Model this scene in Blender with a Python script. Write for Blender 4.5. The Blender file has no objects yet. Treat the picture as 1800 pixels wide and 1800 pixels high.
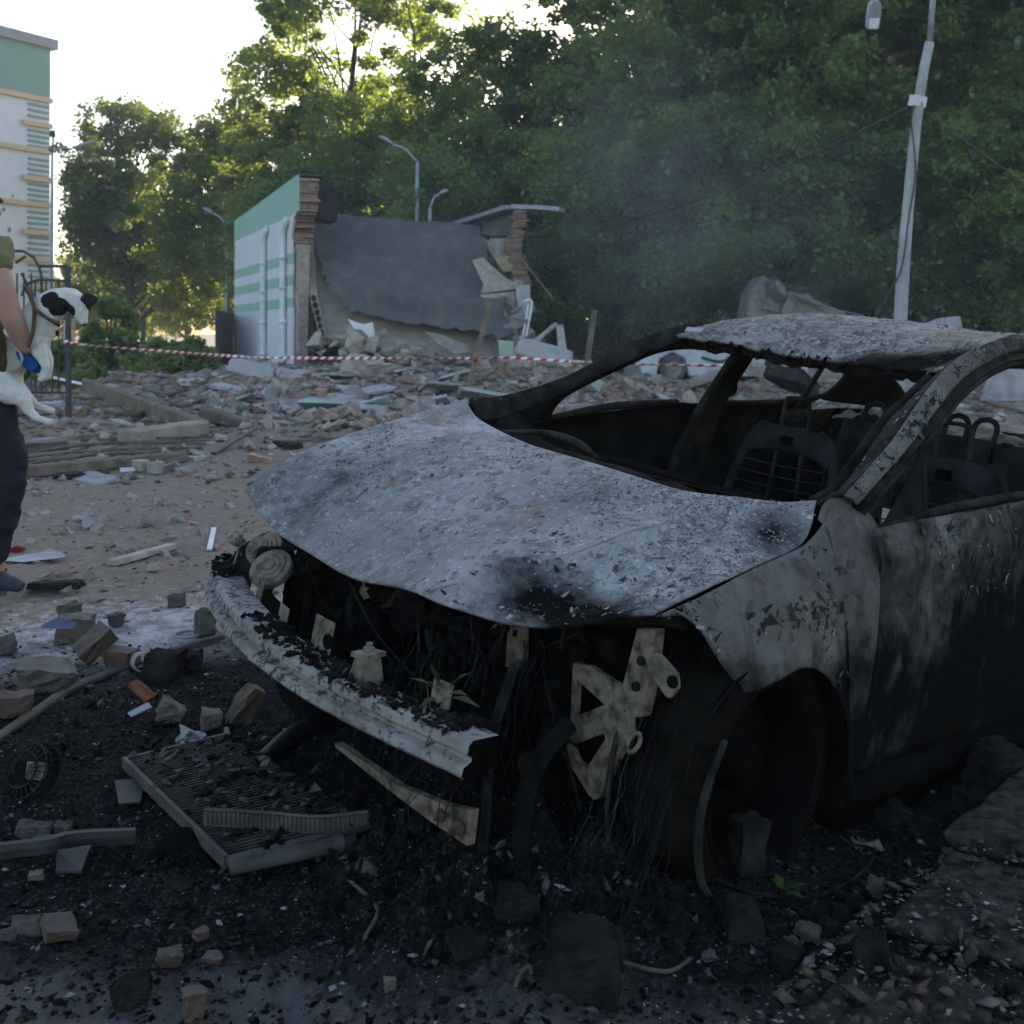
import bpy, bmesh, math, random
import numpy as np
from mathutils import Vector, Matrix
random.seed(7); rng = np.random.default_rng(7)
S = bpy.context.scene
COL = S.collection
R = math.radians
# ---------------------------------------------------------------- camera, sky, sun, exposure
F, YH, CAMZ = 1973.76, 585.37, 1.2          # focal length and horizon row in photo pixels (1800 wide), eye height in metres
cd = bpy.data.cameras.new('camera'); cam = bpy.data.objects.new('camera', cd); COL.objects.link(cam)
cam.location = (0, 0, CAMZ); cam.rotation_euler = (R(90), 0, 0)
cd.sensor_width = 36; cd.lens = 36*F/1800; cd.shift_y = -(900-YH)/1800
cd.clip_start = .05; cd.clip_end = 3000
cd.dof.use_dof = True; cd.dof.focus_distance = 2.75; cd.dof.aperture_fstop = 8
S.camera = cam
SUN_AZ, SUN_EL = R(20), R(16.5)               # azimuth clockwise from +Y
w = bpy.data.worlds.new('World'); S.world = w; w.use_nodes = True
nt = w.node_tree; bg = nt.nodes['Background']
sky = nt.nodes.new('ShaderNodeTexSky'); sky.sky_type = 'NISHITA'; sky.sun_disc = False
sky.sun_elevation = SUN_EL; sky.sun_rotation = SUN_AZ; sky.dust_density = 1.6; sky.ozone_density = .6; sky.air_density = 1.0
nt.links.new(sky.outputs[0], bg.inputs[0]); bg.inputs[1].default_value = .12
sl = bpy.data.lights.new('sun', 'SUN'); sl.energy = 5; sl.angle = R(.5); sl.color = (1, .86, .66)
so = bpy.data.objects.new('sun', sl); COL.objects.link(so)
so.rotation_euler = Vector((-math.sin(SUN_AZ)*math.cos(SUN_EL), -math.cos(SUN_AZ)*math.cos(SUN_EL), -math.sin(SUN_EL))).to_track_quat('-Z', 'Y').to_euler()
S.view_settings.view_transform = 'Standard'; S.view_settings.look = 'None'
S.view_settings.exposure = 1.8; S.view_settings.gamma = 1
S.cycles.use_denoising = True; S.cycles.max_bounces = 8; S.cycles.transparent_max_bounces = 8
S.cycles.volume_step_rate = 2; S.cycles.volume_max_steps = 256
# ---------------------------------------------------------------- helpers
def at(px, py, Y): return Vector(((px-900)/F*Y, Y, CAMZ-(py-YH)/F*Y))
def sm(a, b, v): 
    t = np.clip((v-a)/(b-a), 0, 1); return t*t*(3-2*t)
def vnoise(x, y, seed=0):
    xi = np.floor(x).astype(np.int64); yi = np.floor(y).astype(np.int64); xf = x-xi; yf = y-yi
    def h(a, b):
        n = (a*374761393 + b*668265263 + seed*974711) & 0xffffffff
        n = ((n ^ (n >> 13))*1274126177) & 0xffffffff
        return ((n ^ (n >> 16)) & 0xffff)/65535.0
    u = xf*xf*(3-2*xf); v = yf*yf*(3-2*yf)
    return (h(xi, yi)*(1-u)+h(xi+1, yi)*u)*(1-v)+(h(xi, yi+1)*(1-u)+h(xi+1, yi+1)*u)*v-.5
def fbm(x, y, sc, octv=4, seed=0, gain=.5):
    s = 0; a = 1
    for k in range(octv):
        s = s+a*vnoise(x*sc+31.7*k, y*sc-17.3*k, seed+k); a *= gain; sc *= 2.03
    return s
# car placement (fitted once to the wreck's wheels, pillars and bumper beam)
MR = np.array([[-.7569, .64463, .10746], [-.64934, -.7604, -.01215], [.07389, -.07898, .99414]])
MT = np.array([-.0315, 3.05965, -.07843])
CARM = Matrix([list(MR[i])+[MT[i]] for i in range(3)]+[[0, 0, 0, 1]])
def car_d(x, y):          # distance outside the wreck's footprint
    dx = x-MT[0]; dy = y-MT[1]; ux, uy = MR[0, 0], MR[1, 0]; n = math.hypot(ux, uy); ux /= n; uy /= n
    a = dx*ux+dy*uy; b = -dx*uy+dy*ux
    return np.hypot(np.maximum(np.abs(a+1.45)-2.25, 0), np.maximum(np.abs(b)-.85, 0)), a, b
KA, KB = np.array([.47, 2.0]), np.array([1.40, 2.97])      # kerb line of the pavement at the lower right
KD = (KB-KA)/np.linalg.norm(KB-KA); KN = np.array([KD[1], -KD[0]])
def kerb_d(x, y): return (x-KA[0])*KN[0]+(y-KA[1])*KN[1]
def gz(x, y):
    x = np.asarray(x, float); y = np.asarray(y, float)
    near = 1-sm(9, 20, y)
    z = .05*fbm(x, y, .45, 3, 1)+.03*fbm(x, y, 2.1, 3, 2)*sm(1, 3, y)+(.010*fbm(x, y, 5.3, 3, 5)+.011*fbm(x, y, 17., 4, 3, .6))*near
    d, a, b = car_d(x, y)
    burn = 1-sm(.1, 1.3, d)
    z = z+burn*(.022*fbm(x, y, 7., 5, 9, .7)+.006)*near*(1-sm(.02, .3, -b-.2)*0)
    for (cx, cy, r, hh) in ((-.02, 2.55, .26, .06), (.28, 2.42, .3, .05), (.02, 2.3, .2, .03), (-.15, 2.35, .12, .03), (.15, 2.15, .14, .025), (-.30, 2.55, .12, .03)):
        z = z+hh*np.exp(-((x-cx)**2+(y-cy)**2)/r**2)*(1+1.2*fbm(x, y, 11., 4, 12, .6))
    bank = sm(16, 22, y)*(1-sm(33, 40, y))*sm(-12, -7, x)
    z = z+bank*np.maximum(0, .10+.50*fbm(x, y, .33, 4, 21)+.25*fbm(x, y, 1.7, 3, 22))
    z = z+.28*np.exp(-((x+5.6)**2/4+(y-27.2)**2/3))+.18*np.exp(-((x-1.0)**2/9+(y-25)**2/6))
    hp = np.exp(-((x-.02)/.42)**2-((y-2.5)/.34)**2); z = z+hp*(.085*np.abs(fbm(x, y, 13., 5, 61, .62))+.03*fbm(x, y, 45., 3, 63))*near
    k = kerb_d(x, y)
    return z+.035*sm(0, .03, k)*(y < 6)
def GZ(x, y): return float(gz(x, y))
def gp(px, py, dz=0):     # ground point seen at a photo pixel
    Y = F*CAMZ/max(py-YH, 6)
    for _ in range(12):
        X = (px-900)/F*Y; Y = Y+.7*(F*(CAMZ-GZ(X, Y))/(py-YH)-Y)
    X = (px-900)/F*Y
    return Vector((X, Y, GZ(X, Y)+dz))
def gf(px, py, z):        # point of the horizontal plane z seen at a photo pixel
    Y = F*(CAMZ-z)/(py-YH); return Vector(((px-900)/F*Y, Y, z))
# ---------------------------------------------------------------- object and mesh builders
def T(o, label, cat, group=None, kind=None):
    if label: o['label'] = label
    if cat: o['category'] = cat
    if group: o['group'] = group
    if kind: o['kind'] = kind
    return o
def E(name, loc=(0, 0, 0), rz=0, mtx=None):
    o = bpy.data.objects.new(name, None); COL.objects.link(o)
    if mtx is not None: o.matrix_world = mtx
    else: o.location = loc; o.rotation_euler = (0, 0, rz)
    return o
def link(name, me, m=None, parent=None, loc=None):
    o = bpy.data.objects.new(name, me); COL.objects.link(o)
    for q in (m if isinstance(m, (list, tuple)) else [m]):
        if q is not None: me.materials.append(q)
    if parent is not None: o.parent = parent
    if loc is not None: o.location = loc
    return o
def copy_tree(o, parent=None):
    c = o.copy(); COL.objects.link(c); c.parent = parent
    for ch in list(o.children): copy_tree(ch, c)
    return c
def cr(pts, n):           # Catmull-Rom resample, n points evenly along the chord length
    P = np.array([tuple(p) for p in pts], float)
    if len(P) == 1: return np.repeat(P, n, 0)
    d = np.r_[0, np.cumsum(np.linalg.norm(np.diff(P, axis=0), axis=1)+1e-9)]
    t = np.linspace(0, d[-1], n); i = np.clip(np.searchsorted(d, t, 'right')-1, 0, len(P)-2)
    u = ((t-d[i])/(d[i+1]-d[i]))[:, None]
    Q = np.vstack([2*P[0]-P[1], P, 2*P[-1]-P[-2]])
    p0, p1, p2, p3 = Q[i], Q[i+1], Q[i+2], Q[i+3]
    return .5*(2*p1+(p2-p0)*u+(2*p0-5*p1+4*p2-p3)*u*u+(3*p1-p0-3*p2+p3)*u**3)
class MB:
    def __init__(s): s.v = []; s.f = []; s.mi = []
    def add(s, vs, fs, mi=0):
        b = len(s.v); s.v += [tuple(map(float, p)) for p in vs]; s.f += [tuple(b+i for i in q) for q in fs]; s.mi += [mi]*len(fs); return s
    def box(s, c, size, rot=None, mi=0, jit=0):
        a, b, d = [k/2 for k in size]; M3 = rot if rot is not None else Matrix.Identity(3)
        if not isinstance(M3, Matrix): from mathutils import Euler; M3 = Euler(M3).to_matrix()
        vs = []
        for x in (-a, a):
            for y in (-b, b):
                for z in (-d, d):
                    q = Vector((x, y, z))
                    if jit: q += Vector([random.uniform(-jit, jit) for _ in range(3)])
                    vs.append(M3 @ q+Vector(c))
        return s.add(vs, [(0, 1, 3, 2), (4, 6, 7, 5), (0, 4, 5, 1), (2, 3, 7, 6), (0, 2, 6, 4), (1, 5, 7, 3)], mi)
    def bar(s, p0, p1, wd, ht, up=(0, 0, 1), mi=0):
        p0 = Vector(p0); p1 = Vector(p1); d = (p1-p0); L = d.length; d.normalize()
        sd = d.cross(Vector(up)); sd = sd.normalized() if sd.length > 1e-4 else Vector((1, 0, 0)); u = sd.cross(d)
        return s.box((p0+p1)/2, (wd, L, ht), Matrix((sd, d, u)).transposed(), mi)
    def tube(s, pts, r, n=8, cap=True, k=None, mi=0):
        P = cr(pts, k) if k else np.array([tuple(p) for p in pts], float)
        rr = np.interp(np.linspace(0, 1, len(P)), np.linspace(0, 1, len(r)), r) if isinstance(r, (list, tuple)) else np.full(len(P), r)
        vs = []; up = None
        for i in range(len(P)):
            d = Vector(P[min(i+1, len(P)-1)]-P[max(i-1, 0)]).normalized()
            if up is None: up = d.orthogonal().normalized()
            up = (up-d*up.dot(d)).normalized(); sd = d.cross(up)
            for j in range(n):
                a = 2*math.pi*j/n; vs.append(Vector(P[i])+(up*math.cos(a)+sd*math.sin(a))*rr[i])
        fs = [(i*n+j, i*n+(j+1) % n, (i+1)*n+(j+1) % n, (i+1)*n+j) for i in range(len(P)-1) for j in range(n)]
        if cap: fs += [tuple(range(n-1, -1, -1)), tuple((len(P)-1)*n+j for j in range(n))]
        return s.add(vs, fs, mi)
    def lathe(s, prof, n=24, mtx=None, mi=0, close=False):   # prof: (radius, height) about local Z
        mtx = mtx or Matrix(); vs = [mtx @ Vector((r*math.cos(2*math.pi*j/n), r*math.sin(2*math.pi*j/n), h)) for r, h in prof for j in range(n)]
        m = len(prof); fs = [(i*n+j, i*n+(j+1) % n, (i+1)*n+(j+1) % n, (i+1)*n+j) for i in range(m-1) for j in range(n)]
        if close: fs += [((m-1)*n+j, (m-1)*n+(j+1) % n, (j+1) % n, j) for j in range(n)]
        return s.add(vs, fs, mi)
    def poly(s, pts, ext, mi=0):      # polygon extruded by vector ext
        n = len(pts); P = [Vector(p) for p in pts]; e = Vector(ext); vs = P+[p+e for p in P]
        return s.add(vs, [tuple(range(n-1, -1, -1)), tuple(range(n, 2*n))]+[(i, (i+1) % n, n+(i+1) % n, n+i) for i in range(n)], mi)
    def grid(s, G, mi=0):
        nv, nu = G.shape[:2]
        return s.add(G.reshape(-1, 3), [(j*nu+i, j*nu+i+1, (j+1)*nu+i+1, (j+1)*nu+i) for j in range(nv-1) for i in range(nu-1)], mi)
    def hull(s, pts, mi=0):
        bm = bmesh.new()
        for p in pts: bm.verts.new(p)
        r = bmesh.ops.convex_hull(bm, input=bm.verts)
        bmesh.ops.delete(bm, geom=list({g for g in r['geom_interior']+r['geom_unused'] if isinstance(g, bmesh.types.BMVert)}), context='VERTS')
        bm.verts.ensure_lookup_table(); bm.verts.index_update()
        s.add([v.co[:] for v in bm.verts], [[v.index for v in f.verts] for f in bm.faces], mi); bm.free(); return s
    def mesh(s, name, smooth=False, angle=None):
        me = bpy.data.meshes.new(name); me.from_pydata(s.v, [], s.f)
        me.polygons.foreach_set('material_index', s.mi)
        if smooth: me.polygons.foreach_set('use_smooth', [True]*len(s.f))
        me.update(); return me
    def build(s, name, m=None, parent=None, smooth=False, loc=None, fix=True):
        me = s.mesh(name, smooth)
        if fix:
            bm = bmesh.new(); bm.from_mesh(me); bmesh.ops.recalc_face_normals(bm, faces=bm.faces); bm.to_mesh(me); bm.free()
        return link(name, me, m, parent, loc)
def loft(rows, nu, nv):
    A = np.stack([cr(r, nu) for r in rows], 0)
    return np.stack([cr(A[:, i], nv) for i in range(nu)], 1)
def wob(G, amp, sc, seed=0):          # small dents along z and y
    x = G[..., 0]+.37*G[..., 2]; y = G[..., 1]+.21*G[..., 2]
    G = G.copy(); G[..., 2] += amp*fbm(x, y, sc, 4, seed); G[..., 0] += .6*amp*fbm(x, y, sc, 4, seed+40); G[..., 1] += .6*amp*fbm(x, y, sc, 4, seed+80)
    return G
def solid(o, t, off=-1):
    md = o.modifiers.new('thick', 'SOLIDIFY'); md.thickness = t; md.offset = off; return o
def bevel(o, wd, seg=2):
    md = o.modifiers.new('bev', 'BEVEL'); md.width = wd; md.segments = seg; md.limit_method = 'ANGLE'; md.angle_limit = R(35); return o
def fast_mesh(name, V, quads):        # numpy mesh, all faces the same size
    me = bpy.data.meshes.new(name); k = quads.shape[1]
    me.vertices.add(len(V)); me.vertices.foreach_set('co', np.ascontiguousarray(V, np.float32).ravel())
    me.loops.add(quads.size); me.loops.foreach_set('vertex_index', np.ascontiguousarray(quads, np.int32).ravel())
    me.polygons.add(len(quads)); me.polygons.foreach_set('loop_start', np.arange(0, quads.size, k, dtype=np.int32))
    me.polygons.foreach_set('loop_total', np.full(len(quads), k, np.int32)); me.update(calc_edges=True); return me
def fattr(me, name, vals, dom='POINT'):
    a = me.attributes.new(name, 'FLOAT', dom); a.data.foreach_set('value', np.ascontiguousarray(vals, np.float32))
# ---------------------------------------------------------------- materials
class N:                               # tiny node wrapper
    def __init__(s, name):
        s.m = bpy.data.materials.new(name); s.m.use_nodes = True; s.t = s.m.node_tree; s.b = s.t.nodes['Principled BSDF']; s.o = s.t.nodes['Material Output']
        s.tc = s.t.nodes.new('ShaderNodeTexCoord'); s.co = s.tc.outputs['Object']
    def n(s, typ, **kw):
        x = s.t.nodes.new(typ)
        for k, v in kw.items(): setattr(x, k, v)
        return x
    def lk(s, a, b): s.t.links.new(a, b)
    def noise(s, sc, det=5, rough=.55, dist=0, co=None):
        x = s.n('ShaderNodeTexNoise'); x.inputs['Scale'].default_value = sc; x.inputs['Detail'].default_value = det
        x.inputs['Roughness'].default_value = rough; x.inputs['Distortion'].default_value = dist; s.lk(co or s.co, x.inputs['Vector']); return x.outputs[0]
    def vor(s, sc, feature='F1', co=None, out=0):
        x = s.n('ShaderNodeTexVoronoi', feature=feature); x.inputs['Scale'].default_value = sc; s.lk(co or s.co, x.inputs['Vector']); return x.outputs[out]
    def ramp(s, fac, stops, const=False):
        x = s.n('ShaderNodeValToRGB'); s.lk(fac, x.inputs[0]); e = x.color_ramp.elements
        if const: x.color_ramp.interpolation = 'CONSTANT'
        while len(e) < len(stops): e.new(.5)
        for k, (p, c) in zip(e, stops):
            k.position = p; c = c if hasattr(c, '__len__') else (c, c, c); k.color = (*c[:3], 1)
        return x.outputs[0]
    def mix(s, fac, a, b, blend='MIX'):
        x = s.n('ShaderNodeMix', data_type='RGBA', blend_type=blend)
        for v, i in ((fac, 0), (a, 6), (b, 7)):
            if hasattr(v, 'is_linked') or hasattr(v, 'links'): s.lk(v, x.inputs[i])
            else: x.inputs[i].default_value = v if i == 0 else (*((v,)*3 if not hasattr(v, '__len__') else v[:3]), 1)
        return x.outputs[2]
    def math(s, op, a, b=.5):
        x = s.n('ShaderNodeMath', operation=op)
        for v, i in ((a, 0), (b, 1)):
            if hasattr(v, 'links'): s.lk(v, x.inputs[i])
            else: x.inputs[i].default_value = v
        return x.outputs[0]
    def attr(s, nm): return s.n('ShaderNodeAttribute', attribute_name=nm).outputs['Fac']
    def rand(s): return s.n('ShaderNodeObjectInfo').outputs['Random']
    def up(s): 
        g = s.n('ShaderNodeNewGeometry'); x = s.n('ShaderNodeSeparateXYZ'); s.lk(g.outputs['Normal'], x.inputs[0]); return x.outputs[2]
    def done(s, col, rough=.9, bump=None, bs=.4, bd=.01, spec=.25, metal=0):
        if hasattr(col, 'links'): s.lk(col, s.b.inputs['Base Color'])
        else: s.b.inputs['Base Color'].default_value = (*col[:3], 1)
        if hasattr(rough, 'links'): s.lk(rough, s.b.inputs['Roughness'])
        else: s.b.inputs['Roughness'].default_value = rough
        s.b.inputs['Specular IOR Level'].default_value = spec; s.b.inputs['Metallic'].default_value = metal
        if bump is not None:
            x = s.n('ShaderNodeBump'); x.inputs['Strength'].default_value = bs; x.inputs['Distance'].default_value = bd
            s.lk(bump, x.inputs['Height']); s.lk(x.outputs[0], s.b.inputs['Normal'])
        return s.m
def simple(name, c1, c2, sc=6, rough=.9, bsc=50, bs=.4, bd=.004, spec=.2, metal=0, vary=0, lo=.35, hi=.68, dust=None):
    k = N(name); c = k.ramp(k.noise(sc, 7, .6), [(lo, c1), (hi, c2)])
    if vary:
        r = k.n('ShaderNodeHueSaturation'); k.lk(c, r.inputs['Color'])
        mr = k.n('ShaderNodeMapRange'); k.lk(k.rand(), mr.inputs[0]); mr.inputs[3].default_value = 1-vary; mr.inputs[4].default_value = 1+vary
        k.lk(mr.outputs[0], r.inputs['Value']); c = r.outputs[0]
    if dust:
        f = k.math('MULTIPLY', k.ramp(k.up(), [(.15, 0), (.8, 1)]), k.ramp(k.noise(sc*2, 5), [(.3, .35), (.6, 1)])); c = k.mix(f, c, dust)
    return k.done(c, rough, k.noise(bsc, 6, .65), bs, bd, spec, metal)
# ---------------------------------------------------------------- ground
def ground_mat():
    k = N('dirt_ash_soot_shade')
    n1 = k.noise(1.3, 8, .62); n2 = k.noise(14, 8, .68); n3 = k.noise(90, 4, .6)
    dirt = k.mix(n1, (.155, .122, .098), (.245, .205, .172))
    dirt = k.mix(k.ramp(n2, [(.46, 0), (.70, .5)]), dirt, (.30, .275, .25))
    dirt = k.mix(k.ramp(n3, [(.55, 0), (.72, .8)]), dirt, (.08, .068, .06))
    brick = k.ramp(k.noise(5.5, 6, .6), [(.60, 0), (.72, .5)]); dirt = k.mix(brick, dirt, (.24, .13, .095))
    ash = k.math('ADD', k.math('MULTIPLY', k.attr('ash'), .85), k.math('ADD', k.math('MULTIPLY', k.math('SUBTRACT', n2, .5), 2.4), k.math('MULTIPLY', k.math('SUBTRACT', n3, .5), 1.3)))
    ash = k.ramp(ash, [(.32, 0), (.9, .8)])
    c = k.mix(ash, dirt, k.mix(n3, (.38, .395, .43), (.5, .51, .53)))
    soot_shade = k.mix(n2, (.003, .003, .003), (.014, .0135, .014))
    soot_shade = k.mix(k.ramp(n3, [(.50, 0), (.70, .85)]), soot_shade, (.046, .046, .05))
    fl = k.ramp(k.vor(70, 'F1'), [(.0, 1), (.16, 1), (.2, 0)]); fl = k.math('MULTIPLY', fl, k.ramp(k.noise(4.5, 5, .7), [(.56, 0), (.66, 1)]))
    soot_shade = k.mix(fl, soot_shade, (.24, .25, .27))
    dim = k.math('ADD', k.attr('dim'), k.math('MULTIPLY', k.math('SUBTRACT', k.noise(2.3, 8, .7), .5), 1.2)); dd = k.mix(k.noise(5.5, 7, .65), (.050, .043, .037), (.115, .111, .110)); dd = k.mix(k.ramp(n3, [(.5, 0), (.72, .7)]), dd, (.105, .105, .112)); c = k.mix(k.ramp(dim, [(.2, 0), (.75, 1)]), c, dd)  # foreground dimness painted in as a darker dirt colour
    sf = k.math('ADD', k.attr('soot_shade'), k.math('MULTIPLY', k.math('SUBTRACT', k.noise(3.4, 8, .68), .5), 1.1))
    sf = k.ramp(sf, [(.22, 0), (.5, .7), (.78, 1)])
    c = k.mix(sf, c, soot_shade)
    h = k.math('ADD', k.math('MULTIPLY', n2, .6), k.math('MULTIPLY', n3, .5))
    return k.done(c, .95, h, .9, .012, .03)
MG = ground_mat()
yr = np.r_[-60, -30, -14, -6, -2, 0, .8, 1.2, np.geomspace(1.45, 45, 640), np.geomspace(50, 1500, 24)]
ur = np.r_[-60, -20, -6, -2.5, np.linspace(-1, 1, 620), 2.5, 6, 20, 60]
YY, UU = np.meshgrid(yr, ur, indexing='ij'); XX = UU*(.62+.60*np.maximum(YY, 0)+.2*np.maximum(-YY, 0))
ZZ = gz(XX, YY)*np.where(np.abs(UU) > 1, .0, 1)
V = np.stack([XX, YY, ZZ], -1).reshape(-1, 3); nu = len(ur); nr = len(yr)
I = (np.arange(nr-1)[:, None]*nu+np.arange(nu-1)[None]).ravel()
gme = fast_mesh('ground', V, np.stack([I, I+1, I+nu+1, I+nu], 1))
d, a, b = car_d(V[:, 0], V[:, 1]); x, y = V[:, 0], V[:, 1]
soot_shade = 1-sm(.15, 1.9, d+.5*fbm(x, y, 1.7, 4, 60))
soot_shade = np.maximum(soot_shade, (1-sm(.4, .95, np.hypot((x+.85)/1.15, (y-2.95)/.75)))*.95)
dim = np.maximum(1-sm(2.15, 3.3, y+.30*x), 1-sm(.3, 1.5, d)); soot_shade = soot_shade*(.55+.45*sm(.05, .5, .9-d)); soot_shade = soot_shade*(1-.75*(1-sm(1.9, 2.25, y+.12*x)))  # real burn marks round the car, plus foreground shade painted into the ground
soot_shade = np.maximum(soot_shade, (kerb_d(x, y) > 0)*(y < 6)*.45)
ash = .95*np.exp(-(((x+1.35)/1.0)**2+((y-4.35)/.75)**2))+.5*np.exp(-(((x+.55)/.5)**2+((y-4.9)/.9)**2))
ash += .55*np.exp(-(((x+.98)/.14)**2+((y-2.05)/.10)**2))*(1)+.25*(kerb_d(x, y) > 0)*(y < 6)+.22*sm(13, 20, y)
fattr(gme, 'soot_shade', soot_shade); fattr(gme, 'dim', dim); fattr(gme, 'ash', ash)
gme.polygons.foreach_set('use_smooth', [True]*len(gme.polygons))
T(link('ground', gme, MG), None, None, kind='structure')
# ---------------------------------------------------------------- pavement slabs at the lower right
m_conc = simple('sooty_concrete', (.014, .0135, .013), (.080, .074, .068), 22, .95, 90, 1., .010, .03)
def flatslab(mb, pts, top, th): mb.poly([(p[0], p[1], top-th) for p in pts], (0, 0, th))
def K(s, n, ): q = KA+KD*s+KN*n; return (q[0], q[1])
def slab_grid(pts4, top, n=26, seed=0):
    a, b, c, d = [np.array(p) for p in pts4]; u = np.linspace(0, 1, n)[None, :, None]; v = np.linspace(0, 1, n)[:, None, None]
    G = (a*(1-u)+b*u)*(1-v)+(d*(1-u)+c*u)*v
    e = np.minimum(np.minimum(u, 1-u), np.minimum(v, 1-v))[..., 0]
    G = G+ (.022*np.stack([fbm(G[..., 0], G[..., 1], 6, 4, seed), fbm(G[..., 0], G[..., 1], 6, 4, seed+5)], -1))
    z = top+.006*fbm(G[..., 0], G[..., 1], 14, 5, seed, .6)-.012*(1-sm(0, .02, e))
    return np.dstack([G, z])
pv = MB()
pv.grid(slab_grid([K(.30, .06), K(.70, .03), K(.74, .26), K(.36, .34)], .062, 40, 3)).grid(slab_grid([K(.73, .0), K(2.4, .0), K(2.4, .75), K(.80, .30)], .088, 60, 4))
pv.grid(slab_grid([K(-1.2, .10), K(.26, .07), K(.3, .30), K(-1.2, .5)], .036, 50, 6)).grid(slab_grid([K(2.43, .0), K(3.6, .02), K(3.6, .8), K(2.44, .8)], .085, 30, 8))
o = pv.build('pavement', m_conc, smooth=True); solid(o, .11); T(o, None, None, kind='structure')
# ---------------------------------------------------------------- gravel and ash flecks (uncountable)
def chip_cloud(name, n, place, smin, smax, mat, seed, flat=1., power=2.2):
    g = np.random.default_rng(seed); xy = place(g, n); n = len(xy); s = smin+(smax-smin)*g.random(n)**power
    base = np.array([[1, 0, 0], [0, 1, 0], [-1, 0, 0], [0, -1, 0], [0, 0, 1], [0, 0, -1]], float)
    V = base[None]*(.55+.75*g.random((n, 6, 1)))+.3*(g.random((n, 6, 3))-.5)
    V[:, :, 2] *= flat*(.5+.5*g.random((n, 1)))
    an = g.random(n)*6.283; tx = (g.random(n)-.5)*.9; c, s_ = np.cos(an), np.sin(an)
    V[:, :, 0] *= (1+g.random((n, 1)))
    V[:, :, 2] += V[:, :, 0]*tx[:, None]
    X = V[:, :, 0]*c[:, None]-V[:, :, 1]*s_[:, None]; Yv = V[:, :, 0]*s_[:, None]+V[:, :, 1]*c[:, None]
    P = np.stack([X, Yv, V[:, :, 2]], -1)*s[:, None, None]*.5
    P[:, :, 0] += xy[:, None, 0]; P[:, :, 1] += xy[:, None, 1]; P[:, :, 2] += (gz(xy[:, 0], xy[:, 1])+(xy[:, 2] if xy.shape[1] > 2 else 0)+.12*s*flat)[:, None]
    f = np.array([[0, 1, 4], [1, 2, 4], [2, 3, 4], [3, 0, 4], [1, 0, 5], [2, 1, 5], [3, 2, 5], [0, 3, 5]])
    Q = (np.arange(n)[:, None, None]*6+f[None]).reshape(-1, 3)
    me = fast_mesh(name, P.reshape(-1, 3), Q); fattr(me, 'tone', np.repeat(g.random(n), 6)); o = link(name, me, mat); o['kind'] = 'stuff'; return o
def tone_mat(name, stops, sc=30, rough=.95):
    k = N(name); c = k.ramp(k.attr('tone'), stops, True); c = k.mix(k.ramp(k.noise(sc, 5), [(.35, 0), (.7, .6)]), c, k.mix(.5, c, (.02, .02, .02)))
    return k.done(c, rough, k.noise(sc*3, 4), .4, .003, .03)
m_grav = tone_mat('gravel_mix', [(0, (.12, .10, .085)), (.3, (.21, .185, .16)), (.55, (.30, .285, .27)), (.72, (.27, .155, .115)), (.83, (.085, .07, .06)), (.94, (.46, .45, .44))])
m_sootgrav = tone_mat('soot_gravel', [(0, (.004, .004, .004)), (.35, (.012, .011, .011)), (.58, (.030, .028, .028)), (.76, (.030, .020, .016)), (.86, (.07, .07, .075)), (.965, (.22, .225, .24))])
m_rubm = tone_mat('rubble_mix', [(0, (.19, .165, .14)), (.25, (.27, .24, .215)), (.5, (.27, .175, .14)), (.68, (.235, .175, .135)), (.8, (.12, .105, .095)), (.94, (.40, .385, .37))], 8)
def strip(y0, y1, side=1.15, cond=None):
    def pl(g, n):
        y = np.exp(np.log(y0)+(np.log(y1)-np.log(y0))*g.random(n)); x = (g.random(n)*2-1)*(.25+.5*y)*side
        xy = np.stack([x, y], 1); return xy[cond(x, y, g)] if cond else xy
    return pl
def soot_dimness(x, y): return np.maximum(1-sm(.2, 1.7, car_d(x, y)[0]+.5*fbm(x, y, 1.7, 4, 60)), .8*(1-sm(2.2, 3.2, y+.3*x)))  # soot round the car plus the painted foreground dimness
def outside_car(x, y): return car_d(x, y)[0] > -.01
chip_cloud('gravel', 17000, strip(2.6, 14, 1.1, lambda x, y, g: (soot_dimness(x, y) < g.random(len(x)))), .004, .030, m_grav, 1, .7, 4)
chip_cloud('scattered_gravel', 5000, strip(9, 22, 1.1), .015, .12, m_grav, 5, .7, 3)
chip_cloud('soot_gravel', 42000, strip(1.6, 4.4, 1.1, lambda x, y, g: (soot_dimness(x, y)+.25 > g.random(len(x)))), .002, .020, m_sootgrav, 2, .8, 3.6)
m_fleck = tone_mat('ash_fleck', [(0, (.26, .27, .285)), (.4, (.15, .155, .165)), (.7, (.36, .36, .37)), (.9, (.30, .2, .15))])
def on_pave(g, n):
    s = g.random(n)*3.6-1.5; t = g.random(n)**1.2*1.15; return np.array([K(a_, b_) for a_, b_ in zip(s, t)])
def on_pave3(g, n): 
    q = on_pave(g, n); return np.c_[q, np.where((q-KA)@KN < .3, .04, .01)]
chip_cloud('ash_flecks', 2600, on_pave3, .003, .017, m_fleck, 3, .3, 2.6)
chip_cloud('pavement_gravel', 9500, on_pave3, .005, .032, tone_mat('dark_gravel', [(0, (.03, .028, .027)), (.4, (.06, .052, .048)), (.7, (.09, .065, .05)), (.9, (.14, .13, .125))]), 4, .7, 3)
chip_cloud('ash_specks', 5200, strip(1.6, 4.2, 1.1, lambda x, y, g: fbm(x, y, 3.3, 4, 77) > .02), .0015, .007, m_fleck, 6, .5, 3)
def heap(g, n):
    x = g.random(n)*26-12; y = 12.5+19.5*g.random(n); q = np.stack([x, y], 1); return q[(sm(10, 22, y)*sm(-13, -7, x) > g.random(n)*.85)]
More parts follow.
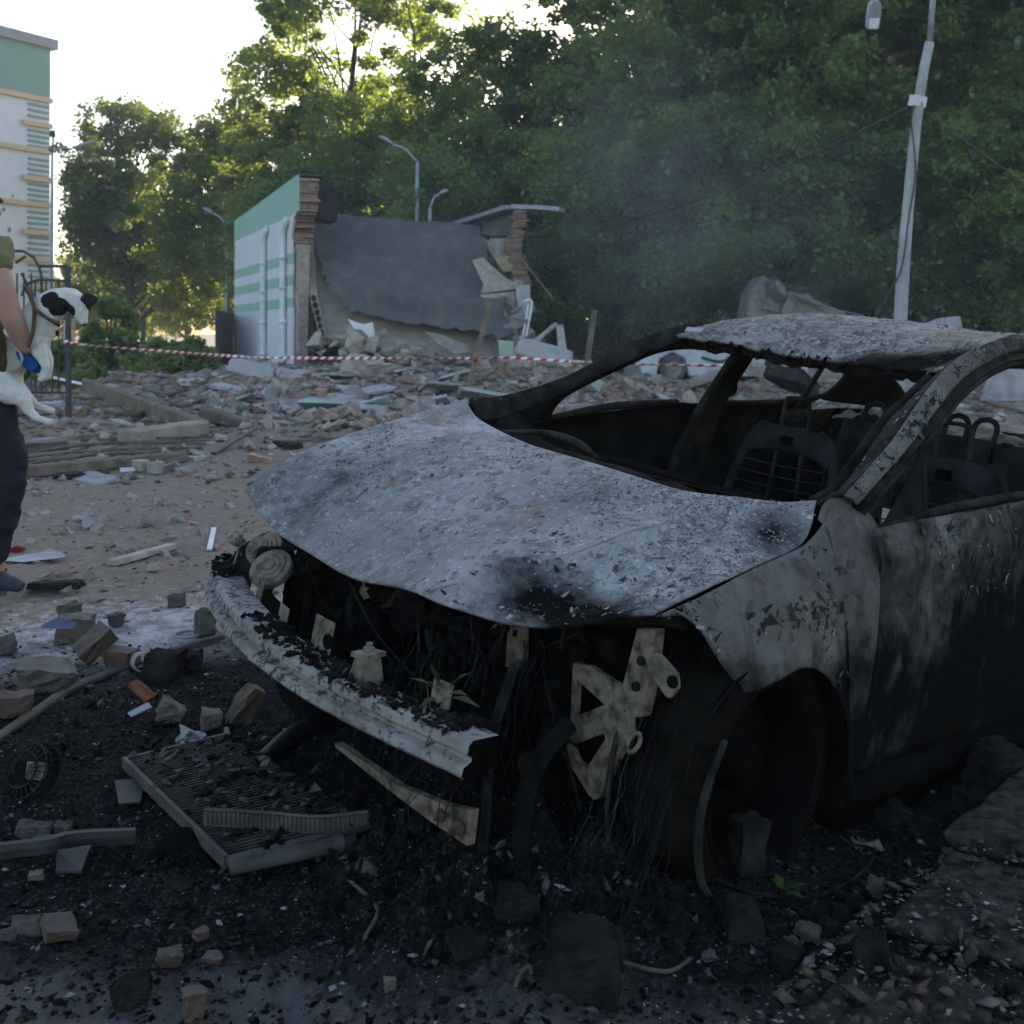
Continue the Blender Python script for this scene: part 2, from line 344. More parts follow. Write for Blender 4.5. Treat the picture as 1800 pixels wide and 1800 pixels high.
chip_cloud('rubble', 22000, heap, .05, .36, m_rubm, 8, .6, 2.4)
chip_cloud('rubble_dust_chips', 2200, strip(5, 12, 1.0), .008, .045, m_rubm, 9, .6, 4)
# ---------------------------------------------------------------- foliage
def leaf_mat(name, c1, c2, tr=.5):
    k = N(name); c = k.ramp(k.attr('tone'), [(0, c1), (1, c2)])
    k.t.nodes.remove(k.b); d = k.n('ShaderNodeBsdfDiffuse'); t = k.n('ShaderNodeBsdfTranslucent'); g = k.n('ShaderNodeBsdfGlossy'); g.inputs['Roughness'].default_value = .45
    k.lk(c, d.inputs[0]); k.lk(k.mix(.6, c, (.46, .54, .06)), t.inputs[0])
    m1 = k.n('ShaderNodeMixShader'); m1.inputs[0].default_value = tr; k.lk(d.outputs[0], m1.inputs[1]); k.lk(t.outputs[0], m1.inputs[2])
    m2 = k.n('ShaderNodeMixShader'); m2.inputs[0].default_value = .05; k.lk(m1.outputs[0], m2.inputs[1]); k.lk(g.outputs[0], m2.inputs[2])
    k.lk(m2.outputs[0], k.o.inputs[0]); return k.m
m_leaf = leaf_mat('green_leaves', (.032, .074, .026), (.098, .178, .054), .58)
m_leaf2 = leaf_mat('olive_leaves', (.040, .066, .022), (.095, .130, .038), .42)
m_leaf_shade = leaf_mat('shaded_leaves', (.028, .056, .026), (.068, .112, .044), .30)  # darkened leaf colour, low translucency: stands in for shade falling on these trees
m_bark = simple('bark', (.03, .025, .02), (.09, .075, .06), 4, .95, 18, .8, .02)
def leaves(centers, rad, per, size, g):          # leaf quads clustered on sprays
    n = len(centers)*per; C = np.repeat(centers, per, 0); rr = np.repeat(rad, per)
    d = g.normal(size=(n, 3)); d /= np.linalg.norm(d, axis=1)[:, None]; d[:, 2] *= .75
    P = C+d*(rr*g.random(n)**.42)[:, None]
    s = size*(.55+.8*g.random(n))
    nrm = g.normal(size=(n, 3))*.7+d*.5+np.array([0, 0, .75]); nrm /= np.linalg.norm(nrm, axis=1)[:, None]
    a = np.cross(nrm, g.normal(size=(n, 3))); a /= np.linalg.norm(a, axis=1)[:, None]; b = np.cross(nrm, a)
    q = np.stack([P-a*s[:, None]*.62, P+b*s[:, None]*.38, P+a*s[:, None]*.62-nrm*s[:, None]*.18, P-b*s[:, None]*.38], 1)
    t = np.clip(.5+.26*g.normal(size=n)+np.repeat(g.normal(size=len(centers))*.18, per), 0, 1)
    return q.reshape(-1, 3), np.arange(n*4).reshape(-1, 4), np.repeat(t, 4)
def crown_mesh(name, H, W, z0, nclump, per, size, seed, shape='oval', sparse_top=0):
    g = np.random.default_rng(seed); cs = []; rs = []
    lobes = [(g.normal()*.42*W*.5, g.normal()*.42*W*.5, z0+(H-z0)*u, W*.5*(.42+.25*g.random())) for u in np.linspace(.12, .92, 12)]
    while len(cs) < nclump:
        lx, ly, lz, lr = lobes[g.integers(len(lobes))]; d = g.normal(size=3); d /= np.linalg.norm(d); r = lr*(.35+.75*g.random()**.6)
        p = np.array([lx, ly, lz])+d*r*np.array([1, 1, .8]); u = (p[2]-z0)/(H-z0)
        if u < -.02 or u > 1.04: continue
        env = W*.5*(1.05*math.sqrt(max(.02, 1-(2*u-.85)**2/1.5)) if shape == 'oval' else (1.1 if u < .5 else 1.1*(1.5-u)))
        if math.hypot(p[0], p[1]) > env: continue
        if sparse_top and u > 1-sparse_top and g.random() < .38: continue
        cs.append(p); rs.append(.34+.5*g.random() if not (sparse_top and u > 1-sparse_top) else .26+.5*g.random())
    V, Q, t = leaves(np.array(cs), np.array(rs)*(W/7)**.5, per, size, g)
    me = fast_mesh(name, V, Q); fattr(me, 'tone', t); me['tips'] = 0; return me, np.array(cs)
def trunk_mesh(name, H, z0, cs, r0, seed):
    g = np.random.default_rng(seed); mb = MB(); top = H*.82; lean = g.normal(size=2)*.25
    ax = lambda z: Vector((lean[0]*(z/H)**2+.12*math.sin(z*.7+seed), lean[1]*(z/H)**2+.1*math.sin(z*.9+2*seed), z))
    mb.tube([ax(z) for z in np.linspace(-.2, top, 12)], [r0, r0*.8, r0*.5, r0*.12], 8)
    for i in g.choice(len(cs), min(60, len(cs)), replace=False):
        p = Vector(cs[i]); zb = max(z0*.7, min(p.z-.3*math.hypot(p.x, p.y)-.5-1.5*g.random(), top*(.55+.43*g.random()))); b_ = ax(zb); md_ = (b_+p)/2+Vector((0, 0, .25*(p-b_).length*.4))
        rr = r0*.33*(1-zb/H)+.02; mb.tube([b_, md_, p], [rr, rr*.55, .012], 5, k=7)
    return mb.mesh(name, True)
KINDS = {}
def tree_kind(key, H, W, z0, ncl, per, size, seed, **kw):
    cm, cs = crown_mesh(key+'_crown', H, W, z0, ncl, per, size, seed, **kw); KINDS[key] = (cm, trunk_mesh(key+'_trunk', H, z0, cs, .012*H+.06, seed))
def tree(key, name, px, Y, label, group, rz=0, sc=1, leafm=None, dx=0):
    cm, tm = KINDS[key]; X = (px-900)/F*Y+dx; r = E(name, (X, Y, -.05), rz); r.scale = (sc, sc, sc)
    T(r, label, 'tree', group); link('crown', cm, None, r); link('trunk', tm, None, r); return r
tree_kind('broad', 17, 9.5, 2.2, 350, 150, .165, 11, sparse_top=.38)
tree_kind('tall', 19, 8.5, 2.4, 350, 150, .165, 12, sparse_top=.38)
tree_kind('round', 12, 8.2, 2.0, 420, 130, .18, 13)
tree_kind('low', 9.5, 8, .8, 230, 150, .165, 14)
for key in KINDS:
    for me, m in zip(KINDS[key], (m_leaf_shade if key == 'round' else m_leaf, m_bark)): me.materials.append(m)
cm2 = KINDS['round'][0].copy(); cm2.materials.clear(); cm2.materials.append(m_leaf2); KINDS['olive'] = (cm2, KINDS['round'][1])
tree('round', 'tree', 225, 56, 'round dark green tree standing alone against the sky beside the white building', None, .4, 1.04)
tree('olive', 'tree', 405, 51, 'olive green tree between the lone round tree and the ruined building', None, 2.2, .93)
tree('olive', 'tree', 505, 47, 'olive tree close behind the green striped wall of the ruin', None, 1.1, .86)
tree('olive', 'tree', 240, 75, 'small pale sunlit tree far behind the iron gate under the round tree', None, 3.1, .42)
G2 = 'trees in the row behind the ruin and the wrecks'
tree('broad', 'tree', 620, 44, 'tallest sunlit tree with sparse yellow green top above the ruined building', None, .2, 1.03)
tree('broad', 'tree', 740, 41, 'tall leafy tree right above the hanging grey roof of the ruin', None, 2.4, .88)
for px, Y, key, rz, sc, lb in ((925, 41, 'round', .5, 1.0, 'lower tree with flat top beneath the bright gap in the sky'), (1075, 39, 'tall', 1.3, .88, 'tall tree just right of the bright sky gap'),
        (1190, 37, 'broad', 2.9, .95, 'tree behind the rising smoke'), (1330, 36, 'tall', .1, .95, 'tall dark tree left of the hanging street lamp head'), (1470, 35, 'broad', 1.9, 1.0, 'tall dark tree behind the hanging street lamp head'),
        (1610, 36, 'tall', 4.0, 1.0, 'tall dark tree behind the leaning grey pole'), (1740, 34, 'broad', 5.0, 1.0, 'tall dark tree right of the leaning grey pole'), (1880, 33, 'tall', 3.3, 1.0, 'tall dark tree at the right edge'), (2080, 33, 'broad', 2.3, 1.0, 'tall dark tree partly beyond the right edge')):
    tree(key, 'tree', px, Y, lb, G2, rz, sc)
for px, Y, rz, sc, lb in ((560, 40, 0, .8, 'low bushy tree right behind the green parapet of the ruin'), (820, 37, 1, .86, 'low bushy tree behind the thin metal roof edge of the ruin'), (960, 36, 2, .84, 'low bushy tree right of the ruin'), (1090, 34, 4, .82, 'low bushy tree behind the second wooden stake'), (1240, 33.5, 3, .9, 'low bushy tree behind the upturned silver car'),
        (1390, 32.5, 5, .82, 'low bushy tree behind the upturned grey wreck'), (1530, 32.5, 2.5, .86, 'low bushy tree left of the foot of the leaning pole'), (1690, 31, 1.5, .80, 'low bushy tree right of the foot of the leaning pole'), (1850, 30, 3.5, .8, 'low bushy tree at the right edge')):
    tree('low', 'bushy_tree', px, Y, lb, 'low bushy trees under the tall row', rz, sc)
for px, Y, rz, sc, lb in ((1015, 47, 1, .8, 'low far tree filling the gap right of the ruin'), (690, 48, 2, .8, 'low far tree behind the hanging roof of the ruin'), (860, 48, 3, .8, 'low far tree behind the right stub of the ruin')): tree('low', 'bushy_tree', px, Y, lb, None, rz, sc)
for px, Y, rz, sc, lb in ((120, 72, 1, .5, 'pale green far tree in the gap below the white building'), (185, 80, 2, .62, 'pale far tree just right of the dog head'), (262, 78, 4, .62, 'pale far tree under the right side of the lone round tree'), (330, 70, 3, .6, 'far tree low between the round tree and the brown fence'), (60, 85, 5, .5, 'far tree behind the arch of the iron gate'), (400, 72, 3.5, .6, 'far tree hidden low behind the brown fence'), (-60, 80, 5, .6, 'far tree at the left edge behind the person')): tree('olive', 'tree', px, Y, lb, None, rz, sc)
# tall bare twigs with tufts above the olive tree
mt = MB(); g = np.random.default_rng(5); tufts = []
for px, py in ((440, 95), (420, 150), (515, 150), (410, 130), (432, 170)):
    p = at(px, py, 50); tufts.append(p); mt.tube([at(428 if px < 480 else 512, 300, 50), (at(px, 230, 50)+p)/2, p], [.07, .04, .02], 5, k=6)
r = E('spindly_tree', at(440, 640, 50)); T(r, 'spindly tree top with ragged tufts sticking up above the olive tree', 'tree')
me = mt.mesh('twigs', True); me.materials.append(m_bark); o = link('trunk', me, None, r); o.location = -r.location
Vv, Qv, tt = leaves(np.array([tuple(p) for p in tufts]), np.array([.45, .75, .55, .6, .75]), 130, .2, g)
me = fast_mesh('tufts', Vv, Qv); fattr(me, 'tone', tt); o = link('crown', me, m_leaf2, r); o.location = -r.location
# bushes
def bush(px, pyb, Y, wd, ht, label, m=m_leaf, n=30, name='bush', cone=False, seed=0, size=.11):
    g = np.random.default_rng(seed+31); r = E(name, ((px-900)/F*Y, Y, max(0, at(px, pyb, Y).z-.05)))
    cs = [];
    for _ in range(n):
        z = g.random()*ht; k = (1-z/ht*.85) if cone else math.sqrt(max(.05, 1-(z/ht)**2)); a_ = g.random()*6.28; q = g.random()**.5*wd/2*k; cs.append((q*math.cos(a_), q*math.sin(a_), z))
    Vv, Qv, tt = leaves(np.array(cs), np.full(n, .24 if not cone else .16), 90, size, g); me = fast_mesh('foliage', Vv, Qv); fattr(me, 'tone', tt)
    link('foliage', me, m, r); st = MB()
    for i in range(0, n, 4): st.tube([(0, 0, -.05), Vector(cs[i])*.5+Vector((0, 0, .1)), cs[i]], [.03, .01], 4, k=5)
    st.build('stem', m_bark, r); T(r, label, 'shrub'); return r
bush(1010, 668, 40, 6, 3.4, 'wide dark bush filling the gap right of the ruin behind the second stake', n=240, seed=9)
bush(1130, 668, 40, 5, 3.0, 'wide dark bush behind the silver car', n=180, seed=10)
bush(290, 668, 26, 1.9, .9, 'dark low bush left of the ruined wall under the barrier tape', n=45, seed=1)
bush(345, 672, 25.5, 1.8, .95, 'dark reddish bush at the foot of the brown fence', m_leaf2, 42, seed=2)
bush(160, 660, 27, .9, 1.3, 'small dark cone shaped conifer behind the iron gate post', n=60, name='conifer', cone=True, seed=3, size=.07)
bush(195, 640, 27.5, 1.6, 1.6, 'dark rounded bush right behind the small conifer', n=50, seed=4)
bush(105, 668, 24, 1.5, .8, 'olive low bush behind the dog', m_leaf2, 34, seed=5)
bush(150, 690, 23, 1.3, .5, 'low spreading bush behind the gate post in front of the conifer', m_leaf2, 26, seed=6)
# ---------------------------------------------------------------- apartment block behind the trees
m_brk = N('brown_brick'); bt = m_brk.n('ShaderNodeTexBrick'); m_brk.lk(m_brk.co, bt.inputs[0]); bt.inputs['Scale'].default_value = 3.2
mp = m_brk.n('ShaderNodeMapping'); m_brk.lk(m_brk.co, mp.inputs[0]); mp.inputs['Rotation'].default_value = (R(90), 0, 0); m_brk.lk(mp.outputs[0], bt.inputs[0])
for i, c in ((1, (.20, .125, .09)), (2, (.15, .09, .068)), (3, (.2, .18, .16))): bt.inputs[i].default_value = (*c, 1)
m_brk = m_brk.done(bt.outputs[0], .9)
m_win = simple('dark_glass', (.02, .024, .03), (.05, .06, .07), 2, .15, spec=.5); m_white = simple('white_paint', (.55, .56, .58), (.68, .69, .7), 3, .7)
ap = E('apartment_building', (0, 48, 0)); T(ap, 'brown brick apartment block half hidden behind the tall trees', 'building')
x0, x1 = 6.5, 50
MB().box(((x0+x1)/2, 6, 9.3), (x1-x0, 12, 18.6)).build('wall', m_brk, ap); MB().box(((x0+x1)/2, 6, 18.75), (x1-x0+.6, 12.6, .3)).build('roof', m_conc, ap)
win0 = None
for fl in range(5):
    for i in range(14):
        X = x0+1.7+i*2.9; Z = 1.5+fl*3.0
        if win0 is None:
            win0 = MB().box((0, -.02, 0), (1.3, .06, 1.45)).build('window', m_win, ap); fr = MB()
            for q in (-.66, 0, .66): fr.box((q, -.07, 0), (.08, .08, 1.5))
            fr.box((0, -.072, .74), (1.4, .08, .08)).box((0, -.072, -.74), (1.5, .14, .08)); fr.build('frame', m_white, win0); c = win0
        else: c = copy_tree(win0, ap)
        c.location = (X, -.02, Z+.6)
# ---------------------------------------------------------------- white and green building at the left
P0 = at(88, YH, 63); P1d = Vector((-1.6, -2.7, 0)).normalized(); L = 26
wb = E('tall_building', (P0.x, P0.y, 0), math.atan2(P1d.y, P1d.x)); T(wb, 'tall white building with green top and ochre bands at the left edge', 'building')
m_wall = simple('white_render', (.50, .52, .58), (.56, .58, .64), 2, .9, 12, .1); m_teal = simple('teal_paint', (.12, .245, .225), (.135, .265, .245), 2, .85, 12, .1)
m_ochre = simple('ochre_paint', (.44, .34, .22), (.50, .39, .27), 2, .9, 12, .1); m_roofg = simple('grey_flashing', (.16, .18, .22), (.22, .24, .28), 2, .6)
HT = 17.4; zs = lambda py: CAMZ-(py-YH)/F*63
MB().box((L/2, -8, (zs(178))/2), (L, 16, zs(178))).build('wall', m_wall, wb)          # local +X runs along the face towards the camera, +Y is outwards
MB().box((L/2, -8, (HT-.25+zs(172))/2), (L+.02, 16.04, HT-.25-zs(172))).build('top_wall', m_teal, wb)
MB().box((L/2-.1, -8, HT), (L+.5, 16.5, .55)).build('roof_edge', m_roofg, wb)
for py, wd in ((178, L), (223, 1.85), (268, L), (318, 1.85), (362, L), (411, 1.85), (457, L), (505, 1.85), (552, L)):
    MB().box((wd/2-.05, .09, zs(py)), (wd, .22, .27)).build('band', m_ochre, wb)
lv = [zs(q) for a_, b_ in ((190, 220), (235, 262), (284, 312), (328, 356), (376, 405), (420, 450), (468, 498), (512, 545)) for q in np.linspace(a_, b_, 4)]
for z in lv[:]: MB().box((.76, .03, z), (1.32, .08, .13)).build('stripe', m_teal, wb)
for x, z, s in ((2.55, zs(410), .09), (2.9, zs(377), .07), (2.35, zs(352), .05)):
    MB().hull([(x+s*math.cos(a_)*random.uniform(.8, 1.5), .012*j, z+1.5*s*math.sin(a_)*random.uniform(.8, 1.4)) for a_ in np.linspace(0, 6, 8) for j in (0, 1)]).build('shrapnel_hole', m_win, wb)
# ---------------------------------------------------------------- lamps, pole, cable
m_steel = simple('galvanised_steel', (.22, .24, .27), (.34, .36, .39), 5, .55, 30, .1, metal=.3); m_dkmetal = simple('dark_painted_metal', (.03, .035, .04), (.06, .065, .07), 6, .6)
m_poleconc = simple('grey_pole', (.25, .26, .27), (.38, .385, .39), 3, .85, 14, .5, .01)
def lamp_head(mb, p, d, L=.7, wd=.26):
    p = Vector(p); d = Vector(d).normalized(); s = d.cross(Vector((0, 0, 1))).normalized(); u = s.cross(d)
    G = [[p+d*L*t+s*wd*.5*k*w_+u*(.09*h*w_) for k, h in ((-1, 0), (-.6, 1), (.6, 1), (1, 0), (.5, -.5), (-.5, -.5), (-1, 0))] for t, w_ in ((0, .3), (.12, .7), (.4, 1), (.8, .9), (1, .35))]
    mb.grid(np.array([[tuple(q) for q in r_] for r_ in G]))
def lamp(px, pyb, Y, top, arm, tip, label, r0=.09, name='street_lamp', zb=None):
    o = E(name, (0, 0, 0)); b_ = at(px, pyb, Y); b_.z = zb if zb is not None else -.1; t_ = at(*top, Y); o.location = b_
    a_ = at(*arm, Y); e_ = at(*tip, Y)
    p = MB().tube([b_-b_, t_-b_], [r0, r0*.6], 10).build('pole', m_steel, o, True)
    MB().tube([t_-b_, (a_-b_)*.5+(t_-b_)*.5+Vector((0, 0, .12)), a_-b_], r0*.45, 8, k=8).build('arm', m_steel, o, True)
    mb = MB(); lamp_head(mb, a_-b_, e_-a_, (e_-a_).length); mb.build('lamp_head', m_steel, o, True); T(o, label, 'street lamp'); return o
lamp(730, 660, 34, (734, 285), (690, 254), (666, 240), 'grey street lamp on a tall pole behind the hanging roof slab')
lamp(752, 660, 33.6, (756, 365), (772, 342), (789, 335), 'shorter grey street lamp right beside the tall lamp behind the ruin')
lamp(398, 660, 40, (400, 400), (375, 376), (357, 366), 'street lamp with only its head clear left of the green parapet')
lf = lamp(90, 700, 46, (92, 268), (125, 262), (165, 250), 'dark green pole with floodlight box and arm lamp beside the tall white building', .10)
q = at(94, 235, 46)-lf.location; MB().tube([at(92, 268, 46)-lf.location, q], .05, 6).build('extension', m_dkmetal, lf); MB().box(q, (.24, .3, .26), (.3, 0, .1)).build('floodlight', m_dkmetal, lf)
YP = 17.0
pl = E('utility_pole', at(1574, 640, YP)); b_ = pl.location.copy(); b_.z = -.1; pl.location = b_
P = [at(1574, 640, YP)-b_, at(1590, 440, YP)-b_, at(1615, 180, YP)-b_, at(1634, 75, YP)-b_, at(1640, -5, YP)-b_, at(1650, -190, YP)-b_]; P[0].z = 0
MB().tube(P[:4], [.105, .10, .08, .07], 14, k=14).build('pole', m_poleconc, pl, True); MB().tube(P[3:], [.045, .04], 10).build('mast', m_steel, pl, True)
MB().box(at(1613, 178, YP)-b_, (.2, .16, .16), (.2, .1, .4)).build('insulator', m_white, pl); MB().tube([at(x_, y_, YP-.1)-b_ for x_, y_ in ((1608, 185), (1602, 215), (1610, 300), (1598, 380), (1585, 470), (1560, 520), (1535, 560))], .012, 5, k=30).build('hanging_wire', m_dkmetal, pl)
MB().tube([P[5], at(1600, -170, YP)-b_, at(1548, -60, YP)-b_, at(1535, 8, YP-.1)-b_], .03, 8, k=12).build('arm', m_steel, pl, True)
hd = MB(); hp = [(-.09, 0), (-.1, -.12), (-.095, -.34), (-.07, -.37), (.07, -.37), (.095, -.34), (.1, -.12), (.09, 0), (.04, .05), (-.04, .05)]
o_ = at(1535, 12, YP-.1)-b_; hd.poly([o_+Vector((x_, -.12-z_*.35, z_*.95)) for x_, z_ in hp], (0, .1, .06)); bevel(hd.build('lamp_head', m_steel, pl), .02)
hd = MB().poly([o_+Vector((x_, -.135-z_*.35, z_*.95)) for x_, z_ in ((-.08, -.2), (-.065, -.35), (.065, -.35), (.08, -.2))], (0, .012, .004)); hd.build('lamp_glass', m_white, pl)
T(pl, 'leaning grey street light pole with its lamp head hanging into the top of the picture', 'pole')
cb = MB(); A_ = at(1608, 182, YP); B_ = at(905, 408, 29.5); cb.tube([A_.lerp(B_, t)+Vector((0, 0, -1.1*4*t*(1-t)*.5)) for t in np.linspace(0, 1, 24)], .014, 5)
o = cb.build('overhead_cable', m_dkmetal); T(o, 'thin dark cable sagging from the leaning pole down to the ruin', 'cable')
cb = MB(); B_ = at(2100, 480, 30); cb.tube([A_.lerp(B_, t)+Vector((0, 0, -1.2*t*(1-t))) for t in np.linspace(0, 1, 14)], .012, 5); T(cb.build('overhead_cable', m_dkmetal), 'thin dark cable running right from the leaning pole into the trees', 'cable')
# ---------------------------------------------------------------- ruined building
m_brick = simple('red_brick', (.19, .115, .09), (.30, .21, .17), 7, .95, 40, .7, .01, vary=.3, dust=(.30, .27, .25))
m_brick2 = simple('pale_brick', (.22, .18, .15), (.36, .31, .27), 7, .95, 40, .7, .01, vary=.25, dust=(.32, .31, .30))
m_plaster = simple('broken_plaster', (.15, .14, .13), (.30, .285, .27), 4, .95, 30, .6, .01, vary=.2)
m_slab = simple('dusty_concrete', (.20, .17, .14), (.32, .275, .23), 3, .95, 25, .6, .01)
kf = N('stained_roofing_felt'); mpf = kf.n('ShaderNodeMapping'); kf.lk(kf.co, mpf.inputs[0]); mpf.inputs['Scale'].default_value = (1, 1, .3); sn = kf.noise(2.2, 7, .65, .5, mpf.outputs[0]); fine = kf.noise(30, 6, .7)
cf = kf.mix(kf.noise(1.3, 6), (.070, .071, .076), (.118, .115, .115)); cf = kf.mix(kf.ramp(sn, [(.50, 0), (.68, .75)]), cf, (.17, .15, .13)); cf = kf.mix(kf.ramp(kf.noise(3.1, 7, .7), [(.60, 0), (.70, .7)]), cf, (.20, .165, .135)); cf = kf.mix(kf.ramp(fine, [(.52, 0), (.7, .4)]), cf, (.14, .135, .13)); m_feltd = kf.done(cf, .9, fine, .7, .03, .12)
m_felt = simple('grey_roofing_felt', (.060, .062, .068), (.105, .103, .104), 1.6, .9, 5, .6, .04)
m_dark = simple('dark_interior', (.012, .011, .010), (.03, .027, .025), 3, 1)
k = N('striped_render'); sx = k.n('ShaderNodeSeparateXYZ'); k.lk(k.co, sx.inputs[0]); z = sx.outputs[2]
nz = k.noise(1.5, 6); grn = k.mix(nz, (.24, .40, .33), (.30, .46, .39)); gry = k.mix(nz, (.52, .53, .57), (.62, .63, .67))
st = None
for lo, hi in ((1.86, 2.12), (2.44, 2.72), (3.0, 3.28), (4.25, 9)):
    q = k.math('MULTIPLY', k.math('GREATER_THAN', z, lo), k.math('LESS_THAN', z, hi)); st = q if st is None else k.math('ADD', st, q)
c = k.mix(st, gry, grn); dr = k.ramp(k.noise(5, 7, .6), [(.62, 0), (.75, .5)]); m_strip = k.done(k.mix(dr, c, (.25, .22, .2)), .9, k.noise(25, 4), .15)
rb = E('ruined_building', (-5.66, 29, 0)); T(rb, 'half collapsed low building with green and white striped wall and torn brick edges', 'building')
A = Vector((-5.66, 29, 0)); Bv = Vector((-9.3, 37.6, 0)); d_ = (Bv-A).normalized(); L = (Bv-A).length; n_ = Vector((d_.y, -d_.x, 0)); 
if n_.x > 0: n_ = -n_                      # n_ points outwards (left)
# wall outline in (along, z): ragged broken edge on the near side
wall = [(0, -.3), (.12, .8), (.05, 1.5), (.2, 2.2), (.1, 3.0), (.25, 3.7), (-.05, 4.15), (-.55, 4.3), (-.52, 5.22), (L, 4.95), (L, -.3)]
MB().poly([d_*a_+Vector((0, 0, z_)) for a_, z_ in wall], -n_*.06).build('wall', m_strip, rb)
bw = MB(); g = np.random.default_rng(3)
for i in range(70):                        # torn brick courses behind the plaster
    z_ = -.2+i*.077; e_ = np.interp(z_, [0, 3.6, 4.1, 4.3, 5.3], [.1, .2, 0, -.5, -.5])+g.uniform(-.13, .10)
    if z_ > 5.12: break
    for j in range(2):
        p = d_*(e_+.02+1.2)-n_*(.06+.13+j*.255)+Vector((0, 0, z_)); bw.box(p, (2.4+g.uniform(-.12, .12), .25, .068), Matrix.Rotation(math.atan2(d_.y, d_.x), 3, 'Z'), 0)
bw.build('brick_edge', m_brick, rb)
MB().box(d_*.25-n_*.24+Vector((0, 0, 1.75)), (.7, .28, 3.5), Matrix.Rotation(math.atan2(d_.y, d_.x), 3, 'Z'), jit=.06).build('pier', m_brick2, rb)
MB().box(d_*(L/2-.2)-n_*.4+Vector((0, 0, 5.1)), (L+.5, .7, .05), Matrix.Rotation(math.atan2(d_.y, d_.x), 3, 'Z')@Matrix.Rotation(.03, 3, 'Y')).build('roof_trim', m_dkmetal, rb)
MB().box(d_*-.1-n_*.75+Vector((0, 0, 4.6)), (.9, .5, .9), Matrix.Rotation(math.atan2(d_.y, d_.x), 3, 'Z'), jit=.1).build('dark_core', m_dark, rb)  # near-black block behind the torn wall edge
def pipe(a0, zt, lab=None):
    mb = MB(); o3 = n_*.1; mb.tube([d_*a0+o3+Vector((0, 0, -.1)), d_*a0+o3+Vector((0, 0, zt-.55)), d_*(a0-.05)+o3+Vector((0, 0, zt-.3)), d_*(a0-.4)+o3*.6+Vector((0, 0, zt))], .085, 10, k=20)
    for z_ in (.6, 1.5, 2.4, 3.2): mb.lathe([(.086, -.05), (.105, -.05), (.105, .05), (.086, .05)], 12, Matrix.Translation(d_*a0+o3+Vector((0, 0, z_))))
    return mb.build('drainpipe', m_white, rb, True)
pipe(.8, 4.2); pipe(3.6, 4.2)
def rel(o): return o
def px_poly(name, m, pts, Y, th, parent=rb, dY=None, jit=0):     # broken slab of real thickness; dY: depth per point
    P = [at(x_, y_, Y+(dY[i] if dY else 0)) for i, (x_, y_) in enumerate(pts)]; return MB().poly([p-parent.location if parent else p for p in P], (0, th, 0)).build(name, m, parent)
# dark back room, back wall, right hand stub with parapet
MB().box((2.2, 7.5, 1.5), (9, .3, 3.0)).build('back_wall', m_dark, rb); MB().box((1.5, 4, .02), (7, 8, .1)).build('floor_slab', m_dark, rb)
C0 = at(912, 410, 29.5)-rb.location; g = np.random.default_rng(9); bw = MB()
for i in range(58):
    z_ = .1+i*.077
    if z_ > 4.35: break
    wob_ = .14*math.sin(z_*3.1)+g.uniform(-.09, .09)
    for j in range(3): bw.box((C0.x+wob_*.8-.02, .1+j*.255, z_), (.36+g.uniform(-.05, .1), .25, .068), jit=.012)
bw.build('brick_stub', m_brick, rb)
px_poly('parapet', m_felt, [(778, 408), (905, 372), (903, 412), (870, 415)], 29.7, .25, dY=[5, 0, 0, .6])
pts = [at(775, 405, 35), at(903, 364.5, 29.4), at(950, 366, 29.2), at(988, 369, 29.0)]; mb = MB()
for i in range(3): mb.bar(pts[i]-rb.location, pts[i+1]-rb.location, .5, .11)
mb.build('roof_trim', m_steel, rb)
px_poly('rubble_stack', m_plaster, [(852, 422), (900, 418), (904, 450), (868, 454), (860, 440)], 29.1, .5)
px_poly('rubble_stack', simple('yellow_insulation', (.22, .19, .11), (.32, .28, .17), 5), [(868, 452), (902, 450), (902, 476), (884, 478)], 29.0, .4)
px_poly('wall_fragment', m_brick2, [(830, 458), (848, 452), (890, 490), (912, 498), (906, 508), (845, 516), (850, 500)], 28.6, .22, dY=[.2, .2, 0, 0, 0, 0, 0])
px_poly('wall_fragment', m_brick2, [(842, 518), (905, 512), (908, 560), (925, 610), (918, 615), (890, 576), (872, 560), (860, 535)], 28.5, .25)
px_poly('wall_fragment', m_felt, [(822, 416), (850, 414), (860, 470), (905, 560), (895, 570), (850, 490), (828, 455)], 28.8, .2)
px_poly('wall_fragment', m_brick2, [(905, 490), (920, 495), (930, 560), (925, 612), (912, 590)], 28.9, .3)
# fallen hollow core roof slab with felt
sl_ = E('fallen_roof_slab', at(700, 520, 29)); T(sl_, 'hollow core concrete roof slab hanging down under dark grey roofing felt', 'slab')
o3 = sl_.location
TL, TR, BR, BL = at(536, 380, 32), at(846, 408, 32), at(912, 655, 27.3), at(563, 592, 27.9)
def blr(u, v, off=0):
    p = (TL*(1-u)+TR*u)*(1-v)+(BL*(1-u)+BR*u)*v; nn = ((TR-TL).cross(BL-TL)).normalized(); nn = nn if nn.y < 0 else -nn
    return p+nn*off
G = np.array([[tuple(blr(u, v, .0)-o3) for u in np.linspace(0, 1, 30)] for v in np.linspace(0, 1, 24)])
so_ = MB().grid(wob(G, .03, 1.2, 2)).build('concrete_slab', m_slab, sl_); solid(so_, .22, 1 if so_.data.polygons[0].normal.y > 0 else -1)
for x_, y_ in ((550, 524), (553, 536), (556, 549), (559, 560.5), (562, 573), (565, 585)):
    c_ = at(x_, y_, 28.35-.0125*(y_-524)); MB().lathe([(0, 0), (.062, 0), (.062, .2)], 12, Matrix.Translation(c_-o3) @ Matrix.Diagonal((.8, 1, 1.25, 1)) @ Matrix.Rotation(R(-90), 4, 'X')).build('core_hole', m_dark, sl_)
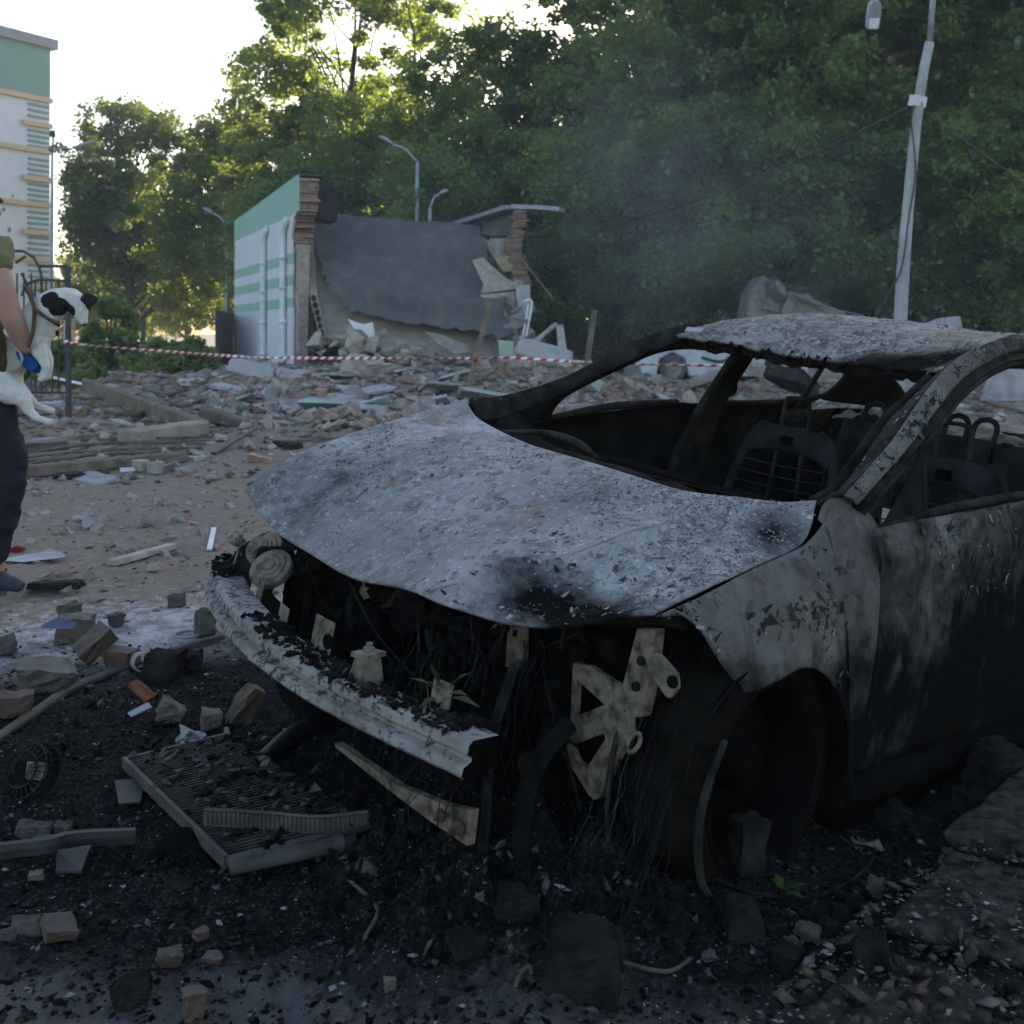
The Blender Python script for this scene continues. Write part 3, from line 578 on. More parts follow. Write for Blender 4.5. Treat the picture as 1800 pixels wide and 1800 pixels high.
FL = cr([at(546, 386, 31.8), at(556, 450, 30.9), at(578, 510, 29.6), at(604, 548, 28.8), at(622, 562, 28.5)], 44); FR = cr([at(846, 408, 31.7), at(866, 470, 30.4), at(884, 540, 29), at(899, 606, 27.7)], 44); fe = []
for a_, b_ in zip(FL, FR):
    row = []
    v = len(fe)/43
    for u in np.linspace(0, 1, 70):
        p = a_*(1-u)+b_*u; nz_ = float(fbm(np.array(u*6.), np.array(v*5.), 1.3, 4, 8)); fold = .42*float(sm(.66, .72, v+.04*math.sin(u*6)))*float(1-sm(.74, .93, v)); ru = .09*max(0, .3-u)*3.4*math.sin(v*14+u*9)
        p = p+(np.array([.16, 0, .12])*(float(vnoise(np.array(v*23.), np.array(u*31.), 4)))*(1 if (u < .02 or u > .98 or v > .97) else 0)); row.append(tuple(p-np.array(tuple(o3))+np.array([0, -1, .45])*(.36+fold+.07*nz_+ru)))
    fe.append(row)
solid(MB().grid(np.array(fe)).build('roofing_felt', m_feltd, sl_, True), .02)
px_poly('plaster_edge', m_slab, [(534, 385), (546, 382), (550, 440), (556, 500), (572, 588), (563, 597), (546, 530), (541, 470)], 29.2, .12, sl_, dY=[2.4, 2.4, 1.2, 0, -1.6, -1.7, -.6, .6])
rag = px_poly('torn_sheet', m_white, [(611, 560), (625, 566), (640, 570), (655, 566), (659, 588), (657, 604), (648, 592), (636, 580), (622, 578)], 27.5, .03, sl_)
px_poly('mesh_panel', m_plaster, [(745, 582), (775, 588), (820, 606), (832, 618), (800, 622), (770, 604)], 27.0, .05, sl_)
g = np.random.default_rng(19); mb = MB(); mb2 = MB()
for i in range(160):
    t_ = g.random(); e_ = (Vector(FR[int(t_*43)]) if i % 3 else at(565+330*t_, 598+50*t_, 27.6)); p = e_-rb.location+Vector((g.normal()*.22+.12, -.15-.2*g.random(), g.normal()*.16)); s_ = .04+.16*g.random()**2; (mb if i % 2 else mb2).hull([tuple(np.array(p)+g.normal(size=3)*s_*[1, .6, .8]) for _ in range(9)])
mb.build('broken_edge', m_brick2, rb)['kind'] = 'stuff'; mb2.build('broken_edge', m_plaster, rb)['kind'] = 'stuff'
mb = MB()
for i in range(9): p = at(575+36*i, 596+6*i, 27.7)-rb.location; mb.tube([p, p+Vector((g.normal()*.1, -.25, -.1)), p+Vector((g.normal()*.25, -.45, -.35-.2*g.random()))], .012, 5, k=8)
mb.build('rebar', m_dkmetal, rb)
# wing panels and bits at the foot of the right stub
def loose(name, m, pts, Y, th, label, cat, dY=None, group=None):
    P = [at(x_, y_, Y+(dY[i] if dY else 0)) for i, (x_, y_) in enumerate(pts)]; c_ = sum(P, Vector())/len(P)
    o = MB().poly([p-c_ for p in P], (0, th, 0)).build(name, m, loc=c_); return T(o, label, cat, group)
m_pgreen = simple('pale_green_panel', (.26, .33, .29), (.38, .44, .41), 4, .8, 20, .3, vary=.15)
m_pgrey = simple('pale_grey_panel', (.21, .21, .22), (.36, .36, .375), 4, .8, 20, .3, vary=.2)
loose('wall_panel', m_pgrey, [(906, 502), (931, 500), (933, 540), (926, 605), (915, 590)], 28.2, .08, 'pale upright panel against the right end of the ruin', 'panel')
loose('wall_panel', m_pgreen, [(876, 598), (902, 600), (903, 640), (916, 660), (880, 655)], 26.5, .06, 'pale green bent panel standing behind the tape right of the first stake', 'panel')
loose('wall_panel', m_pgreen, [(1040, 658), (1090, 690), (1093, 702), (1066, 700), (1040, 678)], 20.5, .12, 'pale green plaster slab lying between the second stake and the silver car', 'panel')
loose('metal_plate', m_pgrey, [(978, 572), (990, 570), (998, 625), (982, 625)], 27, .05, 'narrow grey plate standing upright right of the ruin', 'plate')
fr = E('bent_railing', at(930, 600, 27.6)); T(fr, 'bent white tube frame leaning at the right end of the ruin', 'metal frame'); o3 = fr.location
MB().tube([at(x_, y_, 27.6)-o3 for x_, y_ in ((923, 600), (935, 535), (930, 527), (922, 530))], .03, 6, k=16).build('tube', m_white, fr)
MB().tube([at(x_, y_, 27.6)-o3 for x_, y_ in ((919, 592), (929, 535))], .025, 6).build('tube', m_white, fr)
m_wood = simple('weathered_wood', (.10, .077, .06), (.20, .16, .13), 6, .95, 30, .5, .005, vary=.2); m_wood2 = simple('pale_wood', (.25, .23, .21), (.38, .36, .33), 6, .95, 30, .4, vary=.15)
def stick(name, p0, p1, wd, ht, m, label, cat, group=None, bend=0):
    p0 = Vector(p0); p1 = Vector(p1); c_ = (p0+p1)/2; mb = MB()
    if bend:
        q = c_+Vector((0, 0, bend)); mb.bar(p0-c_, q-c_, wd, ht).bar(q-c_, p1-c_, wd, ht)
    else: mb.bar(p0-c_, p1-c_, wd, ht)
    o = mb.build(name, m, loc=c_); bevel(o, min(wd, ht)*.12, 1); return T(o, label, cat, group)
stick('iron_rod', at(917, 455, 28.9), at(973, 526, 27.9), .04, .04, m_wood, 'thin rod jutting out from the right brick stub of the ruin', 'rod')
stick('plank', at(927, 612, 26.8), at(978, 569, 27.4), .12, .07, m_wood2, 'pale plank leaning up out of the rubble right of the ruin', 'plank')
# ---------------------------------------------------------------- stakes and tape
s1 = gp(815, 700); stick('wooden_stake', s1+Vector((0, 0, -.15)), at(862, 532, s1.y), .09, .09, m_wood, 'leaning wooden stake with the barrier tape tied round it, left of the windscreen frame', 'stake')
s2 = gp(1016, 718); stick('wooden_stake', s2+Vector((0, 0, -.15)), at(1046, 545, s2.y), .09, .09, m_wood, 'wooden stake seen behind the far windscreen pillar of the wreck', 'stake')
m_tr = simple('red_tape', (.38, .045, .04), (.46, .06, .055), 5, .5, vary=0); m_tw = simple('white_tape', (.66, .66, .68), (.74, .74, .75), 5, .5)
def tape(pts, n, label, sag=.06, seed=0):
    P = cr(pts, n); mb = MB(); a0 = []
    for i in range(n):
        t = i/(n-1); d = P[min(i+1, n-1)]-P[max(i-1, 0)]; d /= np.linalg.norm(d); an = .9*math.sin(t*9+seed)+.5*math.sin(t*23+seed); sd = np.cross(d, [0, 0, 1]); w_ = np.array([0, 0, 1])*math.cos(an)+sd*math.sin(an)
        sk = d*.05; a0 += [P[i]-w_*.025-sk*.4, P[i]+w_*.025+sk*.4]
    mb.v = [tuple(p) for p in a0]; mb.f = [(2*i, 2*i+1, 2*i+3, 2*i+2) for i in range(n-1)]; mb.mi = [(i//2) % 2 for i in range(n-1)]
    o = link('barrier_tape', mb.mesh('barrier_tape', True), [m_tw, m_tr]); solid(o, .002); T(o, label, 'barrier tape'); return o
s1t = at(836, 630, s1.y-.06); gpost = gp(121, 744)
tape([at(112, 600, gpost.y-.1), at(150, 607, gpost.y+.2), at(290, 618, 16.5), at(410, 626, 17.8), at(500, 629, 18.6), at(650, 630, 19.4), s1t], 210, 'red and white striped barrier tape stretched from the iron gate post to the leaning stake')
tape([s1t, at(900, 629, 20), at(1000, 635, 19.2), at(1031, 636, s2.y-.06), at(1150, 641, 19.2), at(1300, 643, 20), at(1405, 645, 20.8), at(1560, 640, 21)], 170, 'red and white barrier tape running on from the leaning stake behind the wrecked cars', seed=2)
kn = MB().hull([tuple(s1t+Vector((random.uniform(-.045, .045), random.uniform(-.07, .01), random.uniform(-.055, .055)))) for _ in range(14)]); T(kn.build('tape_knot', m_tr), 'crumpled knot of tape tied round the leaning stake', 'tape knot')
# ---------------------------------------------------------------- iron gate at the left
gt = E('iron_gate', gp(121, 744)); o3 = gt.location.copy(); YG = o3.y; T(gt, 'dark wrought iron gate with arched bars standing behind the dog', 'gate')
pg = lambda x_, y_: at(x_, y_, YG)-o3
mb = MB(); mb.bar((0, 0, -.15), pg(119, 468), .06, .06); mb.build('post', m_dkmetal, gt)
mb = MB()
for pts in ([(20, 441), (38, 441), (55, 448), (68, 468), (73, 500), (73, 690)], [(38, 520), (46, 502), (60, 494), (75, 492), (118, 494)], [(70, 468), (119, 468)], [(38, 480), (50, 505), (60, 520)], [(28, 462), (45, 450)]):
    mb.tube([pg(*q) for q in pts], .02, 6, k=14)
mb.build('arch', m_dkmetal, gt)
mb = MB()
for x_ in (30, 42, 55, 62, 81, 92, 103): mb.tube([pg(x_, 494 if x_ > 60 else 480), pg(x_, 690)], .012, 5)
for y_ in (560, 690): mb.tube([pg(22, y_), pg(119, y_)], .016, 5)
mb.build('bars', m_dkmetal, gt)
# brown fence by the ruin, long dark fence and pale wall behind the bushes
m_brownf = simple('brown_sheet_fence', (.07, .055, .048), (.12, .098, .088), 3, .8); m_pwall = simple('pale_yellow_wall', (.42, .38, .27), (.52, .48, .35), 2, .9)
bf = E('sheet_fence', at(385, 660, 34)); o3 = bf.location.copy(); T(bf, 'brown upright board fence at the left side of the striped wall', 'fence')
mb = MB(); a_ = at(378, 545, 33)-o3; b_ = at(410, 545, 38)-o3
for i in range(14):
    t0, t1 = i/14, (i+.86)/14; p = a_.lerp(b_, t0); q = a_.lerp(b_, t1); mb.poly([(p.x, p.y, -1.2), (q.x, q.y, -1.2), (q.x, q.y, 1.95), (p.x, p.y, 1.95)], (.04, 0, 0))
mb.build('boards', m_brownf, bf); mb = MB()
for z_ in (.6, 1.7): mb.bar((a_.x+.08, a_.y, z_), (b_.x+.08, b_.y, z_), .06, .08)
mb.build('rail', m_brownf, bf)
lf = E('railing', at(300, 660, 36)); o3 = lf.location.copy(); T(lf, 'long dark railing behind the bushes between the conifer and the brown fence', 'railing'); mb = MB(); p2 = MB()
for x_ in range(120, 385, 7): mb.bar(at(x_, 665, 36)-o3, at(x_, 608, 36)-o3, .05, .05)
mb.bar(at(118, 612, 36)-o3, at(384, 612, 36)-o3, .06, .08).bar(at(118, 650, 36)-o3, at(384, 650, 36)-o3, .06, .08); mb.build('bars', m_brownf, lf)
for x_ in (252, 310): p2.bar(at(x_, 668, 35.8)-o3, at(x_, 560 if x_ == 252 else 600, 35.8)-o3, .12, .12)
p2.build('post', m_dkmetal, lf)
loose('low_wall', m_pwall, [(165, 668), (253, 668), (253, 638), (165, 642)], 40, .3, 'pale yellow wall glimpsed under the bushes behind the railing', 'wall')
loose('gate_pillar', m_pwall, [(112, 668), (124, 668), (124, 560), (112, 560)], 44, .5, 'pale pillar behind the iron gate post', 'pillar')
loose('gate_pillar', m_pwall, [(161, 640), (169, 640), (169, 567), (161, 567)], 52, .5, 'thin pale pillar standing in the distant greenery', 'pillar')
# ---------------------------------------------------------------- rubble: single bricks and lumps
def rock_mesh(name, dims, seed, cut=.35, npts=22):
    g = np.random.default_rng(seed); a_, b_, c_ = [q/2 for q in dims]; P = []
    for sx_ in (-1, 1):
        for sy in (-1, 1):
            for sz in (-1, 1):
                if g.random() < cut:
                    for _ in range(3): P.append((sx_*a_*g.uniform(.35, 1), sy*b_*g.uniform(.4, 1), sz*c_*g.uniform(.4, 1)))
                else: P.append((sx_*a_*g.uniform(.93, 1), sy*b_*g.uniform(.93, 1), sz*c_*g.uniform(.93, 1)))
    mb = MB().hull(P); me = mb.mesh(name); bm = bmesh.new(); bm.from_mesh(me)
    bmesh.ops.subdivide_edges(bm, edges=bm.edges, cuts=3, use_grid_fill=True); bmesh.ops.recalc_face_normals(bm, faces=bm.faces)
    s_ = min(dims)
    for v in bm.verts:
        q = v.co/s_; v.co += Vector((vn3(q, seed), vn3(q, seed+7), vn3(q, seed+13)))*s_*.26+Vector((vn3(q*4.3, seed+2), vn3(q*4.3, seed+4), vn3(q*4.3, seed+6)))*s_*.09
    bm.to_mesh(me); bm.free(); return me
def vn3(q, s): return float(vnoise(np.array(q.x*2.1+q.z*1.3), np.array(q.y*2.1-q.z*.9), s))+.5*float(vnoise(np.array(q.x*5.1+q.z*4.3), np.array(q.y*5.1-q.z*3.9), s+3))
BR = [rock_mesh('brick_piece', (.25, .12, .075), 1, .15), rock_mesh('brick_piece', (.14, .12, .075), 2, .3), rock_mesh('brick_piece', (.17, .12, .07), 3, .4), rock_mesh('brick_piece', (.25, .12, .07), 4, .3)]
LU = [rock_mesh('lump', (.34, .24, .16), 11, .7), rock_mesh('lump', (.25, .22, .18), 12, .8), rock_mesh('lump', (.45, .3, .12), 13, .6)]
SL = [rock_mesh('slab_piece', (.7, .5, .05), 21, .5), rock_mesh('slab_piece', (.9, .4, .06), 22, .5)]
for me in BR: me.materials.append(m_brick)
BR2 = [m.copy() for m in BR]
for me in BR2: me.materials[0] = m_brick2
for me in LU: me.materials.append(m_plaster)
SLG = [m.copy() for m in SL]
for me in SL: me.materials.append(m_pgrey)
for me in SLG: me.materials.append(m_pgreen)
g = np.random.default_rng(77)
def scat(name, meshes, n, reg, label, cat, group, s0=.8, s1=1.3, tilt=.6, lift=.02):
    for i in range(n):
        for _ in range(40):
            px, py = g.uniform(reg[0], reg[2]), reg[1]+(reg[3]-reg[1])*g.random()
            p = gp(px, py)
            if car_d(p.x, p.y)[0] > .25: break
        o = bpy.data.objects.new(name, meshes[g.integers(len(meshes))]); COL.objects.link(o); s_ = g.uniform(s0, s1); o.scale = (s_, s_, s_)
        o.location = p+Vector((0, 0, lift*s_)); o.rotation_euler = (g.normal()*tilt, g.normal()*tilt, g.uniform(0, 6.28)); T(o, label, cat, group)
scat('brick', BR+BR2, 170, (330, 648, 1010, 760), 'broken brick lying in the rubble bank in front of the ruin', 'brick', 'bricks in the rubble bank', .7, 1.5, .9, .05)
scat('rubble_lump', LU, 70, (350, 650, 1010, 740), 'grey plaster lump in the rubble bank in front of the ruin', 'rubble lump', 'plaster lumps in the rubble bank', .5, 1.25, .8, .06)
scat('board_fragment', SL+SL+SLG[:1], 24, (330, 655, 900, 730), 'pale sheet fragment lying flat on the rubble bank', 'board fragment', 'sheet fragments on the rubble bank', .5, 1.2, .25, .08)
scat('brick', BR+BR2, 44, (60, 700, 620, 830), 'broken brick scattered on the open dirt left of the wreck beyond the concrete beam', 'brick', 'bricks scattered on the far dirt', .55, 1.1, .5, .03)
scat('brick_chip', BR[1:3]+BR2[1:3], 60, (50, 830, 430, 1060), 'small brick chip on the open dirt between the person and the wreck', 'brick chip', 'brick chips on the near dirt', .25, .6, .5, .0)
scat('rubble_lump', LU, 20, (40, 720, 600, 1000), 'grey stone lump on the open dirt', 'stone', 'stone lumps on the open dirt', .25, .6, .5, .0)
scat('board_fragment', SL, 14, (60, 690, 600, 900), 'pale sheet fragment lying on the open dirt', 'board fragment', 'sheet fragments on the dirt', .4, .9, .08, .02)
scat('brick', BR, 26, (1000, 690, 1240, 720), 'brick in the rubble seen between the wreck pillars', 'brick', 'bricks behind the wreck', 1, 1.7, .8, .05)
# brick lumps beside the ruin wall foot
for px, py, s_, me, lb in ((470, 652, 2.4, LU[0], 'big plaster lump at the foot of the striped wall, left one'), (440, 662, 2.2, LU[2], 'flat broken slab lump leaning at the foot of the striped wall'), (515, 655, 2.2, LU[1], 'big lump at the foot of the torn brick edge'), (648, 640, 2.8, LU[0], 'lump of joined bricks under the bare slab edge'), (955, 640, 3.0, LU[2], 'long lump of brickwork right of the pale green bent panel')):
    o = bpy.data.objects.new('brickwork_lump', me.copy()); o.data.materials[0] = m_brick2; COL.objects.link(o); q = gp(px, py+18); o.location = (q.x, q.y, q.z+.12*s_/2.5); o.scale = (s_,)*3; o.rotation_euler = (.3, .2, px); T(o, lb, 'brickwork lump')
# single mid-ground pieces
p0, p1 = gp(222, 782), gp(352, 765); stick('concrete_post', p0+Vector((0, 0, .07)), p1+Vector((0, 0, .09)), .26, .17, m_slab, 'square grey concrete post lying on the dirt beyond the wreck', 'post')
stick('timber_beam', gp(150, 700)+Vector((0, 0, .25)), gp(360, 762)+Vector((0, 0, .06)), .12, .20, m_wood, 'long dark timber beam slanting down behind the concrete post', 'beam')
stick('timber_beam', gp(358, 748)+Vector((0, 0, .17)), gp(450, 752)+Vector((0, 0, .0)), .2, .16, m_wood, 'short timber lying right of the concrete post', 'beam')
stick('metal_strip', gp(70, 690)+Vector((0, 0, .35)), gp(190, 705)+Vector((0, 0, .2)), .12, .02, m_white, 'white metal strip sloping down beside the gate post', 'strip')
stick('plank', gp(-60, 852)+Vector((0, 0, .06)), gp(326, 812)+Vector((0, 0, .05)), .09, .10, m_wood, 'long fallen rail lying in front of the bent grille', 'plank')
stick('plank', gp(120, 776)+Vector((0, 0, .03)), gp(330, 758)+Vector((0, 0, .05)), .08, .06, m_wood, 'thin plank on the dirt between gate post and concrete post', 'plank')
stick('plank', gp(196, 996)+Vector((0, 0, .02)), gp(304, 966)+Vector((0, 0, .02)), .05, .035, m_wood2, 'short bare batten lying on the near dirt right of the shoe', 'batten')
stick('plastic_strip', gp(368, 970)+Vector((0, 0, .012)), gp(376, 932)+Vector((0, 0, .012)), .03, .01, m_white, 'thin white strip lying on the dirt left of the bonnet tip', 'strip')
stick('plank', gp(470, 782)+Vector((0, 0, .02)), gp(640, 770)+Vector((0, 0, .02)), .05, .03, m_wood, 'thin lath on the dirt left of the bonnet ridge', 'lath')
stick('plank', gp(375, 800)+Vector((0, 0, .02)), gp(450, 772)+Vector((0, 0, .12)), .06, .02, m_dkmetal, 'dark bent metal strip propped on the dirt beyond the bonnet', 'strip')
gr = E('fallen_grille', gp(170, 815)); o3 = gr.location.copy(); T(gr, 'fallen rusty fence grille of thin bars lying flat on the dirt', 'grille'); mb = MB()
for i in range(7):
    a_ = gp(-10+i*3, 842-i*8); b_ = gp(330+i*8, 812-i*6); mb.tube([a_-o3+Vector((0, 0, .05)), (a_+b_)/2-o3+Vector((0, 0, .09+.02*math.sin(i*2))), b_-o3+Vector((0, 0, .05))], .014, 5, k=8)
for i in range(5):
    a_ = gp(30+i*62, 838-i*4); b_ = gp(190+i*42, 788+i*2); mb.tube([a_-o3+Vector((0, 0, .075)), b_-o3+Vector((0, 0, .075))], .012, 5)
mb.build('bars', m_wood, gr)
loose('cloth_scrap', simple('dark_red_cloth', (.12, .008, .010), (.18, .015, .02), 20), [(14, 968), (26, 960), (40, 964), (41, 968), (30, 974), (18, 974)], gp(28, 972).y, .03, 'dark red scrap lying behind the shoe', 'scrap')
loose('paper_scrap', simple('pale_blue_paper', (.48, .5, .62), (.6, .62, .7), 10), [(210, 823), (234, 822), (236, 828), (212, 830)], gp(222, 832).y, .03, 'crumpled pale blue paper on the dirt in front of the grille', 'paper')
loose('board', m_pgrey, [(0, 985), (60, 974), (98, 972), (110, 980), (40, 988)], gp(60, 990).y, .05, 'flat pale broken board on the dirt right behind the shoe', 'board', dY=[0, .1, .1, 0, -.05])
m_char = simple('charred_wood', (.008, .008, .009), (.045, .04, .038), 8, .9, 40, .8, .01)
for i, (px, py, s_, lb) in enumerate(((75, 792, .9, 'charred timber end lying beside the person'), (122, 842, .55, 'dark charred scrap in front of the fallen rail'), (505, 785, .8, 'black charred lump on the dirt left of the bonnet'), (98, 1038, .45, 'dark flat scrap on the dirt right of the shoe'))):
    o = bpy.data.objects.new('charred_scrap', LU[2].copy()); COL.objects.link(o); o.data.materials[0] = m_char; o.location = gp(px, py)+Vector((0, 0, .03)); o.scale = (s_*1.2, s_*.7, s_*.6); o.rotation_euler = (0, 0, .2+i); T(o, lb, 'scrap')
for px, py, lb in ((247, 828, 'round stub with dark band lying in front of the fallen rail'), (273, 830, 'pale round concrete stub lying right of the banded stub')):
    o = MB().lathe([(0, 0), (.07, 0), (.07, .045), (.074, .05), (.074, .09), (0, .09)], 16).build('round_stub', m_plaster if px > 260 else m_brick2, loc=gp(px, py)); T(o, lb, 'stub')
# ---------------------------------------------------------------- the burnt car (built in its own frame: x forward from the front axle, y to its left, z up)
def burnt(name, light, mid, dark, sootlo=.5, flake=.5, side=0):
    k = N(name); co = k.co
    n1 = k.noise(2.2, 6, .6); n2 = k.noise(9, 7, .65); n3 = k.noise(60, 5, .65); n4 = k.noise(260, 3)
    c = k.mix(k.ramp(n1, [(.36, 0), (.62, 1)]), mid, light)
    c = k.mix(k.ramp(n2, [(.50, 0), (.66, .75)]), c, mid)
    dw = k.n('ShaderNodeVectorMath', operation='MULTIPLY_ADD'); nz = k.n('ShaderNodeTexNoise'); nz.inputs['Scale'].default_value = 18; nz.inputs['Detail'].default_value = 6; k.lk(co, nz.inputs[0])
    k.lk(nz.outputs[1], dw.inputs[0]); dw.inputs[1].default_value = (.05, .05, .05); k.lk(co, dw.inputs[2])
    crk = k.n('ShaderNodeTexVoronoi', feature='DISTANCE_TO_EDGE'); crk.inputs['Scale'].default_value = 46; k.lk(dw.outputs[0], crk.inputs[0])
    cells = k.vor(46, 'F1', dw.outputs[0], 1); cb = k.n('ShaderNodeSeparateColor'); k.lk(cells, cb.inputs[0])
    msk = k.math('ADD', k.noise(3.1, 6, .7), k.math('MULTIPLY', k.math('SUBTRACT', cb.outputs[0], .5), .30))
    fm = k.ramp(msk, [(1-flake-.07, 0), (1-flake+.05, 1)])                       # where paint flakes cling
    flk = k.mix(cb.outputs[1], mid, dark); flk = k.mix(k.ramp(cb.outputs[2], [(.4, 0), (.5, .5)], True), flk, light)
    c = k.mix(k.math('MULTIPLY', fm, .62), c, flk)
    line = k.math('MULTIPLY', k.math('MULTIPLY', k.ramp(crk.outputs[0], [(0, .9), (.03, .6), (.07, 0)]), fm), k.ramp(k.noise(13, 5), [(.42, 0), (.6, 1)])); c = k.mix(line, c, [q*.35 for q in dark])
    dustm = k.math('MULTIPLY', k.ramp(k.noise(4.1, 6, .65), [(.47, 0), (.60, .75)] if side else [(.55, 0), (.68, .8)]), 1); c = k.mix(dustm, c, (.085, .074, .064) if side else (.15, .115, .085))
    c = k.mix(k.ramp(n4, [(.58, 0), (.7, .5)]), c, dark); c = k.mix(k.ramp(n3, [(.30, .5), (.42, 0)]), c, (.62, .63, .66) if light[0] > .3 else light)
    at_ = k.attr('soot_shade'); sf = k.math('ADD', at_, k.math('MULTIPLY', k.math('SUBTRACT', n2, .5), 1.1)); mpv = k.n('ShaderNodeMapping'); k.lk(co, mpv.inputs[0]); mpv.inputs['Scale'].default_value = (1, 1, .35); sf = k.math('ADD', sf, k.math('MULTIPLY', k.math('SUBTRACT', k.noise(7, 7, .68, .6, mpv.outputs[0]), .5), 1.9 if side else .3)); c = k.mix(k.ramp(sf, [(.16, 0), (.5, .55), (.88, 1)]), c, k.mix(n3, (.002, .002, .002), (.012, .0115, .0115)))
    k.lk(k.ramp(sf, [(.25, .10), (.7, .005)]), k.b.inputs['Specular IOR Level']); h = k.math('ADD', k.math('MULTIPLY', fm, k.math('ADD', .4, cb.outputs[1])), k.math('MULTIPLY', n3, .35))
    return k.done(c, .82, h, .75, .0035, .22)
m_hood = burnt('ash_grey_burnt_paint', (.335, .338, .350), (.140, .137, .136), (.06, .058, .056), flake=.42)
m_roof = burnt('scorched_roof_paint', (.34, .325, .31), (.13, .12, .11), (.022, .020, .019), flake=.60)
m_side = burnt('soot_shade_side_paint', (.155, .15, .148), (.088, .080, .074), (.02, .019, .019), flake=.42, side=1)
m_soot = simple('soot_black_metal', (.003, .003, .003), (.018, .017, .016), 9, .95, 60, .6, .003, .03)
m_soot_shade = simple('soot_shade_black', (.0015, .0015, .0015), (.007, .0065, .0065), 7, .95, 40, .5, .004, .01)
m_pill = simple('scorched_pillar', (.005, .005, .005), (.038, .033, .029), 14, .9, 70, .8, .003, .06)
m_rust = simple('dusty_bare_steel', (.020, .016, .012), (.175, .140, .110), 26, .85, 80, .8, .003, .3, .1, lo=.34, hi=.58)
m_bare = simple('ashen_bumper_steel', (.30, .29, .285), (.45, .44, .435), 6, .75, 60, .5, .002, .3, .1)
k = N('ashen_beam'); n2 = k.noise(42, 8, .75); c = k.mix(k.noise(5, 5), (.15, .143, .137), (.27, .26, .25)); c = k.mix(k.ramp(k.math('ADD', n2, k.math('MULTIPLY', k.math('SUBTRACT', k.noise(4, 4), .5), .5)), [(.50, 0), (.55, .92)]), c, (.022, .020, .019)); c = k.mix(k.ramp(k.noise(7, 6, .7), [(.50, 0), (.64, .7)]), c, (.12, .10, .085)); m_beam = k.done(c, .85, n2, .5, .003, .2)
m_tread = simple('burnt_tread', (.002, .002, .0018), (.012, .0105, .009), 12, .95, 60, .8, .006, .01); m_tyre = simple('tyre_wire', (.005, .005, .006), (.022, .022, .023), 30, .9, 100, .3, .001, .05)
m_teal2 = simple('verdigris_wire', (.02, .05, .05), (.05, .11, .10), 30, .8)
m_seat = simple('burnt_seat_steel', (.012, .0125, .014), (.040, .040, .044), 8, .8, 60, .5, .002, .10, .05)
m_ashp = simple('pale_ash_lumps', (.14, .12, .105), (.30, .265, .235), 14, .98, 40, .9, .01, .1)
car = E('burnt_car', mtx=CARM); T(car, 'burnt out grey saloon car wreck with bare bumper beam in the foreground', 'car')
def rbf(pts, smooth=1e-4):
    P = np.array(pts, float); D = np.hypot(P[:, None, 0]-P[None, :, 0], P[:, None, 1]-P[None, :, 1])
    ph = lambda r: np.where(r > 1e-9, r*r*np.log(np.maximum(r, 1e-9)), 0); n = len(P); A = np.zeros((n+3, n+3)); A[:n, :n] = ph(D)+smooth*np.eye(n); A[:n, n] = 1; A[:n, n+1:] = P[:, :2]; A[n, :n] = 1; A[n+1:, :n] = P[:, :2].T
    w_ = np.linalg.solve(A, np.r_[P[:, 2], 0, 0, 0])
    return lambda x, y: (ph(np.hypot(x[..., None]-P[:, 0], y[..., None]-P[:, 1]))@w_[:n])+w_[n]+w_[n+1]*x+w_[n+2]*y
def panel(name, G, m, parent=car, soot_shade=None, th=.004, rows=None):
    mb = MB().grid(G); o = mb.build(name, m, parent, True, fix=False)
    s_ = np.zeros(G.shape[:2]) if soot_shade is None else soot_shade(G[..., 0], G[..., 1], G[..., 2])+0*G[..., 0]
    fattr(o.data, 'soot_shade', s_.ravel()); solid(o, th, 0); return o
# bonnet
front = [(.472, -.74, .726), (.474, -.62, .678), (.477, -.50, .647), (.511, -.12, .634), (.522, 0, .643), (.544, .26, .680), (.50, .39, .668), (.455, .50, .669), (.354, .64, .708), (.324, .75, .749)]
back = [(-.27, -.68, 1.030), (-.239, -.58, .985), (-.205, -.35, .95), (-.139, -.12, .947), (-.107, .10, .946), (-.115, .42, .930), (-.176, .60, .940), (-.267, .705, .957)]
hood_pts = front+back+[(.36, -.73, .808), (.171, -.72, .888), (-.035, -.70, .953), (.342, -.42, .765), (.182, -.45, .868), (.026, -.45, .925), (.40, 0, .732), (.2, 0, .838), (.03, 0, .905), (.371, .36, .752), (.139, .48, .840), (.015, .54, .880), (-.151, .62, .931), (.28, .2, .79), (.06, .25, .885), (.05, .74, .823), (-.164, .745, .876), (.201, .745, .786), (.30, .55, .712), (.2, -.2, .845), (.36, -.2, .75), (-.1, -.3, .93)]
hz = rbf(hood_pts)
NU, NV = 150, 110
Fr = cr(front, NU); Bk = cr(back, NU); t = np.linspace(0, 1, NV)[:, None, None]; G = Fr[None]*(1-t)+Bk[None]*t
sd = t[..., 0]; e_ = np.linspace(-1, 1, NU)[None, :]
for s_, pts in ((0, [(.472, -.74), (.36, -.735), (.171, -.72), (-.035, -.705), (-.27, -.68)]), (-1, [(.324, .75), (.201, .755), (.05, .755), (-.164, .75), (-.267, .705)])):
    ed = cr([(a_, b_, 0) for a_, b_ in pts], NV)[:, :2]; lin = G[:, s_, :2].copy(); wgt = np.clip(np.abs(e_) , 0, 1)**6*((e_ < 0) if s_ == 0 else (e_ > 0)); G[:, :, :2] += wgt[..., None]*(ed-lin)[:, None]
X, Yy = G[..., 0], G[..., 1]; G[..., 2] = hz(X, Yy)
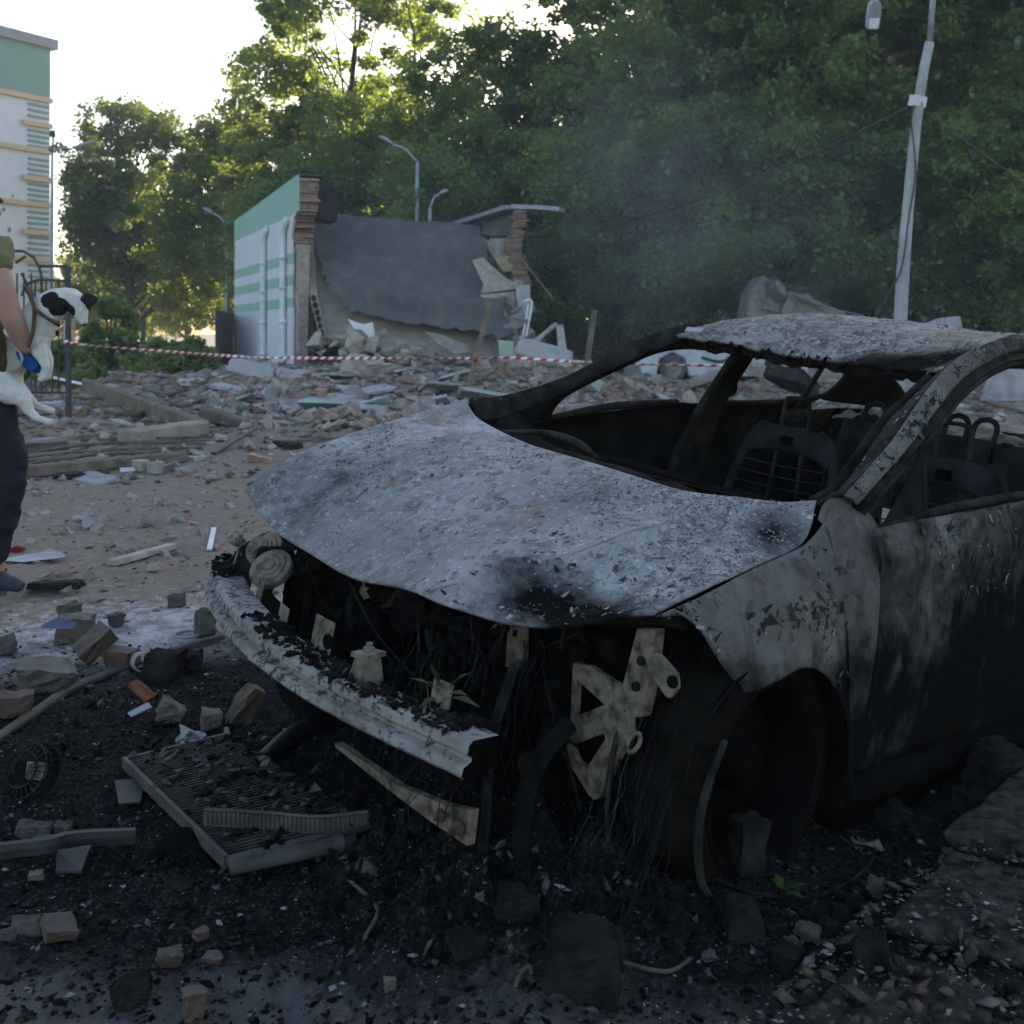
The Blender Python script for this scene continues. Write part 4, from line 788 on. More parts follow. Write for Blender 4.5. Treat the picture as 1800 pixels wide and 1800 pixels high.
def ridge(x, y, pts, w_, h_):          # pressed crease line
    P = np.array(pts); d2 = np.full(x.shape, 9.)
    for a_, b_ in zip(P[:-1], P[1:]):
        ab = b_-a_; tt = np.clip(((x-a_[0])*ab[0]+(y-a_[1])*ab[1])/(ab@ab), 0, 1); d2 = np.minimum(d2, np.hypot(x-a_[0]-tt*ab[0], y-a_[1]-tt*ab[1]))
    return h_*np.exp(-(d2/w_)**2)
edge_w = np.minimum(1, 8*np.minimum(sd, 1-sd))
G[..., 2] += edge_w*(ridge(X, Yy, [(.544, .28), (.371, .36), (.139, .48), (.015, .54), (-.16, .62)], .03, .012)+ridge(X, Yy, [(.47, -.45), (.2, -.42), (-.2, -.40)], .04, .012)+ridge(X, Yy, [(.35, .02), (-.1, .0)], .05, .006)-ridge(X, Yy, [(.40, -.50), (.22, -.50)], .06, .016)+ridge(X, Yy, [(-.02, -.55), (-.16, -.3)], .05, .010)+.004*fbm(X, Yy, 6, 3, 4)+.0016*fbm(X, Yy, 30, 3, 6))
HOOD_G = G.copy(); GZH = G
def hood_soot_shade(x, y, z):
    s_ = 1.0*np.exp(-((x-.36)/.09)**2-((y-.60)/.18)**2)+.55*np.exp(-((x-.40)/.07)**2-((y-.42)/.12)**2)+.75*np.exp(-((x+.13)/.10)**2-((y-.70)/.07)**2)+.40*np.exp(-((x-.33)/.14)**2-((y+.50)/.10)**2)
    return s_+.10*sm(.15, .50, x)+.06*sm(.2, .7, y)  # front gradient paints in the dimmer light there; the blobs are soot
hood = panel('hood', G, m_hood, soot_shade=hood_soot_shade, th=.006)
# dust line lying in the bonnet crease
dl = MB(); P = cr([(.535, .28, 0), (.371, .365, 0), (.139, .485, 0), (.06, .525, 0), (-.02, .56, 0)], 60)
for i, p in enumerate(P):
    pass
zline = hz(P[:, 0], P[:, 1])+.0115; dl.tube(np.c_[P[:, :2], zline], [.001, .003, .0045, .004, .0015], 6); dl.build('dust_line', m_ashp, hood, True)
# front lip under the bonnet, hood inner frame
lip = MB(); lip.tube([(q[0]-.05, q[1]*.97, q[2]-.008) for q in front], .006, 6, k=40); lip.build('hood_inner_edge', m_soot, hood, True)
# near fender
top = [(.329, .760, .747), (.20, .766, .779), (.074, .766, .818), (-.05, .765, .846), (-.164, .760, .872), (-.245, .752, .925), (-.30, .725, .957)]
fr_b = [(.255, .79, .752), (.168, .822, .642), (.110, .838, .590), (.04, .858, .612), (-.045, .866, .630), (-.13, .866, .605), (-.21, .862, .54), (-.262, .858, .46), (-.292, .852, .36), (-.305, .846, .29)]
# columns from front to rear: top edge to arch edge
cols = []
tp = cr(top, 40); bt_ = cr(fr_b, 40)
for i in range(40):
    a_, b_ = tp[i], bt_[i]; mid_ = (a_*.55+b_*.45); bul = .030*min(1, 4*(a_[2]-b_[2]))
    cols.append(cr([a_, a_*.85+b_*.15+np.array([0, .022, .006])*min(1, 5*(a_[2]-b_[2])), mid_+np.array([-.02*i/39*0, bul, .012]), b_*.8+a_*.2+np.array([0, .014, 0]), b_], 34))
G = np.stack(cols, 1)
G = wob(G, .004, 8, 15)
side_soot_shade = lambda x, y, z: .95*sm(.62, .38, z)*1.0+.55*sm(.70, .56, z)*sm(.0, -.25, x)+.3*sm(-.2, -.3, x)
fender = panel('front_fender', G, m_side, soot_shade=lambda x, y, z: .62*(1-sm(.46, .68, z+.10*x))+.40*(1-sm(.62, .76, z))+.15*sm(0, -.25, x))  # real soot low down, deepened by shade painted on the camera-facing side
fender['label'] = 'ash grey left front fender peeling above the black wheel arch'
# fender rear part up to door gap (triangular cowl side under the pillar)
rows = [[(-.232, .738, .922), (-.283, .716, .953), (-.36, .715, .988)], [(-.23, .775, .895), (-.31, .79, .905), (-.418, .782, .905)], [(-.235, .80, .80), (-.29, .845, .80), (-.325, .858, .80)], [(-.25, .84, .66), (-.29, .862, .66), (-.325, .866, .66)], [(-.262, .857, .47), (-.295, .860, .47), (-.322, .860, .47)], [(-.292, .853, .35), (-.30, .853, .33), (-.312, .85, .31)]]
panel('fender_rear', wob(loft(rows, 16, 40), .003, 8, 19), m_side, soot_shade=lambda x, y, z: .75*(1-sm(.45, .84, z))+.14)
# arch liner, far fender
mb = MB(); G = loft([[(x_, y_, z_) for x_, z_ in ((.22, .50), (.17, .60), (.0, .68), (-.15, .65), (-.25, .54), (-.30, .38), (-.31, .22))] for y_ in (.84, .70, .45)], 24, 8); mb.grid(G); mb.add([(.25, .42, .2), (.25, .42, .66), (-.45, .42, .70), (-.45, .42, .2)], [(0, 1, 2, 3)]); solid(mb.build('wheel_arch_liner', m_soot_shade, car, True), .004)
topR = [(.20, -.73, .868), (.19, -.73, .872), (.171, -.728, .88), (-.035, -.712, .945), (-.27, -.69, 1.02)]
panel('far_fender', wob(loft([topR, [(p[0], -.84, p[2]-.10) for p in topR], [(.12, -.86, .60), (.10, -.87, .63), (.05, -.87, .66), (-.2, -.87, .60), (-.33, -.87, .42)]], 40, 16), .005, 7, 22), m_side, soot_shade=lambda x, y, z: .8*(1-sm(.6, .8, z)))
# doors and sill, near side
def side_panel(name, x0, x1, zt0, zt1, lab=None):
    xs = np.linspace(x0, x1, 40); rowsz = []
    for k_, (dy, f) in enumerate(((-.012, 1), (.0, .97), (.022, .86), (.012, .70), (.028, .55), (.03, .38), (.018, .2), (.0, .06), (-.03, 0))):
        rowsz.append([(x_, .842+dy+.006*math.sin(3*x_), (.315-.06*(x_-x0)/(x1-x0)*0)*(1-f)+(zt0+(zt1-zt0)*(x_-x0)/(x1-x0))*f) for x_ in xs])
    o = panel(name, wob(loft(rowsz, 60, 44), .005, 5, int(-x0*10)+30), m_side, soot_shade=lambda x, y, z: .42+.55*(1-sm(.55, .95, z))+.15*sm(-.5, -1.0, x)-.30*np.exp(-((x+.55)/.16)**2-((z-.68)/.20)**2))  # burnt door: soot together with painted shade on its outer face
    return o
d1 = side_panel('front_door', -.328, -1.34, .912, .985); side_panel('rear_door', -1.352, -2.22, .985, 1.03)
mb = MB(); mb.tube([(-.42, .80, .905), (-.75, .815, .955), (-1.34, .82, .99)], .012, 6, k=20).tube([(-.42, .775, .90), (-.75, .79, .945), (-1.34, .80, .985)], .009, 6, k=20); mb.build('window_sill', m_pill, d1, True)
mb = MB(); mb.tube([(-.32, .82, .29), (-.8, .825, .30), (-2.25, .83, .32)], [.04, .05, .05], 8, k=20).box((-1.3, .78, .24), (1.9, .06, .12)); mb.build('door_sill', m_soot_shade, car, True)
panel('rear_quarter', wob(loft([[(-2.2, .80, 1.03), (-2.8, .78, 1.06), (-3.45, .70, 1.02)], [(-2.2, .865, .85), (-2.8, .86, .88), (-3.5, .76, .85)], [(-2.23, .86, .32), (-2.62, .87, .66), (-3.0, .86, .42)]], 30, 20), .006, 5, 33), m_side, soot_shade=lambda x, y, z: x*0+.7)
panel('rear_quarter', wob(loft([[(-2.2, -.80, 1.03), (-2.8, -.78, 1.06), (-3.45, -.70, 1.02)], [(-2.2, -.865, .85), (-2.8, -.86, .88), (-3.5, -.76, .85)], [(-2.23, -.86, .32), (-2.62, -.87, .66), (-3.0, -.86, .42)]], 30, 20), .006, 5, 34), m_side, soot_shade=lambda x, y, z: x*0+.7)
panel('boot_lid', wob(loft([[(-2.85, y_, 1.03+.02*(1-(y_/.7)**2)) for y_ in np.linspace(-.68, .68, 7)], [(-3.2, y_, 1.05+.02*(1-(y_/.7)**2)) for y_ in np.linspace(-.66, .66, 7)], [(-3.5, y_, .98) for y_ in np.linspace(-.64, .64, 7)], [(-3.56, y_, .6) for y_ in np.linspace(-.64, .64, 7)]], 30, 24), .008, 4, 36), m_roof, soot_shade=lambda x, y, z: x*0+.15)
panel('rear_bumper_panel', loft([[(-3.55, y_, .6) for y_ in (-.7, 0, .7)], [(-3.56, y_, .3) for y_ in (-.7, 0, .7)]], 8, 5), m_side, soot_shade=lambda x, y, z: x*0+.9)
# far side doors (inner faces seen through the cabin)
panel('far_door', wob(loft([[(-.40, -.735, .915), (-.671, -.745, .960), (-1.42, -.765, 1.045)], [(-.40, -.80, .86), (-.7, -.82, .9), (-1.42, -.83, .97)], [(-.40, -.80, .5), (-.7, -.80, .5), (-1.42, -.80, .5)], [(-.40, -.79, .28), (-.7, -.79, .28), (-1.42, -.79, .28)]], 30, 24), .008, 6, 41), m_soot)
panel('far_rear_door', wob(loft([[(-1.42, -.765, 1.045), (-1.75, -.765, 1.048), (-2.42, -.76, 1.105)], [(-1.42, -.83, .97), (-1.75, -.83, .97), (-2.4, -.83, 1.0)], [(-1.42, -.80, .3), (-1.75, -.80, .3), (-2.3, -.80, .4)]], 30, 20), .008, 6, 42), m_soot)
mb = MB(); mb.tube([(-.42, -.72, .925), (-.671, -.74, .962), (-1.03, -.755, 1.02), (-1.423, -.76, 1.052)], [.006, .012, .016, .012], 6, k=24).tube([(-1.64, -.765, 1.05), (-2.2, -.765, 1.08), (-2.45, -.75, 1.12)], .013, 6, k=20); mb.build('far_window_sill', m_pill, car, True)
# pillars
def strip_(name, rows, m, nu=40, nv=8, th=.008, s_=None, seed=1, amp=.002): 
    return panel(name, wob(loft(rows, nu, nv), amp, 12, seed), m, th=th, soot_shade=s_)
Ain = [(-.286, .700, .957), (-.429, .685, 1.005), (-.652, .640, 1.143), (-.822, .600, 1.208), (-1.02, .560, 1.285)]
Amid = [(-.33, .738, .975), (-.44, .722, 1.030), (-.585, .702, 1.112), (-.775, .672, 1.240), (-.99, .635, 1.337), (-1.233, .62, 1.402), (-1.432, .61, 1.433), (-1.9, .60, 1.43), (-2.4, .58, 1.33), (-2.9, .62, 1.08)]
Aout_ = [(-.36, .77, .945), (-.45, .762, .995), (-.60, .745, 1.07), (-.76, .722, 1.155), (-.93, .695, 1.245), (-1.161, .67, 1.325), (-1.4, .66, 1.36), (-1.9, .655, 1.36), (-2.4, .66, 1.26), (-2.8, .72, 1.06)]
strip_('a_pillar', [[(p[0]-.006, p[1]-.008, p[2]-.010) for p in Ain], [(-.31, .718, .972), (-.437, .705, 1.018), (-.62, .672, 1.13), (-.80, .638, 1.226), (-1.03, .60, 1.325)], Amid[:5]], m_pill, 50, 10, seed=2, s_=lambda x, y, z: .05+.0*x)
strip_('window_frame', [[(a_[0]*.42+b_[0]*.58, a_[1]*.42+b_[1]*.58+.004, a_[2]*.42+b_[2]*.58) for a_, b_ in zip(Amid, Aout_)], [(a_[0]*.2+b_[0]*.8, a_[1]*.2+b_[1]*.8-.012, a_[2]*.2+b_[2]*.8) for a_, b_ in zip(Amid, Aout_)], Aout_], m_pill, 90, 10, seed=4)
strip_('roof_rail', [Amid, [(a_[0]*.7+b_[0]*.3, a_[1]*.7+b_[1]*.3+.010, a_[2]*.7+b_[2]*.3+.004) for a_, b_ in zip(Amid, Aout_)], [(a_[0]*.42+b_[0]*.58, a_[1]*.42+b_[1]*.58+.006, a_[2]*.42+b_[2]*.58) for a_, b_ in zip(Amid, Aout_)]], m_side, 90, 10, seed=3, s_=lambda x, y, z: .05+.55*sm(-.95, -1.15, x)*1.0)
mb = MB(); mb.tube([(p[0]-.02, p[1]-.012, p[2]-.008) for p in Aout_], .012, 6, k=60).tube([(p[0]-.035, p[1]-.035, p[2]-.012) for p in Aout_], .014, 6, k=60); mb.build('door_frame_seal', m_pill, car, True)
mb = MB(); mb.tube([(p[0]-.012, p[1]-.03, p[2]-.022) for p in Ain], .022, 6, k=40); mb.build('pillar_inner', m_soot, car, True)
# quarter mirror triangle ahead of the front window
mb = MB().add([(-.43, .785, .905), (-.66, .74, 1.09), (-.60, .80, .925)], [(0, 1, 2)]); mb.tube([(-.60, .80, .925), (-.655, .745, 1.10)], .010, 6); solid(mb.build('mirror_base', m_soot, car), .006)
# far A pillar: lit outer strip and black inner face
ARt = [(-.286, -.680, 1.030), (-.462, -.670, 1.056), (-.702, -.650, 1.134), (-.944, -.620, 1.259), (-1.190, -.600, 1.349), (-1.42, -.585, 1.39)]
ARb = [(-.285, -.64, .962), (-.432, -.64, .985), (-.641, -.635, 1.065), (-.903, -.60, 1.188), (-1.135, -.572, 1.283), (-1.3, -.56, 1.33)]
strip_('far_a_pillar', [ARt, [((a_[0]+b_[0])/2, (a_[1]+b_[1])/2+.012, (a_[2]+b_[2])/2) for a_, b_ in zip(ARt, ARb)], ARb], m_pill, 50, 10, .012, seed=5)
mb = MB(); mb.poly([(-.43, -.66, .965), (-.66, -.70, 1.065), (-.75, -.715, 1.065), (-.68, -.735, .962)], (0, -.03, 0)); mb.tube([(-.68, -.735, .96), (-.745, -.72, 1.06), (-.966, -.665, 1.185), (-1.192, -.625, 1.275), (-1.6, -.62, 1.30)], .018, 6, k=30).tube([(-1.05, -.60, 1.255), (-1.3, -.60, 1.315), (-1.7, -.60, 1.325), (-2.1, -.60, 1.305), (-2.5, -.60, 1.25)], [.02, .036, .04, .04, .05], 8, k=30); mb.build('far_window_frame', m_soot, car, True)
def post(name, a_, b_, wd, m, dp=.05):
    mb = MB(); a_ = [Vector(q) for q in a_]; b_ = [Vector(q) for q in b_]
    G = loft([[tuple(q) for q in a_], [tuple((p+q)/2+Vector((0, -.02, 0))) for p, q in zip(a_, b_)], [tuple(q) for q in b_]], 20, 6); o = panel(name, wob(G, .003, 14, 8), m, th=dp); return o
post('far_b_pillar', [(-1.40, -.76, .70), (-1.431, -.74, .86), (-1.525, -.70, 1.077), (-1.623, -.63, 1.30)], [(-1.60, -.77, .70), (-1.634, -.76, .858), (-1.663, -.72, 1.051), (-1.745, -.64, 1.30)], .1, m_pill, .03)
post('b_pillar', [(-1.33, .80, .95), (-1.42, .73, 1.15), (-1.50, .66, 1.36)], [(-1.46, .80, .95), (-1.52, .73, 1.15), (-1.58, .66, 1.36)], .1, m_pill, .03)
mb = MB(); mb.tube([(-1.60, -.70, 1.17), (-1.64, -.66, 1.16), (-1.65, -.66, 1.11), (-1.60, -.70, 1.10)], .010, 6, k=14); mb.build('belt_anchor', m_soot, car, True)
mb = MB(); mb.tube([(-2.22, -.745, 1.05), (-2.25, -.70, 1.17), (-2.275, -.655, 1.28)], [.016, .014, .012], 6, k=10); mb.build('window_divider', m_pill, car, True)
post('far_c_pillar', [(-2.40, -.74, 1.10), (-2.49, -.705, 1.19), (-2.475, -.68, 1.24), (-2.33, -.64, 1.31)], [(-3.03, -.66, 1.08), (-2.92, -.62, 1.15), (-2.75, -.60, 1.23), (-2.55, -.56, 1.33)], .1, m_soot, .03)
post('c_pillar', [(-2.35, .76, 1.06), (-2.42, .70, 1.17), (-2.40, .66, 1.29)], [(-3.0, .70, 1.05), (-2.85, .64, 1.15), (-2.6, .60, 1.31)], .1, m_side, .02)
# roof
roof_pts = [(-1.164, -.53, 1.316), (-1.225, -.25, 1.300), (-1.213, .05, 1.288), (-1.172, .35, 1.286), (-1.11, .50, 1.288), (-1.30, -.52, 1.365), (-1.34, -.25, 1.372), (-1.33, .05, 1.362), (-1.30, .35, 1.352), (-1.21, .55, 1.362),
            (-1.45, -.3, 1.425), (-1.5, 0, 1.432), (-1.45, .3, 1.405), (-1.8, -.3, 1.443), (-1.8, 0, 1.455), (-1.8, .3, 1.44), (-2.2, -.3, 1.415), (-2.2, 0, 1.43), (-2.2, .3, 1.415), (-2.55, -.3, 1.345), (-2.55, 0, 1.355), (-2.55, .3, 1.345),
            (-1.42, -.585, 1.385), (-1.8, -.58, 1.405), (-2.3, -.56, 1.36), (-2.6, -.55, 1.30), (-1.3, .62, 1.405), (-1.45, .605, 1.43), (-1.9, .59, 1.425), (-2.4, .57, 1.34), (-2.6, .56, 1.30)]
rz_ = rbf(roof_pts); fr_ = cr([(-1.16, -.585, 0), (-1.164, -.53, 0), (-1.225, -.25, 0), (-1.213, .05, 0), (-1.172, .35, 0), (-1.10, .52, 0), (-1.06, .60, 0)], 110); bk_ = cr([(-2.62, y_, 0) for y_ in (-.56, 0, .57)], 110)
t = (np.linspace(0, 1, 100)**1.3)[:, None, None]; G = fr_[None]*(1-t)+bk_[None]*t
G[..., 2] = rz_(G[..., 0], G[..., 1])+.006*fbm(G[..., 0], G[..., 1], 9, 4, 51)+.004*fbm(G[..., 0], G[..., 1], 35, 3, 52)-.012*(1-sm(0, .06, t[..., 0]))*(fbm(G[..., 0]*0, G[..., 1], 8, 3, 5)+.3)
ROOF_G = G.copy()
roof = panel('roof', G, m_roof, th=.012, soot_shade=lambda x, y, z: .75*np.exp(-((x+1.22)/.10)**2-((y-.36)/.22)**2)+.5*np.exp(-((x+1.17)/.06)**2)*sm(-.2, .1, y)+.4*np.exp(-((x+1.25)/.07)**2-((y+.5)/.08)**2))
mb = MB(); mb.tube([(p[0]-.024, p[1], p[2]-.022+.006*math.sin(i_*37)) for i_, p in enumerate(cr([q_ for q_ in roof_pts[:5]], 30))], [.016+.006*math.sin(i_*2.7) for i_ in range(30)], 7); g = np.random.default_rng(14); hp2 = cr(roof_pts[:5], 200)
for i in range(420): p = hp2[g.integers(0, 200)]+np.array([-.012, 0, -.012])+g.normal(size=3)*[.008, .01, .007]; s_ = .003+.008*g.random()**2; mb.hull([tuple(p+g.normal(size=3)*s_) for _ in range(7)]); mb.build('roof_header', m_pill, roof)['kind'] = 'stuff'
mb = MB().box((-1.15, -.48, 1.345), (.03, .065, .004), (0, .6, .30)); bevel(mb.build('visor_plate', m_steel, roof), .002)
# cowl, bulkhead, floor
strip_('cowl_panel', [[(p[0]-.01, p[1], p[2]-.015) for p in back], [(p[0]-.09, p[1]*1.0, p[2]-.045) for p in back], [(p[0]-.20, p[1], p[2]-.03) for p in back], [(p[0]-.34, p[1], p[2]-.10) for p in back]], m_soot, 60, 20, .004, seed=61, amp=.016)
mb = MB(); mb.box((-.36, 0, .6), (.03, 1.5, .62)).box((-1.6, 0, .27), (2.6, 1.56, .04)).box((-.47, .765, .60), (.26, .02, .60)).poly([(-.3, -.66, .25), (-.3, -.66, .88), (.28, -.64, .66), (.40, -.58, .52), (.40, -.58, .28)], (0, .01, 0)).box((-.15, 0, .30), (.5, .7, .03)); mb.build('floor_pan', m_soot_shade, car)
mb = MB(); mb.tube([(-.50, -.66, .86), (-.52, -.2, .87), (-.52, .3, .85), (-.48, .68, .86)], .045, 8, k=30); g = np.random.default_rng(4)
for i in range(26):
    y_ = g.uniform(-.65, .65); mb.tube([(-.48+g.uniform(-.1, .1), y_, .86), (-.5+g.uniform(-.15, .1), y_+g.uniform(-.1, .1), .78), (-.5+g.uniform(-.15, .1), y_+g.uniform(-.2, .2), .6)], g.uniform(.004, .012), 5, k=8)
mb.build('dashboard_frame', m_soot_shade, car, True)
mb = MB(); mb.tube([(-.18, -.36, .968), (-.22, -.2, .985), (-.205, -.05, .975), (-.15, .08, .955)], [.004, .010, .012, .005], 6, k=16); mb.build('wiper_arm', m_pill, car, True)
# seats
def seat(x0, y0, rot=0):
    s_ = MB(); W_ = .225; zt = 1.005
    for q in (-1, 1):
        s_.tube([(x0+.16, y0+q*.235, .42), (x0+.10, y0+q*.24, .60), (x0+.02, y0+q*.225, .82), (x0-.01, y0+q*.19, .95), (x0-.02, y0+q*.13, zt-.005)], [.016, .018, .018, .016, .014], 7, k=18)
        s_.tube([(x0+.06, y0+q*.075, .46), (x0+.01, y0+q*.065, .75), (x0-.012, y0+q*.055, .96)], .008, 6, k=10)
    fr_s = s_.build('seat_frame', m_seat, car, True)
    G = loft([[(x0-.015, y0-.15, zt+.01), (x0-.02, y0-.05, zt-.005), (x0-.02, y0+.06, zt), (x0-.015, y0+.15, zt-.015)], [(x0+.005, y0-.19, zt-.05), (x0+.012, y0-.05, zt-.05), (x0+.012, y0+.06, zt-.05), (x0, y0+.19, zt-.06)], [(x0+.01, y0-.225, zt-.13), (x0, y0-.09, zt-.10), (x0, y0+.09, zt-.10), (x0+.01, y0+.225, zt-.15)]], 26, 12)
    solid(MB().grid(wob(G, .006, 16, int(x0*10)+9)).build('seat_crossplate', m_seat, fr_s, True), .006)
    MB().box((x0+.02, y0+.005, zt-.055), (.02, .05, .035)).build('latch_hole', m_soot_shade, fr_s)
    h_ = MB(); h_.tube([(x0-.025, y0-.062, zt-.01), (x0-.03, y0-.058, zt+.09), (x0-.03, y0-.04, zt+.115), (x0-.03, y0+.04, zt+.115), (x0-.03, y0+.058, zt+.09), (x0-.025, y0+.062, zt-.01)], .0075, 7, k=40); h_.build('headrest_hoop', m_seat, fr_s, True)
    sp = MB()
    for i in range(9): sp.tube([(x0+.07, y0-.22+.0*i, .50+.045*i), (x0+.045, y0, .49+.045*i), (x0+.07, y0+.22, .50+.045*i)], .0028, 4, k=8)
    sp.build('seat_springs', m_seat, fr_s); return fr_s
seat(-1.70, -.40); seat(-1.52, .36)
# rear bench and parcel shelf heaped with ash
mb = MB()
for y_ in (-.42, -.06, .3): mb.box((-2.32, y_, .86), (.05, .33, .34), (0, -.25, 0), jit=.01)
for y_ in (-.48, -.38, -.10, .02, .26, .38): mb.tube([(-2.33, y_, 1.0), (-2.36, y_, 1.09), (-2.37, y_+.045, 1.115), (-2.36, y_+.09, 1.09), (-2.33, y_+.09, 1.0)], .012, 6, k=16)
for y_ in np.linspace(-.6, .5, 12): mb.tube([(-2.25, y_, .55), (-2.29, y_, .98)], .006, 5)
mb.build('rear_seat_frame', m_seat, car)
mb = MB(); xs = np.linspace(-2.36, -2.95, 40); ys = np.linspace(-.66, .66, 80); Xg, Yg = np.meshgrid(xs, ys, indexing='ij'); Zg = 1.035+.05*fbm(Xg, Yg, 5, 4, 71)+.035*fbm(Xg, Yg, 19, 4, 72)+.02*np.sin((Xg+2.36)*-6); mb.grid(np.stack([Xg, Yg, Zg], -1)); mb.build('parcel_shelf', m_ashp, car, True)
# engine bay
mb = MB(); g = np.random.default_rng(12)
mb.box((.05, -.1, .50), (.36, .5, .34), jit=.03).box((.08, -.12, .70), (.26, .36, .08), jit=.02).box((.12, .32, .47), (.26, .24, .24), jit=.03).lathe([(0, .06), (.10, .06), (.11, 0), (.10, -.06), (0, -.06)], 18, Matrix.Translation((.28, -.30, .5)) @ Matrix.Rotation(R(90), 4, 'Y')).lathe([(0, .05), (.06, .05), (.07, 0), (0, -.05)], 16, Matrix.Translation((.30, -.02, .58)) @ Matrix.Rotation(R(80), 4, 'Y')).lathe([(0, .05), (.05, .05), (.055, 0), (0, -.05)], 16, Matrix.Translation((.30, .14, .44)) @ Matrix.Rotation(R(90), 4, 'Y'))
for i in range(60):
    p = np.array([g.uniform(.1, .42), g.uniform(-.55, .62), g.uniform(.34, .66)]); q = p+g.normal(size=3)*[.06, .13, .07]; r_ = (p+q)/2+g.normal(size=3)*.06; mb.tube([p, r_, q], g.choice([.004, .006, .01, .018, .03], p=[.35, .3, .2, .1, .05]), 6, k=8)
for i in range(40):
    p = (g.uniform(.12, .40), g.uniform(-.5, .6), g.uniform(.32, .62)); s_ = g.uniform(.02, .09); mb.box(p, (s_*g.uniform(.4, 1.2), s_, s_*g.uniform(.3, 1)), tuple(g.normal(size=3)), jit=s_*.1)
mb.v = [(min(x_, .47), y_, min(z_, float(hz(np.array(min(x_, .47)), np.array(y_)))-.035)) for x_, y_, z_ in mb.v]; mb.build('engine', m_soot, car)
mb = MB()
for (x0_, y0_, z0_, x1_, y1_, z1_, r_) in ((.30, -.26, .60, .40, -.18, .46, .035), (.36, .10, .62, .40, .16, .48, .012), (.44, -.05, .64, .44, .06, .42, .004), (.50, -.10, .62, .47, .25, .44, .003)): mb.tube([(x0_, y0_, z0_), ((x0_+x1_)/2+.03, (y0_+y1_)/2, (z0_+z1_)/2), (x1_, y1_, z1_)], r_, 6, k=10)
mb.tube([(.28, -.1, .52), (.38, -.02, .57), (.40, .12, .585), (.36, .24, .56)], .011, 6, k=20); mb.build('hoses', m_tyre, car, True)
mb = MB()                                   # latch plates under the bonnet lip
[MB().box(*q_, jit=.005).build('latch_plate', m_rust, car) for q_ in (((.42, -.02, .60), (.01, .08, .05), (0, .2, .1)), ((.43, -.14, .60), (.01, .03, .08), (.35, .2, .2)), ((.34, .37, .59), (.012, .05, .14), (0, .1, .25)), ((.33, .30, .615), (.012, .09, .05), (.2, .1, .2)))]
mb = MB(); g = np.random.default_rng(28)      # melted lumps hanging in the engine bay
for i in range(420):
    p = np.array([g.uniform(.22, .50), g.uniform(-.45, .66), g.uniform(.28, .66)]); p[2] = min(p[2], float(hz(np.array(p[0]), np.array(p[1])))-.05); p[0] = min(p[0], .24) if p[1] > .47 else p[0]; s_ = .005+.018*g.random()**2; mb.hull([tuple(p+g.normal(size=3)*s_*[1, 1, 1.3]) for _ in range(14)])
for i in range(46):
    p = np.array([g.uniform(.30, .52), g.uniform(-.3, .46), g.uniform(.52, .62)]); mb.tube([p, p+g.normal(size=3)*[.02, .03, .01]+[0, 0, -.1], p+g.normal(size=3)*[.03, .05, .02]+[0, 0, -.22], p+g.normal(size=3)*[.04, .06, .02]+[0, 0, -.30]], g.choice([.002, .004, .007, .012]), 5, k=12)
mb.build('melted_debris', m_soot_shade, car, fix=False)['kind'] = 'stuff'
mb = MB(); g = np.random.default_rng(21)      # strands of burnt wire hanging in the front corner
for i in range(70):
    y_ = g.uniform(.22, .50); x_ = g.uniform(.36, .60); z_ = g.uniform(.45, .66); pts = [(x_, y_, z_)]
    for j in range(5): pts.append((pts[-1][0]+g.normal()*.018+.006, pts[-1][1]+g.normal()*.020, pts[-1][2]-g.uniform(.02, .08)))
    mb.tube(pts, g.uniform(.0006, .0016), 3, False, k=14)
for i in range(4):
    y_ = g.uniform(.46, .54); mb.tube([(.45, y_, .58), (.5, y_+.01, .45), (.48, y_-.01, .32), (.5, y_+.02, .17)], g.uniform(.004, .009), 6, k=12)
o = mb.build('wire_strands', m_tyre, car, fix=False); o['kind'] = 'stuff'
# bumper beam: curved box section with a groove along its face
yb = np.array([-.78, -.70, -.44, -.10, .20, .456, .640]); xb = np.array([.50, .57, .664, .735, .743, .712, .680])
yy = np.linspace(-.78, .640, 90); P = cr(np.c_[xb, yb, xb*0], 90); xx, yy = P[:, 0], P[:, 1]
zc = np.interp(yy, [-.8, -.6, .7], [.462, .447, .440])
prof = [(-.085, .062), (-.01, .068), (.002, .060), (.004, .042), (-.010, .035), (-.010, .027), (.010, .020), (.016, .004), (.004, -.006), (-.05, -.008), (-.085, .0), (-.085, .062)]
tx = np.gradient(xx); ty = np.gradient(yy); L_ = np.hypot(tx, ty); nx, ny = ty/L_, -tx/L_
G = np.stack([np.stack([xx+nx*a_, yy+ny*a_, zc+b_+.0025*fbm(xx, yy, 12, 3, 7)], -1) for a_, b_ in prof], 0)
bb = MB().grid(G); n0 = G.shape[1]; bb.f += [tuple(i*n0 for i in range(len(prof)-1)), tuple(i*n0+n0-1 for i in range(len(prof)-2, -1, -1))]; bb.mi += [1, 1]
beam = bb.build('bumper_beam', [m_beam, m_soot_shade], car, True); beam.data.polygons.foreach_set('use_smooth', [False]*len(beam.data.polygons)); bevel(beam, .0025)  # end caps coloured black in place of the shaded hollow inside the beam
